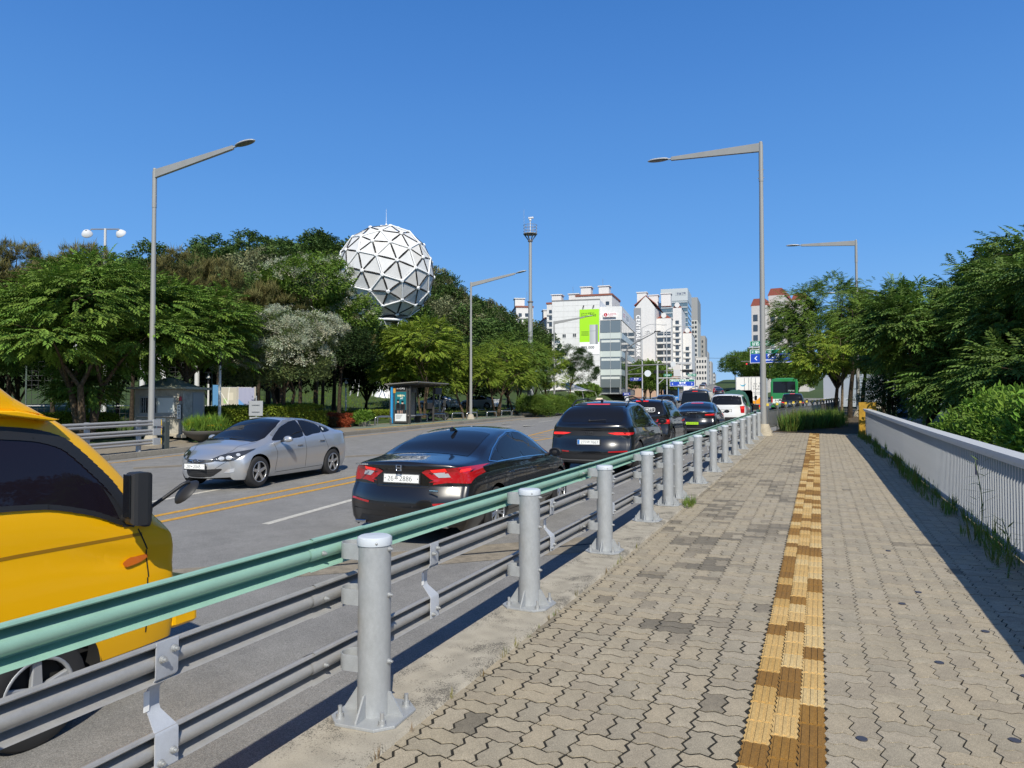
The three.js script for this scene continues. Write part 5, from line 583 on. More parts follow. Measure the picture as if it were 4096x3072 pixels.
// pines
const pineO = { mat: LM.pine, clear: 4, lobes: 9, trunk: .2, flat: .6, upright: true, bark: barkDark, inner: .5, n: 2400, gap: -.25, scale: 1.35, group: 'pines behind the broad trees' };
for (const [x, z, H, s, lab] of [[-36.8, -33.1, 11.6, 3.4, 'brownish pine right of the street lamp'], [-44.4, -32, 12.8, 3.6, 'pine in front of the floodlights'], [-52.5, -32, 14.3, 3.2, 'tall pine at the left edge'], [-33.4, -36.6, 9.4, 3.0, 'lower brownish pine beside the flowering tree'], [-40.5, -36.5, 10.8, 3.4, 'pine between the two taller pines'], [-36, -47, 8.6, 3.2, 'dark pine below the white sphere']]) tree('pine_tree', lab, x, z, gy(x, z), H, s, 'tuft', pineO);
tree('flowering_tree', 'rounded tree thick with whitish blossom behind the silver car', -25.6, -29.2, gy(-25.6, -29.2), 6.3, 3.2, 'small', { mat: LM.fringe, stems: 4, trunk: .12, clear: 2.0, lobes: 10, n: 2600, blossom: LM.blossom, nb: 2600, bg: -.15, bs: 1.0, gap: -.3, flat: .62 });
tree('flowering_tree', 'tall leafy tree with pale flower sprays left of the sphere', -32.6, -40.6, gy(-32.6, -40.6), 12.2, 4.0, 'broad', { mat: LM.mid, clear: 4, lobes: 11, n: 3600, blossom: LM.blossom, nb: 700, bg: .1, flat: .7, trunk: .2, gap: -.2 });
// plaza trees along the kerb
const plz = { mat: LM.lime, clear: 2.1, lobes: 8, trunk: .12, stems: 3, n: 2300, gap: -.25, flat: .62, group: 'yellow-green trees along the plaza kerb' };
tree('plaza_tree', 'dense yellow-green tree behind the bus shelter', -27.9, -47.5, gy(-27.9, -47.5), 7.6, 3.9, 'pinnate', { ...plz, n: 3400, flat: .55, clear: 2.6 });
tree('plaza_tree', 'yellow-green tree just left of the plaza street lamp', -26.3, -51.5, gy(-26, -51.5), 6.3, 2.6, 'fine', plz);
tree('plaza_tree', 'yellow-green tree just right of the plaza street lamp', -26.0, -57, gy(-26, -57), 7.2, 3.0, 'fine', plz);
tree('plaza_tree', 'tall fresh green tree in front of the camera mast', -26.8, -63, gy(-27, -63), 8.8, 3.3, 'fine', { ...plz, mat: LM.mid });
tree('plaza_tree', 'green tree beside the low bushes of the kerb', -26.2, -68.5, gy(-26, -68.5), 7.6, 3.0, 'fine', plz);
tree('plaza_tree', 'darker open tree in front of the white advert wall', -26.4, -78, gy(-26.4, -78), 8.0, 3.0, 'small', { ...plz, mat: LM.deep, n: 1300, gap: .05, stems: 1, clear: 3.2 });
// dark trees filling the park behind
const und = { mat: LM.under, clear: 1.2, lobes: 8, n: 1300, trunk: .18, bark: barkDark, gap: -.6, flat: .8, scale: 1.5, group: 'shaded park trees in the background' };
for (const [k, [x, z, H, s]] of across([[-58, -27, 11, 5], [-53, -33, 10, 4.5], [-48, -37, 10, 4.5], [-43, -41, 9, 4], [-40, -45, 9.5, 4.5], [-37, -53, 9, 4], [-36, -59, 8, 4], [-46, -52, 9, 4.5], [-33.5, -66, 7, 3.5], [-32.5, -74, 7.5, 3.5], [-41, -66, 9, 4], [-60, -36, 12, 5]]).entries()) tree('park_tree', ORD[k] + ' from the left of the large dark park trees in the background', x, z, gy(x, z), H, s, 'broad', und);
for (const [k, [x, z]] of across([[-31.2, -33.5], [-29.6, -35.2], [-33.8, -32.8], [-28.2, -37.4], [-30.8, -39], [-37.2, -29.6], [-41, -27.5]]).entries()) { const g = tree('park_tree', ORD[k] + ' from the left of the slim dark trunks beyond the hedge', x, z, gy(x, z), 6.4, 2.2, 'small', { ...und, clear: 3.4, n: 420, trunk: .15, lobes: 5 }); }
// right-hand side
const rt = { mat: LM.rightleaf, clear: 1.7, lobes: 9, n: 3600, trunk: .13, gap: -.2, flat: .55, gy: 1.6, bark: barkDark, group: 'trees beyond the grey railing' };
for (const [x, z, H, s, lab] of [[3.4, -28.6, 6.0, 2.5, 'leafy green tree standing behind the yellow pillar'], [6.0, -26.6, 6.6, 2.7, 'leafy green tree beyond the middle of the grey railing'], [7.0, -22.5, 7.4, 2.9, 'tallest green tree near the right edge, above the railing'], [7.4, -16.6, 6.6, 2.7, 'green tree cut off by the right edge'], [7.4, -32, 8.0, 3.4, 'green tree farther back on the right'], [11.5, -27, 8.6, 3.6, 'green tree at the far right behind the tallest one'], [11, -19, 7.8, 3.6, 'green tree at the far right edge nearest the camera']]) tree('leafy_tree', lab, x, z, gy(x, z), H + 1.0, s, 'pinnate', rt);
tree('ginkgo_tree', 'tall airy pale green tree around the right-hand street lamp', .95, -50.5, gy(.95, -50.5), 10, 3.5, 'fine', { mat: LM.mid, clear: 2.2, lobes: 13, n: 6500, gap: -.12, flat: .75, trunk: .16, bark: barkDark });
tree('ginkgo_tree', 'slim tree beside the tall airy one on the right', 4.2, -52, gy(4.2, -52), 9.5, 3.0, 'fine', { mat: LM.mid, clear: 3, lobes: 9, n: 3600, gap: -.15, flat: .75, trunk: .14 });
tree('maple_tree', 'small yellow-green tree with pale trunk by the arched fence', 1.0, -41, gy(1, -41) + .1, 5.4, 2.0, 'pinnate', { mat: LM.lime, clear: 2.4, lobes: 6, n: 800, trunk: .09, bark: barkPale, gap: -.05, flat: .45 });
for (const [k, [x, z]] of across([[2.8, -56], [4.6, -62], [1.7, -47]]).entries()) tree('fence_tree', ORD[k] + ' from the left of the dark trunks behind the arched fence', x, z, gy(x, z), 8, 2.6, 'fine', { mat: LM.mid, clear: 3.2, lobes: 6, n: 900, trunk: .17, bark: barkDark, gap: -.1, group: 'trees behind the arched fence' });
tree('juniper', 'dark evergreen behind the yellow pillar', 2.9, -34.5, gy(2.9, -34.5), 3.8, 1.1, 'plume', { mat: LM.deep, clear: .4, lobes: 7, n: 1100, flat: 1, trunk: .1, gap: -.6 });
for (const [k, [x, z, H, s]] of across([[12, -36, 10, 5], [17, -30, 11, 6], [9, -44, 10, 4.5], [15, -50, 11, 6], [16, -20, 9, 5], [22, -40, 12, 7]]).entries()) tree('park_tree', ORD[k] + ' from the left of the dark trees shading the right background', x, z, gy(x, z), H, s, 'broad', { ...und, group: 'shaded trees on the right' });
function bushThing(name, label, x, z, y, r, h, m, n, geo = 'small', group) { const g = thing(name, label, 'bush', [x, y, z], 0, group); mesh('stems', Array.from({ length: 6 }, (_, i) => limb([[0, 0, 0], [Math.cos(i) * r * .3, h * .4, Math.sin(i) * r * .3], [Math.cos(i) * r * .6, h * .8, Math.sin(i) * r * .6]], .025, .008, 4)), barkDark, g); crownOf(g, 'foliage', SP[geo], m, Array.from({ length: 6 }, (_, i) => [Math.cos(i * 2.4) * r * .55, h * rr(.35, .7), Math.sin(i * 2.4) * r * .55, r * .6, h * .45, r * .6]), n, { gap: -.4, inner: .5, lift: .3 }); return g; }
[[3.9, -13.2, 1.1, 3.0], [4.6, -14.8, 1.3, 3.1], [3.6, -15.6, 1.0, 2.8], [5.2, -16.6, 1.4, 3.1], [3.8, -17.6, 1.0, 2.6], [4.8, -18.6, 1.2, 2.8], [3.5, -19.6, .9, 2.2], [6.2, -19.6, 1.4, 3.0], [4.4, -21, 1.0, 2.2], [5.2, -12.4, 1.4, 3.0], [3.4, -22.4, .8, 1.7]].sort((a, b) => a[1] - b[1]).forEach(([x, z, r, h], i) => bushThing('green_bush', ORD[i] + ' from the yellow pillar of the bright bushes behind the railing', x, z, gy(x, z), r, h, LM.bush, 1700, 'small', 'bushes behind the grey railing'));
// weeds along the railing foot and by the fence
function weeds(label, spots, n, m = LM.weed, sc = [.5, 1]) { const im = new THREE.InstancedMesh(SP.weed, m, n); for (let i = 0; i < n; i++) { const [x, y, z, s] = spots(i); dm.position.set(x, y, z); dm.rotation.set(rr(-.15, .15), rnd() * 7, rr(-.15, .15)); dm.scale.setScalar(s); dm.updateMatrix(); im.setMatrixAt(i, dm.matrix); im.setColorAt(i, col.setRGB(rr(.7, 1.2), rr(.8, 1.2), rr(.6, 1))); } im.name = numbered('weeds'); im.userData.kind = 'stuff'; tag(im, label, 'weeds'); add(im); }
weeds('green weeds growing along the foot of the grey railing', (i) => { const z = -4.5 - Math.pow(rnd(), .8) * 23; const x = pX(z) - rr(.02, .28) * (noise(z * .7, 1) > -.1 ? 1 : .3); return [x, rise(-z) - .01, z, rr(.2, .55) * (1 + .6 * noise(z * .6, 9))]; }, 420);
weeds('tall weeds in front of the arched fence', (i) => { const v = rnd(), x = lerp(-1.35, .9, v) + rr(-.2, .3), z = -29.6 - v * 5 - rnd() * 7; return [x, rise(-z) - .02, z, rr(.6, 1.7)]; }, 700);
weeds('grass tuft in the joint between kerb and pavers', (i) => [-1.72 + rr(-.05, .1), rise(10.2), -10.2 + rr(-.25, .25), rr(.15, .35)], 26); weeds('dry grass tufts along the kerb edge', (i) => { const z = -2.2 - rnd() * 5; return [-1.715 + rr(-.01, .01), rise(-z) - .01, z, rr(.06, .16)]; }, 24, leafMat([.30, .25, .13]));
[[1.5, -8.6, .9], [1.45, -7.2, .5]].forEach(([x, z, s], k) => { const g = thing('tall_weed', k ? 'short leafy weed at the railing foot' : 'tall thin weed standing against the railing below the blue sticker', 'weed', [x, rise(-z), z]); mesh('stem', limb([[0, 0, 0], [.02, s * .5, .02], [-.03, s, -.02]], .008, .003, 5), std([.12, .17, .05], .9), g); const im = new THREE.InstancedMesh(leaf(.22, .022, .1), LM.weed, 26); for (let i = 0; i < 26; i++) { dm.position.set(rr(-.01, .01), s * (i + 3) / 29, 0); dm.rotation.set(-rr(-.2, .6), i * 2.4, 0, 'YXZ'); dm.scale.setScalar(rr(.6, 1.1)); dm.updateMatrix(); im.setMatrixAt(i, dm.matrix); } im.name = 'leaves'; im.userData.kind = 'stuff'; add(im, g); dm.rotation.order = 'XYZ'; });
weeds('short lawn grass under the park trees', (i) => { let x, z; do { x = rr(-58, -27); z = rr(-80, -20); } while (LAT(x, z) > -25); return [x, gy(x, z) - .03, z, rr(.35, .7)]; }, 9000, leafMat([.17, .24, .04]));
// wooded hill
function woodland(label, m, spots, n, geo = 'forest') { const lobes = spots.map(([x, z, r, h]) => [x, groundY(x, z) + h * .55, z, r, h * .55, r]), im = new THREE.InstancedMesh(SP[geo], m, n); const g = crownOf(scene, numbered('woodland'), SP[geo], m, lobes, n, { bottom: -.2, gap: -.45, gf: .25, gy: .4, inner: .8, scale: 1 }); g.userData.kind = 'stuff'; tag(g, label, 'woodland'); return g; }
const hillSpots = (n, f) => { const a = []; for (let i = 0; i < n; i++) { const q = f(); if (q) a.push([...q, rr(3, 5.2), rr(8, 12)]); } return a; };
woodland('dark green woodland on the crest of the hill behind the sphere', LM.forestA, hillSpots(150, () => { const x = rr(-165, -70), z = rr(-165, -75); return LAT(x, z) > -55 || hillH(x, z) < 5 ? null : [x, z]; }), 26000);
woodland('pale flowering acacia woods on the hill slope right of the sphere', LM.forestB, hillSpots(150, () => { const x = rr(-95, -58), z = rr(-165, -85); return LAT(x, z) > -48 || hillH(x, z) < 2 || (z > -90 && x > -66) ? null : [x, z]; }), 18000);
woodland('dark green woods low on the slope behind the sphere', LM.forestA, hillSpots(90, () => { const x = rr(-80, -44), z = rr(-150, -70); return LAT(x, z) > -36 || (z > -90 && x > -66) ? null : [x, z]; }), 9000);
for (const [k, [x, z, H, s]] of across([[-23.4, -113, 7.0, 3.0], [-26.8, -122, 7.5, 3.2], [-30.5, -134, 8, 3.6], [-33, -146, 9, 4], [-36, -160, 9, 4], [-30.5, -98, 3.2, 1.6]]).entries()) tree('street_tree', ORD[k] + ' from the left of the street trees left of the hill road', x, z, gy(x, z), H, s, 'broad', { mat: LM.mid, clear: 2, lobes: 7, n: 900, scale: 1.6, group: 'street trees left of the hill road' });
for (const [k, [x, z, H, s]] of across([[-9.5, -138, 9, 4], [-6, -128, 8, 4], [-12, -160, 10, 4.5], [-3, -118, 7.5, 3.6], [2, -116, 7.5, 3.6], [7, -112, 7, 3.5], [-15, -190, 11, 5], [-22, -232, 10, 5], [-11, -176, 10, 5], [-30, -290, 11, 6]]).entries()) tree('street_tree', ORD[k] + ' from the left of the street trees right of the hill road', x, z, gy(x, z), H, s, 'broad', { mat: LM.mid, clear: 1.8, lobes: 7, n: 900, scale: 1.6, group: 'street trees right of the hill road' });
// ---------- geodesic sphere on its stem ----------
{
  const C = [-50.4, 18.0, -76.3], R = 6.15, g = thing('geodesic_sphere', 'huge white geodesic sphere of fabric triangles on a white stem', 'sculpture', C, .45);
  const ico = new THREE.IcosahedronGeometry(R, 2), p = ico.attributes.position, fabric = [[.80, .80, .79], [.77, .75, .71], [.82, .82, .81], [.75, .75, .74]].map((c) => std(c, .8, 0, { map: scaled(T.fine, .4) })), white = std([.84, .84, .83], .5), dark = std([.05, .048, .045], .8);
  ico.rotateZ(.3); const key = (v) => v.toArray().map((x) => x.toFixed(2)).join(), nodes = new Map(), edges = new Map();
  for (let i = 0; i < p.count; i += 3) { const t = [0, 1, 2].map((k) => V(0, 0, 0).fromBufferAttribute(p, i + k)), c = t[0].clone().add(t[1]).add(t[2]).divideScalar(3);
    const q = t.map((v) => c.clone().lerp(v, .87).multiplyScalar(.99)), m = q.map((v, k) => v.clone().lerp(q[(k + 1) % 3], .5).lerp(c, .06)), mid = c.clone().multiplyScalar(.9885); // fabric sagging between its corners
    const G = new THREE.BufferGeometry().setFromPoints([q[0], m[0], mid, m[0], q[1], mid, q[1], m[1], mid, m[1], q[2], mid, q[2], m[2], mid, m[2], q[0], mid]); G.computeVertexNormals(); planarUV(G); if (c.y > -R * .97) mesh('fabric_panel', G, fabric[Math.floor(rnd() * 4)], g);
    t.forEach((v, k) => { nodes.set(key(v), v); const w = t[(k + 1) % 3], e = [key(v), key(w)].sort().join('|'); if (!edges.has(e)) edges.set(e, [v, w]); }); }
  const deg = new Map(); for (const [a, b] of edges.values()) for (const v of [a, b]) deg.set(key(v), (deg.get(key(v)) ?? []).concat(a.distanceTo(b)));
  // the football pattern: hub nodes (five-fold corners and face centres) get thin dark ribs, the rest thick white struts
  const I0 = new THREE.IcosahedronGeometry(R, 0).rotateZ(.3), hubs = []; { const q = I0.attributes.position; for (let i = 0; i < q.count; i += 3) { const t = [0, 1, 2].map((k) => V(0, 0, 0).fromBufferAttribute(q, i + k)); hubs.push(...t, t[0].clone().add(t[1]).add(t[2]).normalize().multiplyScalar(R)); } } const isHub = (v) => hubs.some((h) => h.distanceTo(v) < .3);
  for (const [a, b] of edges.values()) { if (a.y + b.y < -R * 1.9) continue; const thin = isHub(a) || isHub(b); mesh(thin ? 'rib' : 'strut', bar(a.toArray(), b.toArray(), thin ? .035 : .10, thin ? .035 : .10, 6), thin ? dark : white, g); }
  for (const v of nodes.values()) mesh('node_cap', xf(new THREE.CylinderGeometry(.16, .27, .16, 10), 0, 0, 0).applyQuaternion(new THREE.Quaternion().setFromUnitVectors(V(0, 1, 0), v.clone().normalize())).translate(v.x * 1.005, v.y * 1.005, v.z * 1.005), white, g);
  mesh('interior_shade_ball', new THREE.IcosahedronGeometry(R * .9, 3), dark, g); mesh('lightning_rod', [bar([0, R, 0], [0, R + 2.2, 0], .035, .01), cyl(.12, .1, .4, 0, R + .1, 0)], white, g);  // dark ball added inside, its colour standing for the shaded hollow behind the gaps
  const gB = groundY(C[0], C[2]) - C[1]; mesh('stem', lathe([[1.7, gB - .3], [1.2, gB + .5], [.75, gB + 1.4], [.62, gB + 3], [.6, -R + .3]], 20), white, g); mesh('collar_ring', new THREE.TorusGeometry(2.6, .16, 8, 40).rotateX(Math.PI / 2).translate(0, -R + .1, 0), white, g); mesh('collar_disc', cyl(2.4, 2.5, .18, 0, -R + .1, 0, 30), dark, g);
  for (let i = 0; i < 14; i++) { const a = i / 14 * 6.283, b = a + (i % 2 ? 1.1 : -1.1); mesh('stay_pole', bar([Math.cos(a) * 4.6, gB, Math.sin(a) * 4.6], [Math.cos(b) * 2.5, -R + .1, Math.sin(b) * 2.5], .07, .05, 6), std([.5, .5, .48], .5, .3), g); }
}
// ---------- booth, hedges and small things across the road ----------
const paleWall = std([.62, .61, .57], .8, 0, { map: scaled(T.concrete, .6) });
{ const g = thing('booth', 'small off-white parking booth with a hipped roof and shuttered window', 'booth', [-25.5, gy(-25.5, -22.1) + .08, -22.15], .32);
  mesh('wall', rbox(2.15, 1.95, 1.7, 0, .98, 0, .02), paleWall, g); mesh('plinth', rbox(2.25, .12, 1.8, 0, .05, 0, .01), mat.concrete, g);
  mesh('roof_slab', rbox(2.6, .1, 2.15, 0, 2.0, 0, .02), std([.52, .56, .50], .8, 0, { map: T.concrete }), g); mesh('roof', new THREE.CylinderGeometry(.12, 1.35, .42, 4).rotateY(Math.PI / 4).scale(1.05, 1, .82).translate(0, 2.26, 0), std([.42, .45, .38], .85, 0, { map: T.concrete }), g);
  const w = mesh('window', rbox(1.6, .82, .06, -.05, 1.25, .85, .02), std([.35, .35, .33], .7), g); mesh('shutter', rbox(.7, .62, .03, .32, 1.28, .88, .004), std([.66, .70, .69], .7), w); mesh('pane', rbox(.68, .62, .02, -.44, 1.28, .88, .004), glassDark, w); for (let k = 0; k < 7; k++) mesh('bar', box(.014, .6, .012, -.74 + k * .1, 1.28, .9), std(.5, .5), w); mesh('sill', rbox(1.7, .05, .12, -.05, .82, .88, .008), std([.55, .5, .46], .8), w);
  mesh('door', rbox(.03, 1.75, .8, 1.09, .95, -.25, .01), std([.3, .31, .3], .7), g); mesh('notice', panel(.42, .5, .1, .5, .856), printMat(64, 80, (x) => { x.fillStyle = '#e4e2da'; x.fillRect(0, 0, 64, 80); x.fillStyle = '#b04030'; for (let i = 0; i < 4; i++) x.fillRect(8, 40 + i * 9, 48, 4); }), g); }
{ const g = thing('warning_post', 'slim post with a red beacon and white vertical sign beside the booth', 'sign post', [-24.3, gy(-24.3, -21.9) + .05, -21.6], .3); mesh('post', box(.08, 1.5, .08, 0, .75, 0), std([.4, .36, .3], .8), g); mesh('sign', rbox(.2, .62, .06, 0, 1.05, .07, .01), plasticBlack, g); mesh('sign_face', panel(.17, .58, 0, 1.05, .105), printMat(64, 208, (x) => { x.fillStyle = '#e8e8e4'; x.fillRect(0, 0, 64, 208); x.strokeStyle = '#333'; x.lineWidth = 5; ['주', '차', '금', '지'].forEach((c, i) => hangul(x, c, 14, 20 + i * 46, 36)); }), g); mesh('beacon', [cyl(.07, .05, .14, 0, 1.57, 0, 12), ball(.05, 0, 1.64, 0)], std([.5, .03, .03], .4), g); mesh('foot', rbox(.36, .14, .36, 0, .04, 0, .02), mat.concrete, g); }
function hedge(label, a, b, h, d, m, n, group) { const g = thing('hedge', label, 'hedge', [0, 0, 0], 0, group), im = new THREE.InstancedMesh(SP.hedge, m, n), dir = V(b[0] - a[0], 0, b[1] - a[1]), nx = V(-dir.z, 0, dir.x).normalize(); const y0 = (x, z) => groundY(x, z);
  for (let i = 0; i < n; i++) { const t = rnd(), u = rr(-1, 1), f = rnd(), top = f < .5, side = top ? u : (rnd() < .5 ? -1 : 1) * rr(.9, 1.03), hh = top ? h * (1 - .1 * u * u) + rr(-.06, .05) : rr(0, h * .98); const bul = 1 + .06 * noise(t * 9, side); const x = lerp(a[0], b[0], t) + nx.x * side * d / 2 * bul, z = lerp(a[1], b[1], t) + nx.z * side * d / 2 * bul; dm.position.set(x, y0(x, z) + hh * (1 + .05 * noise(t * 7, 3)), z); dm.rotation.set(rr(-.6, .6), rnd() * 7, rr(-.6, .6)); dm.scale.setScalar(rr(.9, 1.8)); dm.updateMatrix(); im.setMatrixAt(i, dm.matrix); const k = rr(.75, 1.2); im.setColorAt(i, col.setRGB(k * rr(.9, 1.1), k, k)); } im.name = 'foliage'; im.userData.kind = 'stuff'; add(im, g);
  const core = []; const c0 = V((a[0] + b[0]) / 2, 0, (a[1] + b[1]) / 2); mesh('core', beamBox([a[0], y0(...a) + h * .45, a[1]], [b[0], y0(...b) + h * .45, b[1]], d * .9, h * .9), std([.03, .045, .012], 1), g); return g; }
hedge('clipped yellow-green hedge right of the white booth', [-25.6, -24.2], [-26.0, -27.6], 1.15, 1.6, LM.hedge, 5200); hedge('clipped yellow-green hedge behind the silver car', [-25.6, -27.4], [-25.6, -31.6], 1.2, 1.7, LM.hedge, 5600); hedge('low hedge behind the left-hand guard rail', [-30.5, -17.5], [-27.6, -21.2], .95, 1.3, LM.hedge, 3600); hedge('trimmed hedge strip at the edge of the lawn', [-31, -40], [-29.6, -47], .55, 1.2, LM.hedge, 2600); hedge('bed of reddish azaleas beside the red paving', [-28.2, -33.2], [-24.9, -34.4], .6, 2.0, LM.red, 3200); hedge('brownish low shrub strip in front of the azaleas', [-27.6, -32.2], [-25.2, -33.2], .45, .8, leafMat([.13, .085, .035]), 1200);
{ const g = thing('planter_bowl', 'wide dark bowl planter with yellow flowers in front of the hedge', 'planter', [-21.9, gy(-21.9, -20.6) + .16, -20.7]); mesh('bowl', lathe([[.15, .05], [.3, .06], [.75, .32], [.86, .48], [.8, .5], [.7, .42], [0, .4]], 24), std([.10, .095, .085], .7), g); mesh('foot', cyl(.3, .26, .1, 0, .05, 0, 14), mat.concrete, g); crownOf(g, 'plants', SP.weed, LM.bush, [[0, .5, 0, .75, .35, .75]], 260, { inner: .1, upright: true, scale: .8 }); crownOf(g, 'flowers', SP.hedge, leafMat([.75, .55, .04]), [[0, .75, 0, .7, .25, .7]], 70, { inner: .6, scale: .6 }); }
{ const g = thing('map_board', 'tall map board with two map panels and a blue side under the trees', 'map board', [-31.9, gy(-31.9, -32.2), -32.4], .42); mesh('blue_side', rbox(.4, 2.1, .3, -1.15, 1.35, .02, .02), std([.09, .25, .45], .6), g);
  mesh('map_panel', rbox(.95, 1.85, .1, -.42, 1.35, 0, .01), std(.5, .6), g); mesh('map_print', panel(.93, 1.8, -.42, 1.35, .053), printMat(192, 360, (x, w, h) => { x.fillStyle = '#b9b3a2'; x.fillRect(0, 0, w, h); x.fillStyle = '#9db878'; x.fillRect(30, 130, 40, 60); x.beginPath(); x.arc(110, 250, 34, 0, 7); x.fill(); x.fillStyle = '#cfc8b4'; x.fillRect(80, 60, 70, 90); x.fillStyle = '#8aa3b8'; x.fillRect(20, 210, 50, 90); x.fillStyle = '#c06a5a'; x.fillRect(125, 285, 40, 50); x.strokeStyle = '#e8e4da'; x.lineWidth = 9; x.beginPath(); x.moveTo(0, 60); x.lineTo(180, 350); x.moveTo(100, 0); x.lineTo(70, 360); x.stroke(); }), g);
  mesh('map_panel', rbox(.95, 1.85, .1, .62, 1.35, 0, .01), std(.5, .6), g); mesh('map_print', panel(.93, 1.8, .62, 1.35, .053), printMat(192, 360, (x, w, h) => { x.fillStyle = '#a9abc0'; x.fillRect(0, 0, w, h); x.strokeStyle = '#5fa0dc'; x.lineWidth = 46; x.beginPath(); x.moveTo(-20, 150); x.lineTo(120, 270); x.lineTo(210, 345); x.stroke(); x.strokeStyle = '#8386a8'; x.lineWidth = 4; for (let i = 0; i < 12; i++) { x.beginPath(); x.moveTo(i * 17, 0); x.lineTo(i * 9 + 40, 360); x.stroke(); } }), g); for (const s of [-.95, .1, 1.12]) mesh('post', box(.08, 2.3, .08, s, 1.15, -.02), std([.45, .42, .36], .7), g); }
{ const g = thing('road_sign', 'back of a grey metal road sign behind the silver car', 'road sign', [-22.6, gy(-22.6, -24.1) + .1, -24.1], .35); mesh('post', cyl(.03, .03, 1.9, 0, .95, -.03, 8), galv, g); mesh('sign_plate', rbox(.62, .66, .02, 0, 1.35, 0, .006), std([.42, .43, .44], .5, .3), g); mesh('sign_plate', rbox(.56, .5, .02, 0, .72, 0, .006), std([.42, .43, .44], .5, .3), g); for (const y of [1.5, 1.2, .85, .6]) mesh('bracket', box(.34, .035, .03, 0, y, .02), std(.3, .5, .5), g); }
function parkLamp(label, x, z, h) { const g = thing('park_lamp', label, 'park lamp', [x, gy(x, z), z], 0, 'park lamps'); const w = std([.66, .66, .64], .5); mesh('pole', lathe([[.12, 0], [.12, .45], [.07, .5], [.055, h * .8]], 12), w, g); mesh('sleeve', cyl(.062, .062, .35, 0, h * .84, 0, 12), plasticBlack, g); mesh('lamp', lathe([[.06, h * .88], [.16, h * .9], [.05, h * .95], [.04, h]], 12), w, g); mesh('shade', lathe([[.04, h], [.26, h - .02], [.2, h + .05], [0, h + .08]], 14), std(.1, .5), g); }
parkLamp('white park lamp in front of the hedge left of the map board', -24.5, -23.9, 3.9); parkLamp('smaller white park lamp behind the hedge', -35.5, -33.7, 3.2); parkLamp('white park lamp on the lawn below the sphere', -33.6, -45.4, 3.0); parkLamp('thin white park lamp behind the bus shelter', -29.4, -52.7, 2.6);
{ const x = -44.4, z = -33.1, g = thing('floodlight_mast', 'floodlight mast with white lamps above the pines', 'floodlight', [x, gy(x, z), z], .4), h = 13.4 - gy(x, z); mesh('mast', cyl(.14, .08, h, 0, h / 2, 0, 10), std([.55, .55, .54], .5), g); mesh('cross_arm', box(1.9, .07, .07, 0, h - .05, 0), std(.2, .5), g); for (const s of [-1, 1]) { const l = mesh('lamp_head', xf(lathe([[.05, .28], [.22, .2], [.34, 0], [.34, -.06]], 16), 0, 0, 0, .9, 0, s * .35).translate(s * 1.15, h - .4, .15), std([.68, .69, .7], .4), g); mesh('hanger', bar([s * .95, h - .05, 0], [s * 1.1, h - .3, .1], .03), std(.2, .5), g); } }
for (const [x, z, h, lean, lab] of [[-35, -28.5, 7, 0, 'white net pole showing just left of the booth roof'], [-35.4, -32.7, 8.5, 0, 'tallest white net pole, right of the booth'], [-38.5, -27, 6, 0, 'leftmost white net pole behind the drooping tree'], [-38.8, -29, 6, 0, 'second white net pole from the left edge'], [-33.6, -29.6, 5, .35, 'white slanting brace pole above the booth roof']]) { const g = thing('net_post', lab, 'pole', [x, gy(x, z), z], 0, 'white net poles behind the booth'); g.rotation.z = lean; mesh('shaft', cyl(.16, .12, h, 0, h / 2, 0, 12), std([.60, .60, .59], .5), g); mesh('collar', cyl(.17, .17, .12, 0, h * .45, 0, 12), std(.5, .5), g); }
{ const g = thing('court_netting', 'dark wire netting of the ball court behind the booth', 'netting'); const w = [], a = [-46, -29], b = [-33.5, -37]; for (let i = 0; i <= 40; i++) { const x = lerp(a[0], b[0], i / 40), z = lerp(a[1], b[1], i / 40), y = gy(x, z); w.push(box(.02, 5, .02, x, y + 2.5, z)); } const n1 = mesh('upright_wires', w, std(.05, .6), g); n1.userData.kind = 'stuff'; const v = []; for (let k = 0; k < 17; k++) v.push(beamBox([a[0], gy(...a) + k * .3, a[1]], [b[0], gy(...b) + k * .3, b[1]], .02, .02)); mesh('level_wires', v, std(.05, .6), g).userData.kind = 'stuff'; for (let i = 0; i < 5; i++) { const x = lerp(a[0], b[0], i / 4), z = lerp(a[1], b[1], i / 4); mesh('post', cyl(.05, .05, 5, x, gy(x, z) + 2.5, z - .05, 8), std([.10, .14, .12], .5), g); } mesh('low_rail', beamBox([a[0], gy(...a) + 1.1, a[1] + .1], [b[0], gy(...b) + 1.1, b[1] + .1], .05, .06), std([.45, .45, .44], .5), g); }
// guard rail on the far kerb
{ const g = thing('guard_rail', 'short grey guard rail with striped end plate on the far kerb', 'guard rail'); const P = (t, y, dl = 0) => { const q = offPt(-18.62 + dl, t, .14); return [q[0], q[1] + y, q[2]]; }; for (const y of [.3, .62, .92]) { for (const d of [-.05, .05]) mesh('rail', bar(P(8, y + d), P(16.9, y + d), .045, .045, 8), galvOld, g); } for (const t of [8.5, 10.5, 12.5, 14.5, 16.4]) { const q = P(t, 0); mesh('post', cyl(.08, .08, 1.05, q[0] - .12, q[1] + .5, q[2], 12), galv, g); } for (const y of [.3, .62, .92]) { const q = P(17.0, y); const m = mesh('end_plate', rbox(.05, .22, .3, q[0] + .06, q[1], q[2] + .02, .008), galv, g); mesh('warning_stripe', panel(.08, .2, q[0] + .06, q[1], q[2] - .14, Math.PI), std([.7, .45, .03], .6), m); } const q = P(17.2, 0); mesh('end_post', box(.16, .95, .16, q[0] - .05, q[1] + .45, q[2] - .25), std([.05, .06, .055], .6), g); }
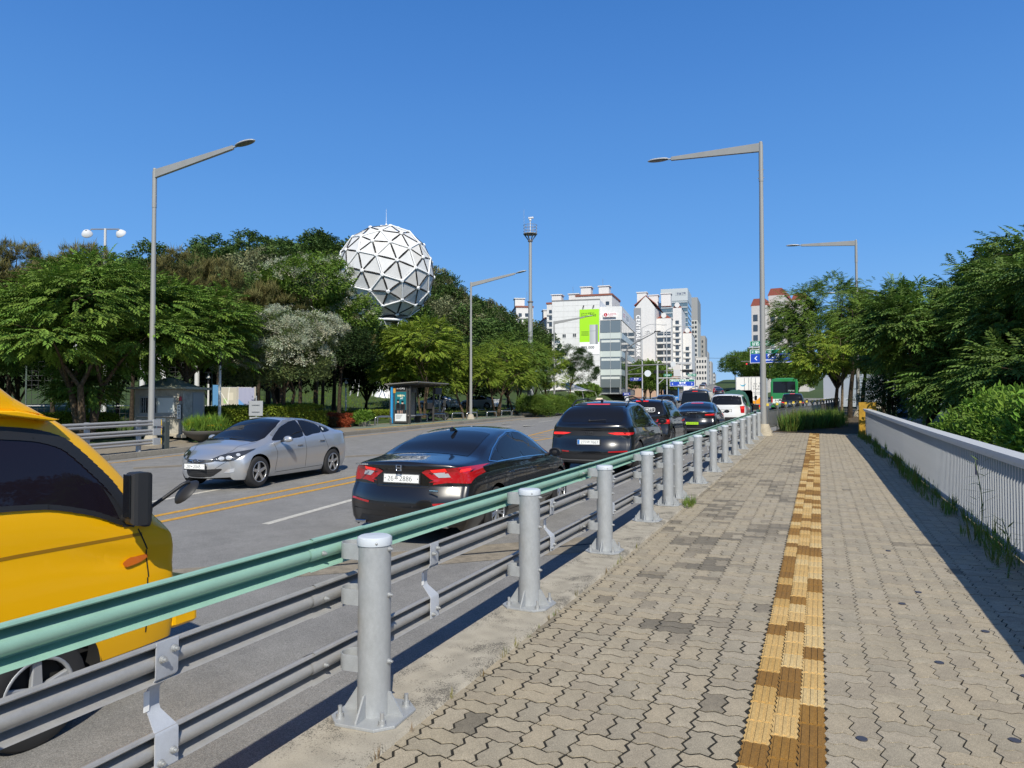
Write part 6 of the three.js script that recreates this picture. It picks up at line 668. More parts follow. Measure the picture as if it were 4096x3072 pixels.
// ---------- bus shelter and plaza furniture ----------
{ const dk = std([.075, .072, .066], .5, .2), g = thing('bus_shelter', 'dark bus shelter with a teal poster and timetable panels', 'bus shelter', [-23.8, RY(-23.8, -38.8) - .12, -38.8], .09); // long side along -z, road side +x
  const smoked = phys([.25, .27, .26], .1, 0, { transmission: .5, thickness: 0 });
  mesh('post', [box(.1, 2.4, .1, 0, 1.2, 0)], dk, g); mesh('post', box(.1, 2.4, .1, -1.35, 1.2, 0), dk, g); mesh('post', box(.1, 2.4, .1, -1.35, 1.2, -3.6), dk, g); mesh('post', box(.1, 2.4, .1, .0, 1.2, -3.6), dk, g);
  mesh('roof', prism([[-1.6, 2.46], [.75, 2.62], [.75, 2.68], [-1.6, 2.54]], 4.9, .015).translate(0, 0, -4.5), std([.2, .19, .17], .5), g); for (let k = 0; k < 6; k++) mesh('roof_beam', box(2.2, .06, .05, -.4, 2.46, .2 - k * .85, 0, 0, .06), dk, g);
  mesh('poster_case', rbox(.95, 2.2, .14, -.62, 1.15, .06, .02), dk, g); mesh('poster', panel(.78, 1.85, -.58, 1.1, .135), printMat(192, 456, (x, w, h) => { x.fillStyle = '#1c6e78'; x.fillRect(0, 0, w, h * .62); x.fillStyle = '#dfe2e2'; x.fillRect(0, h * .75, w, h * .25); x.fillStyle = '#2a3034'; x.fillRect(10, 190, 172, 150); x.fillStyle = '#c9a592'; for (const [a, b] of [[52, 150], [128, 172]]) { x.beginPath(); x.ellipse(a, b, 17, 22, 0, 0, 7); x.fill(); } x.fillStyle = '#17181a'; for (const [a, b] of [[52, 132], [128, 152]]) { x.beginPath(); x.ellipse(a, b, 21, 16, 0, 0, 7); x.fill(); } x.fillRect(28, 168, 48, 90); x.fillRect(104, 190, 50, 80); x.fillStyle = '#c9a592'; x.fillRect(45, 290, 12, 50); x.fillRect(85, 290, 12, 50); x.fillRect(115, 290, 12, 50); x.strokeStyle = x.fillStyle = '#f0e3b0'; x.lineWidth = 6; hangul(x, '여름엔', 40, 44, 34); x.fillStyle = '#fff'; x.font = 'bold 30px sans-serif'; x.fillText('V', 150, 72); x.fillText('UP!', 90, 112); x.fillStyle = '#555'; for (let i = 0; i < 5; i++) x.fillRect(18, 360 + i * 14, 110 - i * 9, 5); }), g); mesh('blue_fin', rbox(.13, 2.35, .16, -1.2, 1.2, .12, .02), std([.03, .30, .62], .45), g); mesh('route_plate', rbox(.16, .3, .03, -1.02, 2.1, .14, .005), std([.6, .3, .05], .5), g); mesh('header_sign', panel(.7, .22, -.55, 2.22, .14), printMat(128, 40, (x) => { x.fillStyle = '#151515'; x.fillRect(0, 0, 128, 40); x.strokeStyle = '#ddd'; x.lineWidth = 2.5; hangul(x, '버스정류장', 8, 8, 20); }), g);
  mesh('back_glass', box(.02, 1.75, 3.4, -1.35, 1.2, -1.8), smoked, g); mesh('timetable', [panel(.9, 1.05, -1.325, 1.45, -.9, Math.PI / 2)], printMat(180, 210, (x) => { x.fillStyle = '#7b7166'; x.fillRect(0, 0, 180, 210); x.fillStyle = '#e5e4de'; for (const [a, b] of [[8, 8], [94, 8], [8, 76], [94, 76], [8, 144]]) x.fillRect(a, b, 78, 62); x.fillStyle = '#99a'; for (let i = 0; i < 16; i++) x.fillRect(14 + (i % 2) * 86, 18 + i * 11, 60, 3); }), g); for (const [y, z] of [[1.6, -1.75], [1.7, -2.7], [.85, -1.3], [.85, -1.8]]) mesh('notice', panel(.3, .4, -1.325, y, z, Math.PI / 2), std([.62, .62, .58], .7), g); mesh('name_board', box(.06, .34, 3.6, -1.3, 2.2, -1.8), dk, g); mesh('name_print', panel(2.6, .26, -1.268, 2.2, -1.8, Math.PI / 2), printMat(400, 40, (x) => { x.fillStyle = '#141414'; x.fillRect(0, 0, 400, 40); x.strokeStyle = '#ccc'; x.lineWidth = 3; hangul(x, '월드컵경기장남측', 90, 8, 24); }), g); mesh('led_board', rbox(.14, .45, 1.1, .1, 2.15, -4.1, .02), plasticBlack, g);
  mesh('bench_seat', rbox(.5, .07, 2.1, -.7, .5, -1.9, .02), std([.35, .34, .32], .5), g); for (const z of [-1.1, -2.7]) mesh('bench_leg', box(.4, .46, .2, -.7, .24, z), dk, g); }
const hoopMat = std([.45, .44, .42], .25, .9), hoopG = tube([[-.55, -.1, 0], [-.55, .3, 0], [-.52, .44, 0], [-.42, .5, 0], [.42, .5, 0], [.52, .44, 0], [.55, .3, 0], [.55, -.1, 0]], .05, 30, 8);
const hoopLabels = ['first steel hoop from the left on the red paving', 'second steel hoop from the left, before the bus shelter', 'steel hoop half hidden by the bus shelter', 'steel hoop just right of the bus shelter', 'steel hoop in front of the parked motorbike', 'steel hoop left of the plaza street lamp', 'steel hoop touching the plaza street lamp', 'steel hoop right of the plaza street lamp', 'second steel hoop right of the plaza street lamp', 'last steel hoop before the kerb bushes', 'steel hoop in the back row near the parked cars', 'steel hoop in the back row near the walking person'];
[[-25.4, -35.9], [-24.6, -37.0], [-25.3, -38.3], [-25.6, -43.2], [-24.9, -44.6], [-24.9, -47.4], [-24.9, -49.8], [-24.7, -53], [-24.9, -56.5], [-25.2, -59.5], [-30, -62], [-29.5, -68]].forEach(([x, z], i) => { const g = thing('steel_hoop', hoopLabels[i], 'barrier hoop', [x, RY(x, z) - .14, z], 1.15 + rr(-.1, .1), 'steel hoops along the plaza'); mesh('hoop', hoopG, hoopMat, g); for (const s of [-1, 1]) mesh('foot', cyl(.09, .09, .02, s * .55, .0, 0, 12), hoopMat, g); });
{ const x = -25.7, z = -45.8, g = thing('motorbike', 'black delivery motorbike with a top box under the plaza trees', 'motorbike', [x, RY(x, z) - .14, z], 1.0); const w = new THREE.TorusGeometry(.24, .06, 8, 20); for (const s of [-.62, .62]) { const q = mesh('wheel', w.clone().translate(s, .3, 0), rubber, g); mesh('rim', new THREE.TorusGeometry(.17, .02, 6, 18).translate(s, .3, 0), alloyDark, q); } mesh('body', [prism([[-.7, .5], [-.2, .42], [.2, .4], [.45, .55], [.55, .95], [.45, 1.0], [.25, .62], [-.2, .68], [-.7, .74]], .3, .05).translate(0, 0, -.15), box(.5, .25, .22, 0, .35, 0)], paint([.015, .015, .016], .1, .4), g); mesh('seat', rbox(.75, .1, .28, -.3, .76, 0, .04), plasticBlack, g); mesh('top_box', rbox(.5, .45, .5, -.72, 1.05, 0, .04), plasticBlack, g); mesh('handlebar', [bar([.45, 1.02, -.34], [.45, 1.02, .34], .018), bar([.62, .3, 0], [.46, 1.02, 0], .035)], plasticBlack, g); mesh('headlamp', ball(.09, .56, .85, 0), clearLens, g); mesh('windshield', xf(new THREE.PlaneGeometry(.4, .5), .55, 1.25, 0, 0, Math.PI / 2 + .01), phys([.3, .3, .3], .1, 0, { transmission: .7, thickness: 0 }), g); mesh('side_stand', bar([0, .35, .1], [.1, 0, .25], .012), alloyDark, g); }
{ const x = -24.6, z = -34.9, g = thing('flower_tub', 'small round tub of leafy plants behind the silver car', 'planter', [x, RY(x, z) - .14, z]); mesh('tub', lathe([[.25, 0], [.36, .3], [.33, .32], [0, .28]], 14), std([.2, .18, .16], .8), g); crownOf(g, 'plants', SP.small, LM.bush, [[0, .5, 0, .5, .3, .5]], 130, { inner: .2 }); }
[[-23.6, -60], [-23.9, -63.5], [-24.3, -67], [-24.7, -70.5]].forEach(([x, z], i) => bushThing('kerb_bush', ['first', 'second', 'third', 'last'][i] + ' leafy bush of the row along the plaza kerb', x, z, RY(x, z) - .2, 1.5, 1.7, LM.mid, 750, 'small', 'bushes along the plaza kerb'));
{ const x = -27.4, z = -80.5, g = thing('shade_canopy', 'white stretched shade canopy on a slim pole', 'canopy', [x, gy(x, z), z]); mesh('fabric', sheet(16, 16, (u, v) => { const a = (u - .5) * 2, b = (v - .5) * 2, r = Math.max(Math.abs(a), Math.abs(b)); return [a * 2.6, 2.7 + 1.0 * Math.pow(1 - r, 1.6) - .18 * Math.abs(a * b), b * 2.6]; }), std([.72, .70, .65], .8), g); mesh('pole', cyl(.06, .05, 3.7, 0, 1.85, 0, 8), std(.4, .5), g); for (const [a, b] of [[1, 1], [1, -1], [-1, 1], [-1, -1]]) mesh('guy_line', bar([a * 2.55, 2.5, b * 2.55], [a * 3.2, 0, b * 3.2], .02), std(.4, .5), g); }
{ // camera mast
  const x = -29.8, z = -74.3, g = thing('camera_mast', 'tall grey surveillance mast with a railed platform on top', 'mast', [x, gy(x, z), z]), h = 20.4 - gy(x, z), m = std([.42, .43, .42], .6, .2, { map: scaled(T.metal, .2) }); mesh('mast', lathe([[.36, 0], [.36, 4], [.34, h * .35], [.26, h * .35 + .05], [.25, h * .62], [.19, h * .62 + .05], [.17, h - .3]], 16), m, g); for (const y of [h * .35, h * .62, h - .5]) mesh('flange', cyl(.42 - y / h * .15, .42 - y / h * .15, .12, 0, y, 0, 16), std([.16, .13, .11], .7), g);
  for (let i = 0; i < 8; i++) { const a = i / 8 * 6.283; mesh('bracket', bar([Math.cos(a) * .15, h - .5, Math.sin(a) * .15], [Math.cos(a) * .75, h + .3, Math.sin(a) * .75], .04), std([.14, .12, .1], .6), g); mesh('rail_post', bar([Math.cos(a) * .75, h + .3, Math.sin(a) * .75], [Math.cos(a) * .75, h + 1.3, Math.sin(a) * .75], .025), std(.3, .5), g); } mesh('platform', cyl(.8, .8, .07, 0, h + .32, 0, 16), std(.25, .6), g); for (const y of [.6, .95, 1.3]) mesh('ring_rail', new THREE.TorusGeometry(.76, .025, 6, 24).rotateX(Math.PI / 2).translate(0, h + y, 0), std(.25, .5), g); mesh('camera_pole', cyl(.07, .06, 1.6, 0, h + 1.1, 0, 8), std(.6, .5), g); mesh('camera', [rbox(.6, .2, .22, .08, h + 2.15, 0, .04), ball(.15, 0, h + 1.9, 0)], std([.68, .68, .68], .4), g); mesh('antenna', bar([-.75, h + .4, 0], [-.78, h + 3.2, 0], .015), std(.3, .5), g); }
{ // walker in an orange vest, far across the plaza: one smooth body
  const J = { head: [0, 1.56, 0, .1], neck: [0, 1.4, 0, .055], chest: [0, 1.2, 0, .15], hip: [0, .92, 0, .135], kneeL: [.09, .5, .14, .075], footL: [.09, .07, .26, .05], toeL: [.09, .04, .38, .045], kneeR: [-.09, .5, .05, .075], footR: [-.09, .1, -.26, .05], toeR: [-.09, .04, -.16, .045], shL: [.19, 1.34, 0, .065], elL: [.25, 1.08, -.06, .05], haL: [.26, .84, .04, .042], shR: [-.19, 1.34, 0, .065], elR: [-.25, 1.08, .02, .05], haR: [-.24, .86, .16, .042], thL: [.09, .88, 0, .1], thR: [-.09, .88, 0, .1] };
  const bones = [['head', 'neck'], ['neck', 'chest'], ['chest', 'hip'], ['thL', 'kneeL'], ['kneeL', 'footL'], ['footL', 'toeL'], ['thR', 'kneeR'], ['kneeR', 'footR'], ['footR', 'toeR'], ['shL', 'elL'], ['elL', 'haL'], ['shR', 'elR'], ['elR', 'haR'], ['shL', 'shR']]; const g = thing('person', 'person in an orange vest and dark trousers walking across the plaza', 'person', [-37.3, gy(-37.3, -85), -85], 1.2);
  const seg = (q, a, b) => { const A = V(a[0], a[1], a[2]), B = V(b[0], b[1], b[2]), t = clamp(q.clone().sub(A).dot(B.clone().sub(A)) / B.distanceToSquared(A)); return q.distanceTo(A.lerp(B, t)) - lerp(a[3], b[3], t); }; const f = (q) => { let s = 0; for (const [a, b] of bones) s += Math.exp(-28 * seg(q, J[a], J[b])); return -Math.log(s) / 28; };
  const body = new THREE.SphereGeometry(1, 44, 90), bp = body.attributes.position; // pull a dense cage onto the field, slice by slice, is fragile: use marching instead
  const { MarchingCubes } = await import('three/addons/objects/MarchingCubes.js'); const N = 64, mc = new MarchingCubes(N, std(1), false, false, 60000); mc.isolation = 0; const q = V(0, 0, 0); for (let k = 0; k < N; k++) for (let j = 0; j < N; j++) for (let i = 0; i < N; i++) { q.set((i / N * 2 - 1) * .95, (j / N * 2 - 1) * .95 + .85, (k / N * 2 - 1) * .95); mc.field[i + j * N + k * N * N] = -f(q); } mc.update(); const cnt = mc.count; const G = new THREE.BufferGeometry(); const pa = mc.positionArray.slice(0, cnt * 3), na = mc.normalArray.slice(0, cnt * 3), cc = new Float32Array(cnt * 3); for (let i = 0; i < cnt; i++) { pa[i * 3] *= .95; pa[i * 3 + 1] = pa[i * 3 + 1] * .95 + .85; pa[i * 3 + 2] *= .95; const y = pa[i * 3 + 1], ax = Math.abs(pa[i * 3]); const c = y > 1.42 ? [.42, .26, .19] : y > .93 ? (ax > .2 && y < .9 ? [.42, .26, .19] : ax > .19 ? [.12, .12, .13] : [.75, .16, .04]) : ax > .2 ? [.42, .26, .19] : y > .09 ? [.06, .06, .07] : [.02, .02, .02]; cc.set(c, i * 3); } G.setAttribute('position', new THREE.BufferAttribute(pa, 3)); G.setAttribute('normal', new THREE.BufferAttribute(na, 3)); G.setAttribute('color', new THREE.BufferAttribute(cc, 3)); mesh('body', G, new THREE.MeshStandardMaterial({ vertexColors: true, roughness: .8 }), g); mesh('hair', xf(new THREE.SphereGeometry(.108, 14, 10, 0, 7, 0, 1.7), 0, 1.585, -.012, -.25), std([.015, .012, .01], .7), g); }
// ---------- buildings beyond the crossing ----------
const whitePanel = std([.84, .84, .82], .6, 0, { map: scaled(T.fine, .5) }), aptWhite = std([.80, .79, .77], .8, 0, { map: scaled(T.fine, .5) }), blueGlass = phys([.13, .19, .22], .08, .2, { clearcoat: 1 }), greyGlass = phys([.16, .19, .2], .08, .1, { clearcoat: 1 }), winDark = phys([.045, .055, .065], .1, 0, { clearcoat: 1 }), frameW = std([.6, .6, .58], .6);
{ const g = thing('store_building', 'white store building with a lime advert and a glazed corner', 'building', [-35.4, 3.4, -136], .14), H = 18.6, W = 9.6, gw = 4.1, D = 28; // origin at the glazed corner; x to the left is negative
  const x0 = -gw - W; mesh('wall', rbox(W, H + .5, D, -gw - W / 2, H / 2 - .3, -D / 2 + .6, .05), whitePanel, g); mesh('roof_edge', box(W + .1, .25, .3, -gw - W / 2, H + .05, .48), std(.2, .6), g);
  for (let k = 1; k < 17; k++) mesh('panel_joint', box(W + .02, .035, .02, -gw - W / 2, k * 1.1, .606), std([.5, .5, .48], .8), g); for (let k = 1; k < 4; k++) mesh('panel_joint', box(.03, H, .02, -gw - k * 2.4, H / 2, .606), std([.55, .55, .53], .8), g);
  for (const [x, y] of [[-gw - 7.1, 11.6], [-gw - 5.0, 11.7], [-gw - 7.0, 7.9], [-gw - 4.9, 8.0]]) { const w = mesh('window', box(.72, .8, .06, x, y, .63), frameW, g); mesh('pane', box(.27, .62, .02, x - .17, y, .67), winDark, w); mesh('pane', box(.27, .62, .02, x + .17, y, .67), winDark, w); }
  mesh('advert', panel(3.9, 8.9, -gw - 2.05, 12.3, .66), printMat(400, 910, (x, w, h) => { x.fillStyle = '#f4f4f2'; x.fillRect(0, 0, w, h); x.fillStyle = '#a4e01e'; x.fillRect(0, 0, w, 665); x.fillStyle = '#20301a'; x.strokeStyle = '#20301a'; x.lineWidth = 4; hangul(x, '단하나의 원룸가전', 30, 70, 32, .02); x.font = '56px sans-serif'; x.fillText('Single', 26, 150); x.font = 'bold 60px sans-serif'; x.fillText('ONE', 214, 148); x.lineWidth = 3; for (let i = 0; i < 4; i++) x.fillRect(36, 450 + i * 24, 150, 8); const gr = x.createLinearGradient(205, 0, 380, 0); gr.addColorStop(0, '#a9acae'); gr.addColorStop(.68, '#c8cacb'); gr.addColorStop(.7, '#85888b'); gr.addColorStop(1, '#9a9d9f'); x.fillStyle = gr; x.fillRect(205, 315, 170, 395); x.fillStyle = '#6c6f72'; x.fillRect(205, 440, 120, 5); x.fillStyle = '#222'; x.font = 'bold 76px sans-serif'; x.fillText('299,000', 28, 800); x.font = '28px sans-serif'; x.fillText("HIMADE", 90, 865); }), g); for (const x of [-gw - 3.2, -gw - 1.2]) mesh('advert_light', [box(.2, .5, .3, x, 17.3, .75, 0, 0, -.3)], std(.1, .5), g);
  const GH = 17.2; mesh('glass_core', box(gw, GH, D - 1, -gw / 2 - .05, GH / 2, -D / 2 - .4), std([.25, .27, .28], .6), g); const top = mesh('fascia', rbox(gw + .2, 2.7, D - .4, -gw / 2 + .05, GH - 1.3, -D / 2 - .1, .03), whitePanel, g);
  mesh('fascia_sign', panel(2.6, .9, -gw / 2 - .1, GH - 1.6, .14), printMat(200, 70, (x) => { x.fillStyle = '#eceae6'; x.fillRect(0, 0, 200, 70); x.fillStyle = '#b5122b'; x.beginPath(); x.arc(35, 35, 28, 0, 7); x.fill(); x.fillStyle = '#fff'; x.font = 'bold 34px serif'; x.fillText('L', 25, 47); x.fillStyle = '#b5122b'; x.font = 'bold 36px serif'; x.fillText('LOTTE', 74, 40); x.font = '20px sans-serif'; x.fillText('HIMART', 76, 62); }), g); mesh('fascia_sign', panel(12, 1.5, .16, GH - 1.4, -8, Math.PI / 2), printMat(400, 50, (x) => { x.fillStyle = '#eceae6'; x.fillRect(0, 0, 400, 50); x.fillStyle = '#b5122b'; x.font = 'bold 38px sans-serif'; x.fillText('LOTTE', 20, 38); x.fillStyle = x.strokeStyle = '#333'; x.lineWidth = 5; hangul(x, '하이마트', 190, 6, 38); }), g);
  for (let f = 0; f < 4; f++) { const y = GH - 2.7 - f * 3.6; for (let k = 0; k < 2; k++) mesh('pane', box(1.92, 2.35, .05, -1.05 - k * 2.0, y - 1.25, .12), greyGlass, g); if (f < 3) mesh('spandrel', box(gw + .1, 1.15, .08, -gw / 2, y - 3.05, .14), std([.55, .60, .56], .35), g); for (let k = 0; k < 8; k++) mesh('pane', box(.05, 2.35, 3.1, .03, y - 1.25, -1.8 - k * 3.3), blueGlass, g); if (f < 3) mesh('spandrel', box(.08, 1.15, D - 1, .05, y - 3.05, -D / 2), std([.45, .52, .52], .35), g); if (f) mesh('blind', box(gw - .5, .45, .03, -gw / 2, y - .55, .16), std([.6, .63, .6], .6), g); } mesh('mullion', [0, 1, 2].map((k) => box(.08, GH - 2.7, .1, -.06 - k * 2.02, (GH - 2.7) / 2, .15)), std([.4, .42, .43], .5), g); }
function windowGrid(g, geoW, geoP, m, nx, ny, x0, dx, y0, dy, z, ry = 0, skip) { for (let j = 0; j < ny; j++) for (let i = 0; i < nx; i++) { if (skip && skip(i, j)) continue; const o = new THREE.Mesh(geoP, m); o.name = 'window'; const a = x0 + i * dx; if (ry) o.position.set(z, y0 + j * dy, a); else o.position.set(a, y0 + j * dy, z); o.rotation.y = ry; add(o, g); if (geoW) { const s = new THREE.Mesh(geoW, frameW); s.name = 'balcony'; s.position.set(0, -.62, .12); add(s, o); } } }
const pane = new THREE.BoxGeometry(1.7, 1.35, .1), paneS = new THREE.BoxGeometry(.95, 1.4, .1), balc = new THREE.BoxGeometry(1.9, .5, .35), paneO = new THREE.BoxGeometry(2.3, 1.7, .15);
{ // apartment block with numbered gable
  const g = thing('apartment_block', 'white apartment block with the number 105 on its gable and red roofs', 'building', [-40.2, 5, -190], .1), H = 24.5, W = 5.6;
  const gab = prism([[-W, -2], [0, -2], [0, H - 2], [-W * .42, H + 1.2], [-W, H - 2.4]], 24, .05).translate(0, 0, -24); mesh('wall', gab, aptWhite, g); mesh('gable_band', panel(1.9, 21, -W + 1.0, H - 12.6, .06), printMat(96, 1024, (x) => { x.fillStyle = '#8d8f92'; x.fillRect(0, 0, 96, 1024); x.save(); x.translate(30, 90); x.rotate(Math.PI / 2); x.fillStyle = '#f2f2f0'; x.font = 'bold 78px sans-serif'; x.fillText('CENTRAL PARK', 0, 0); x.restore(); }), g); mesh('block_number', panel(1.5, .95, -1.9, H - 8.6, .07), printMat(128, 80, (x) => { x.fillStyle = '#e9e8e5'; x.fillRect(0, 0, 128, 80); x.fillStyle = '#3a3a3a'; x.font = 'bold 66px sans-serif'; x.fillText('105', 8, 66); }), g); mesh('roof', [box(W * .62, .2, 24.2, -W * .2, H + .1, -12, 0, 0, -.72), box(W * .68, .2, 24.2, -W * .72, H - .2, -12, 0, 0, .68)], std([.26, .07, .045], .8), g);
  for (const [bx, bz, bw, h, n] of [[2.0, -4, 4.0, 21.8, 2], [5.2, -9, 2.4, 25.2, 1], [7.6, -14, 2.4, 18.5, 1]]) { mesh('wing', rbox(bw, h, 16, bx, h / 2 - 2, bz - 8, .04), aptWhite, g); mesh('wing_roof', prism([[-bw / 2 - .1, 0], [bw / 2 + .1, 0], [0, 1.5]], 15).translate(bx, h - 2, bz - 15.6), std([.26, .07, .045], .8), g); mesh('dormer', [cyl(.7, .7, .5, bx, h - 1.2, bz - .2, 16, Math.PI / 2)], aptWhite, g); windowGrid(g, balc, n > 1 ? pane : paneS, winDark, n, Math.floor((h - 7) / 1.75) , bx - (n - 1) * .95, 1.95, 3.2, 1.75, bz + .06); }
  mesh('podium', rbox(8, 8.5, 10, -2, 2, 3, .05), std([.45, .31, .22], .8), g); mesh('podium', rbox(4, 6.5, 8, 4.5, 1.5, 2, .05), std([.42, .28, .2], .8), g); for (const [x, z] of [[-4, -6], [-1.5, -12], [2.2, -10]]) { mesh('roof_house', [rbox(2.6, 3.4, 3, x, H + 1, z, .03), box(3, .25, 3.4, x, H + 2.8, z)], aptWhite, g); } }
for (const [lab, x, z, w, h, ry] of [['white apartment block with rooftop huts behind the store', -56, -186, 10, 29, .1], ['white apartment block behind, its roof huts above the store wall', -66, -190, 10, 28, .1], ['pale apartment block seen behind the camera mast', -78, -190, 5, 27.5, .5], ['second pale apartment block right of the camera mast', -71.5, -196, 4.6, 24.5, .5], ['distant pale flats between the mast and the store', -66.5, -215, 6, 19, .4]]) { const g = thing('apartment_block', lab, 'building', [x, 4, z], ry, 'apartment blocks behind the store'); mesh('wall', rbox(w, h, 14, 0, h / 2 - 2, -7, .04), aptWhite, g); mesh('roof', box(w + .3, .5, 14.3, 0, h - 1.9, -7), std([.25, .09, .06], .8), g); const nh = w > 8 ? 2 : 1; for (let k = 0; k < nh; k++) mesh('roof_house', [rbox(2.8, 2.4, 3, -w / 4 + k * w / 2, h - .6, -3, .03), box(3.3, .25, 3.5, -w / 4 + k * w / 2, h + .7, -3)], aptWhite, g); windowGrid(g, balc, paneS, winDark, Math.floor(w / 1.9), 6, -w / 2 + 1.2, 1.9, h - 14, 1.9, .06); mesh('antenna', bar([w * .2, h - 2, -3], [w * .2, h + 3, -3], .04), std(.2, .5), g); }
{ const g = thing('glass_tower', 'tall blue glass office tower with Korean lettering on its crown', 'building', [-50.2, 8, -303], .09), W = 11, H = 44; mesh('core', rbox(W, H, 22, -W / 2, H / 2 - 2, -11, .05), std([.30, .34, .36], .5), g); mesh('crown', rbox(W + .15, 5.2, 22.2, -W / 2, H - 4.4, -11, .03), std([.50, .53, .54], .5), g); mesh('crown_sign', panel(4.4, 1.5, -2.7, H - 4, .16), printMat(256, 88, (x) => { x.fillStyle = '#b4babb'; x.fillRect(0, 0, 256, 88); x.strokeStyle = '#3a3f63'; x.lineWidth = 8; hangul(x, '한솔교육', 30, 18, 50); }), g); for (let f = 0; f < 16; f++) { const y = H - 8.6 - f * 2.2; for (let k = 0; k < 5; k++) mesh('pane', box(2.05, 1.35, .12, -1.1 - k * 2.2, y, .06), blueGlass, g); mesh('sunshade', box(W, .12, .35, -W / 2, y + .8, .2), std([.62, .65, .66], .4), g); mesh('pane', box(.12, 1.35, 20, .05, y, -11), blueGlass, g); } const s = mesh('side_block', rbox(9, H - 5, 16, -W - 4.5, H / 2 - 4.5, -12, .05), std([.52, .55, .56], .5), g); }
{ const g = thing('office_block', 'grey and cream office block right of the glass tower', 'building', [-53.6, 9, -352], .09), W = 5.6, H = 46; mesh('wall', rbox(W, H, 26, -W / 2, H / 2 - 2, -13, .05), std([.52, .51, .47], .8), g); mesh('crown', rbox(W + .1, 11, 26.1, -W / 2, H - 7.2, -13, .03), std([.30, .30, .29], .7), g); windowGrid(g, null, new THREE.BoxGeometry(.85, 1.2, .12), winDark, 4, 16, -W + .85, 1.3, H - 14, -2.25, .06); }
{ const g = thing('office_block', 'small white office block with a blue roof sign left of the glass tower', 'building', [-50.4, 7, -262], .09); mesh('wall', rbox(4.2, 26, 12, -2.1, 10, -6, .05), std([.62, .6, .56], .8), g); mesh('roof_sign', box(3.8, 1.6, .4, -2.1, 22.6, .3), std([.06, .26, .55], .5), g); for (let f = 0; f < 6; f++) mesh('window', box(3.4, .9, .1, -2.1, 20 - f * 2.2, .06), winDark, g); }
{ const g = thing('office_block', 'dark green glass office below the glass tower', 'building', [-44.6, 7, -248], .09); mesh('wall', rbox(4.4, 17, 12, -2.2, 6, -6, .05), std([.25, .28, .28], .6), g); mesh('roof', rbox(4.6, .6, 12.2, -2.2, 14.8, -6, .05), std(.6, .6), g); for (let f = 0; f < 6; f++) for (let k = 0; k < 2; k++) mesh('pane', box(1.9, 1.5, .1, -1.15 - k * 2.05, 12.8 - f * 2.3, .06), phys([.03, .10, .085], .08, 0, { clearcoat: 1 }), g); }
for (const [x, z, w, h, c, lab] of [[-54, -380, 3.4, 28, .3, 'dark slim block beyond the grey office'], [-57, -410, 4, 22, .45, 'pale block lower down the street beyond the dark slim one'], [-59, -440, 4.5, 18, .4, 'last grey block before the hill crest'], [-47, -335, 5, 14, .6, 'low white shop block at the foot of the grey office'], [-61, -470, 6, 12, .5, 'far pale block at the hill crest']]) { const g = thing('office_block', lab, 'building', [x, 11, z], .09, 'far blocks along the hill street'); mesh('wall', rbox(w, h, 20, -w / 2, h / 2 - 2, -10, .05), std([c, c * .97, c * .93], .8), g); windowGrid(g, null, new THREE.BoxGeometry(.7, 1.2, .12), winDark, Math.floor(w / 1.2), Math.floor(h / 3), -w + .8, 1.2, 2.2, 2.6, .06); }
{ const g = thing('apartment_block', 'apartment block with red roof behind the right-hand trees', 'building', [-13.2, 4, -168], -.1); for (const [x, z, h] of [[1.2, 0, 20.5], [4.4, -3, 23], [9, -6, 22]]) { mesh('wing', rbox(3.4, h, 12, x, h / 2 - 1, z - 6, .04), std([.55, .52, .49], .8), g); mesh('wing_roof', prism([[-1.9, 0], [1.9, 0], [1.2, 1.6], [-1.2, 1.6]], 12).translate(x, h - 1, z - 12), std([.27, .075, .05], .8), g); windowGrid(g, null, paneS, winDark, 2, 7, x - .8, 1.6, 3, 2.3, z + .06); } }
// ---------- gantries, signals and signs at the crossing ----------
const poleGrey = std([.20, .20, .195], .6, .1), poleLight = std([.5, .5, .49], .5, .2), blueSign = '#1846b4', greenSign = '#0f7a5a';
function roadSign(parent, name, w, h, x, y, z, draw, ry = 0) { const s = mesh(name, rbox(w, h, .05, x, y, z, .01), std(.45, .5), parent); mesh('face', panel(w * .985, h * .97, x, y, z + .028, ry), printMat(512, Math.round(512 * h / w), draw, { roughness: .5 }), s); return s; }
const arrowL = (x, a, b, s) => { x.beginPath(); x.moveTo(a + s, b - s); x.lineTo(a, b); x.lineTo(a + s, b + s); x.stroke(); };
function discSign(p, name, r, x, y, z, c) { mesh(name, cyl(r, r, .04, x, y, z, 24, Math.PI / 2), std(c, .5), p); }
function signalHead(p, x, y, z, lit, n = 4) { const s = mesh('signal_head', rbox(n * .36, .4, .25, x, y, z, .03), plasticBlack, p); for (let k = 0; k < n; k++) { mesh('visor', xf(new THREE.CylinderGeometry(.15, .15, .16, 14, 1, true, 0, Math.PI), 0, 0, 0, Math.PI / 2).rotateZ(Math.PI).translate(x - (n - 1) * .18 + k * .36, y, z + .2), plasticBlack, s); mesh('signal_lens', cyl(.12, .12, .03, x - (n - 1) * .18 + k * .36, y, z + .13, 14, Math.PI / 2), lit === k ? std([.5, .02, .02], .4, 0, { emissive: new THREE.Color(1, .05, .04), emissiveIntensity: 1.2 }) : std([.02, .02, .02], .4), s); } return s; }
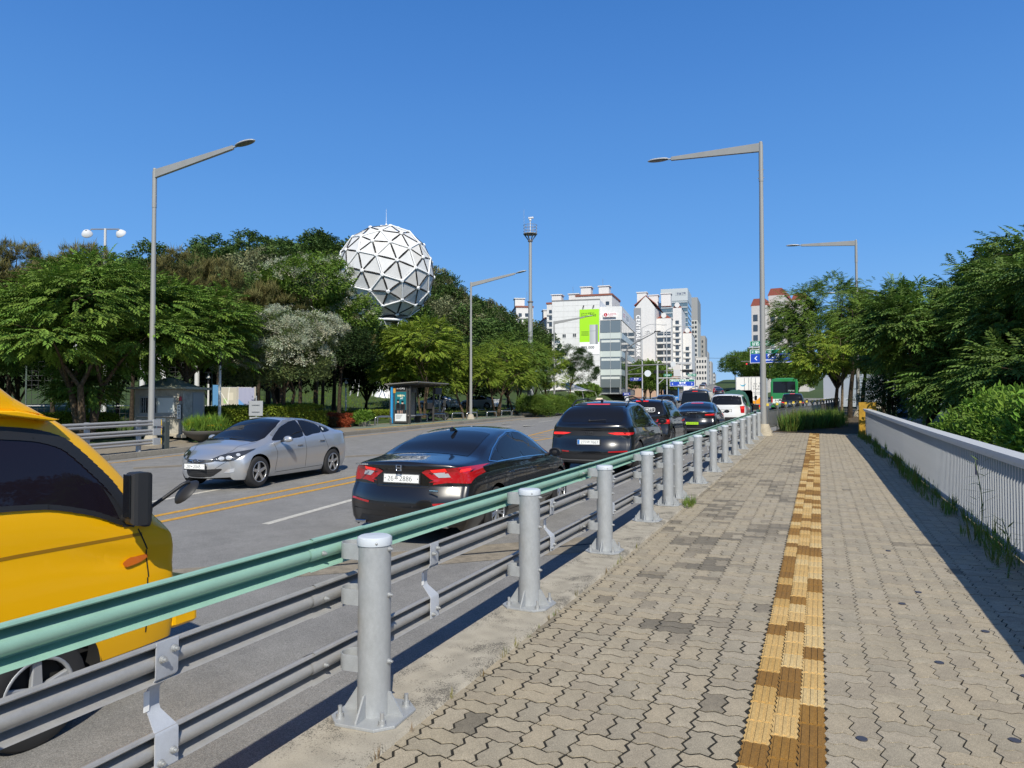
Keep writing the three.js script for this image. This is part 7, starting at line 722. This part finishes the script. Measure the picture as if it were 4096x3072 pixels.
{ const g = thing('signal_gantry', 'dark signal and lamp pole with a long mast arm left of the crossing', 'signal gantry', [-22.9, RY(-22.9, -90.6) - .2, -90.6], .12), k = 1 / 80;
  mesh('pole', lathe([[.17, 0], [.15, 7.4]], 14), poleGrey, g); mesh('lamp_arm', limb([[0, 7.3, 0], [.2, 7.9, 0], [3.7, 9.9, 0]], .1, .06, 8), poleGrey, g); mesh('lamp_head', rbox(.8, .12, .3, 4.0, 10.0, 0, .04), plasticBlack, g); mesh('mast_arm', bar([0, 5.6, 0], [8, 5.85, 0], .09, .06), poleGrey, g); mesh('stay', bar([.1, 4.9, 0], [2.3, 5.6, 0], .035), poleGrey, g); mesh('sensor_box', rbox(1.9, .28, .28, 7.4, 5.85, .0, .03), poleLight, g); discSign(g, 'sign_back', .34, 5.95, 5.75, .1, [.6, .62, .62]);
  mesh('lower_arm', bar([0, 4.5, 0], [3.3, 4.6, 0], .06, .05), poleGrey, g); discSign(g, 'sign_back', .42, 2.75, 4.6, .1, [.62, .66, .68]); roadSign(g, 'street_plate', 1.55, .42, 1.25, 3.85, .1, (x, w, h) => { x.fillStyle = '#1c2f86'; x.fillRect(0, 0, w, h); x.strokeStyle = x.fillStyle = '#fff'; x.lineWidth = 8; hangul(x, '증산로', 170, 18, 62); x.font = '34px sans-serif'; x.fillText('Jeungsan-ro', 150, 122); x.fillText('110', 30, 85); x.fillText('112', 420, 85); }); mesh('plate_arm', bar([0, 3.85, 0], [.5, 3.85, 0], .03), poleGrey, g); roadSign(g, 'street_plate', .95, .38, .05, 1.95, .2, (x, w, h) => { x.fillStyle = '#1c2f86'; x.fillRect(0, 0, w, h); x.strokeStyle = '#fff'; x.lineWidth = 12; hangul(x, '월드컵', 90, 50, 100); }); mesh('control_box', rbox(.5, .62, .3, .05, 1.35, .12, .03), std([.6, .6, .6], .5), g); }
{ const g = thing('sign_gantry', 'pole carrying the blue Jeungsan-ro direction sign left of the hill road', 'sign gantry', [-20.2, RY(-20, -97) - .2, -97], .12); mesh('pole', lathe([[.16, 0], [.13, 5.9]], 12), poleLight, g); mesh('arm', [bar([0, 3.9, 0], [4.6, 3.95, 0], .08, .06), bar([.1, 3.1, 0], [.9, 3.85, 0], .05)], poleLight, g); roadSign(g, 'direction_sign', 3.3, .98, 3.3, 3.25, .1, (x, w, h) => { x.fillStyle = '#eee'; x.fillRect(0, 0, w, h); x.fillStyle = greenSign; x.fillRect(6, 6, w - 12, 44); x.fillStyle = blueSign; x.fillRect(6, 52, w - 12, h - 58); x.strokeStyle = x.fillStyle = '#fff'; x.lineWidth = 5; hangul(x, '월드컵경기장 수색역 증산역', 30, 14, 28, .02); x.lineWidth = 8; hangul(x, '증산로', 195, 60, 42); x.font = 'bold 32px sans-serif'; x.fillText('Jeungsan-ro', 165, 138); arrowL(x, 45, 100, 22); x.save(); x.translate(w, 0); x.scale(-1, 1); arrowL(x, 45, 100, 22); x.restore(); }); roadSign(g, 'junction_sign', 1.15, .36, 4.6, 4.28, .1, (x, w, h) => { x.fillStyle = greenSign; x.fillRect(0, 0, w, h); x.strokeStyle = '#fff'; x.lineWidth = 12; hangul(x, '상암사거리', 24, 36, 82); }); roadSign(g, 'junction_sign', 1.1, .34, 1.4, 4.3, .1, (x, w, h) => { x.fillStyle = greenSign; x.fillRect(0, 0, w, h); x.strokeStyle = '#fff'; x.lineWidth = 10; hangul(x, '국제방송', 60, 40, 80); }); signalHead(g, .2, 4.78, -.3, -1); signalHead(g, 4.0, 4.86, -.3, -1); discSign(g, 'sign_back', .46, 2.6, 5.35, -.2, [.62, .58, .54]); mesh('sign_backplate', rbox(.9, .95, .05, 2.6, 4.6, -.2, .02), std([.55, .55, .54], .5), g); mesh('signal_arm', bar([0, 4.9, -.3], [5, 4.95, -.3], .05), poleGrey, g); }
{ const g = thing('sign_gantry', 'pole with the big blue Jeungsan-ro sign half hidden by the street lamp', 'sign gantry', [2.6, RY(2, -90) - .2, -92], -.05); mesh('pole', lathe([[.2, 0], [.16, 8.2]], 12), poleLight, g); mesh('arm', [bar([0, 7.25, 0], [-10.5, 7.3, 0], .12, .08)], poleLight, g); const cx = -7.9; roadSign(g, 'direction_sign', 4.9, 1.7, cx, 6.2, .12, (x, w, h) => { x.fillStyle = '#eee'; x.fillRect(0, 0, w, h); x.fillStyle = greenSign; x.fillRect(5, 5, w - 10, 50); x.fillStyle = blueSign; x.fillRect(5, 57, w - 10, h - 62); x.strokeStyle = x.fillStyle = '#fff'; x.lineWidth = 5; x.beginPath(); x.moveTo(50, 30); x.lineTo(22, 30); x.moveTo(32, 20); x.lineTo(20, 30); x.lineTo(32, 40); x.stroke(); hangul(x, '월드컵경기장', 62, 14, 32); hangul(x, '수색', 380, 14, 32); x.lineWidth = 8; hangul(x, '증산로', 215, 66, 46); x.font = 'bold 34px sans-serif'; x.fillText('Jeungsan-ro', 190, 150); x.lineWidth = 10; arrowL(x, 58, 115, 26); }); roadSign(g, 'junction_sign', 2.9, .66, -8.9, 7.78, .12, (x, w, h) => { x.fillStyle = greenSign; x.fillRect(0, 0, w, h); x.strokeStyle = '#fff'; x.lineWidth = 4; x.strokeRect(5, 5, w - 10, h - 10); x.lineWidth = 9; hangul(x, '상암사거리', 40, 22, 72); }); }
{ const g = thing('signal_gantry', 'far signal arm with red lights and a 50 speed limit disc', 'signal gantry', [4.5, RY(0, -126) - .1, -126], .02); mesh('pole', lathe([[.18, 0], [.15, 7]], 12), poleGrey, g); mesh('mast_arm', bar([0, 6.2, 0], [-16.5, 6.35, 0], .09, .06), poleGrey, g); signalHead(g, -15.2, 5.9, .1, 0, 3); signalHead(g, -10.6, 5.95, .1, 0, 3); const d = mesh('speed_limit', cyl(.62, .62, .05, -12.9, 6.35, .12, 28, Math.PI / 2), std([.6, .03, .03], .5), g); mesh('face', new THREE.CircleGeometry(.5, 28).translate(-12.9, 6.35, .15), printMat(128, 128, (x) => { x.fillStyle = '#f2f2ee'; x.fillRect(0, 0, 128, 128); x.fillStyle = '#111'; x.font = 'bold 72px sans-serif'; x.fillText('50', 22, 90); }), d); roadSign(g, 'zone_sign', 3.2, 1.7, -10.4, 4.75, .1, (x, w, h) => { x.fillStyle = '#3d2f86'; x.fillRect(0, 0, w, h); x.strokeStyle = '#fff'; x.lineWidth = 9; hangul(x, '자율주행자동차', 22, 20, 60); hangul(x, '시범운행지구', 40, 96, 64); x.fillStyle = '#fff'; x.font = '24px sans-serif'; x.fillText('Autonomous Mobility Testbed', 90, 190); x.lineWidth = 7; hangul(x, '청암지구', 190, 215, 40); }); const b = roadSign(g, 'street_plate', 2.0, .55, 1.0, 5.3, .1, (x, w, h) => { x.fillStyle = '#1c2f86'; x.fillRect(0, 0, w, h); x.strokeStyle = '#fff'; x.lineWidth = 9; hangul(x, '증산로', 150, 30, 76); }); mesh('plate_arm', bar([0, 5.6, 0], [1.9, 5.6, 0], .05), poleLight, g); }
for (const [x, z, h, lab] of [[-19.4, -99.5, 10.6, 'thin grey lamp pole behind the blue direction sign'], [-21.6, -94, 9.5, 'thin pole beside the signal gantry'], [-24.6, -107, 12, 'double-arm street lamp in front of the apartment block']]) { const g = thing('thin_pole', lab, 'pole', [x, RY(x, z) - .2, z]); mesh('shaft', lathe([[.1, 0], [.06, h]], 10), poleLight, g); mesh('arm', tube([[0, h, 0], [1.2, h + .5, 0], [3.2, h + .35, 0]], .045, 16, 6), poleLight, g); mesh('lamp_head', rbox(.7, .09, .24, 3.4, h + .33, 0, .03), poleLight, g); }
{ const g = thing('overhead_cable', 'thin cable strung over the hill road', 'cable'); mesh('cable', tube([[-40, 16.5, -230], [-28, 15.6, -228], [-8, 16.2, -226]], .05, 20, 5), std(.05, .6), g); }
// ---------- right-hand fence, hoarding and odds and ends ----------
{ const g = thing('arched_fence', 'low steel fence with arched tops and yellow reflectors beside the path', 'fence'); const st = std([.42, .40, .36], .3, .8), dkS = std([.10, .095, .09], .5, .4); const P = (i) => { const z = -29.8 - i * 1.95, x = lin([[-62, 1.6], [-43, -.1], [-29.8, -1.85]], z); return [x, rise(-z) - .02, z]; };
  for (let i = 0; i < 16; i++) { const a = P(i), b = P(i + 1), m = i < 8 ? st : dkS, mx = (a[0] + b[0]) / 2, my = (a[1] + b[1]) / 2, mz = (a[2] + b[2]) / 2; mesh('post', cyl(.04, .04, 1.05, a[0], a[1] + .52, a[2], 10), m, g); mesh('reflector', [box(.09, .1, .09, a[0], a[1] + 1.1, a[2])], std([.75, .55, .06], .4), g); mesh('arch', tube([[a[0], a[1] + .85, a[2]], [lerp(a[0], b[0], .2), a[1] + 1.02, lerp(a[2], b[2], .2)], [mx, my + 1.12, mz], [lerp(a[0], b[0], .8), b[1] + 1.02, lerp(a[2], b[2], .8)], [b[0], b[1] + .85, b[2]]], .03, 20, 6), m, g); for (const y of [.86, .2]) mesh('rail', bar([a[0], a[1] + y, a[2]], [b[0], b[1] + y, b[2]], .022, .022, 6), m, g); const n = 13; if (i < 8) for (let k = 1; k < n; k++) mesh('bar', bar([lerp(a[0], b[0], k / n), lerp(a[1], b[1], k / n) + .2, lerp(a[2], b[2], k / n)], [lerp(a[0], b[0], k / n), lerp(a[1], b[1], k / n) + .86, lerp(a[2], b[2], k / n)], .014, .014, 5), m, g); else { const o = mesh('bars', Array.from({ length: n - 1 }, (_, k) => bar([lerp(a[0], b[0], (k + 1) / n), lerp(a[1], b[1], (k + 1) / n) + .2, lerp(a[2], b[2], (k + 1) / n)], [lerp(a[0], b[0], (k + 1) / n), lerp(a[1], b[1], (k + 1) / n) + .86, lerp(a[2], b[2], (k + 1) / n)], .014, .014, 4)), m, g); o.userData.kind = 'stuff'; } } }
{ const g = thing('site_hoarding', 'white site hoarding with grey lettering behind the fence trees', 'hoarding', [1.5, rise(86) - .1, -88], -.62); for (let k = 0; k < 7; k++) mesh('panel', rbox(2.35, 3.6, .08, k * 2.4, 1.75, 0, .01), std([.64 - (k % 2) * .02, .65, .66], .6), g); mesh('lettering', panel(7, .9, 8.6, 2.2, .05), printMat(512, 66, (x) => { x.fillStyle = '#c5c7c9'; x.fillRect(0, 0, 512, 66); x.fillStyle = '#777'; x.strokeStyle = '#777'; x.font = 'bold 44px sans-serif'; x.fillText('LOTTE', 320, 50); x.lineWidth = 4; hangul(x, '새로움과 함께 준비하고', 10, 18, 30); }), g); mesh('base_band', box(16.8, .9, .1, 7.2, .45, .02), std([.75, .75, .74], .6), g); }
{ const g = thing('blue_column', 'plain blue column standing in the shade behind the railing', 'column', [3.55, gy(3.55, -37.4), -37.4]); mesh('shaft', rbox(.42, 1.9, .3, 0, 1.6, 0, .02), std([.03, .11, .33], .5), g); mesh('foot', rbox(.5, .8, .36, 0, .3, 0, .02), std([.12, .13, .14], .7), g); }
{ const g = thing('corrugated_fence', 'low grey corrugated fence behind the end of the railing', 'fence'); for (let k = 0; k < 26; k++) { const x = lerp(2.35, 3.5, k / 25), z = lerp(-34, -30.2, k / 25); mesh('sheet', rbox(.12, .75, .045, x, rise(32) + .35 - .25, z, .008, 1.28), std([.30, .33, .36], .5, .3), g); } mesh('top_rail', beamBox([2.35, rise(33) + .52, -34], [3.5, rise(31) + .5, -30.2], .06, .05), std([.34, .37, .4], .5, .3), g); }
renderer.render(scene, camera);
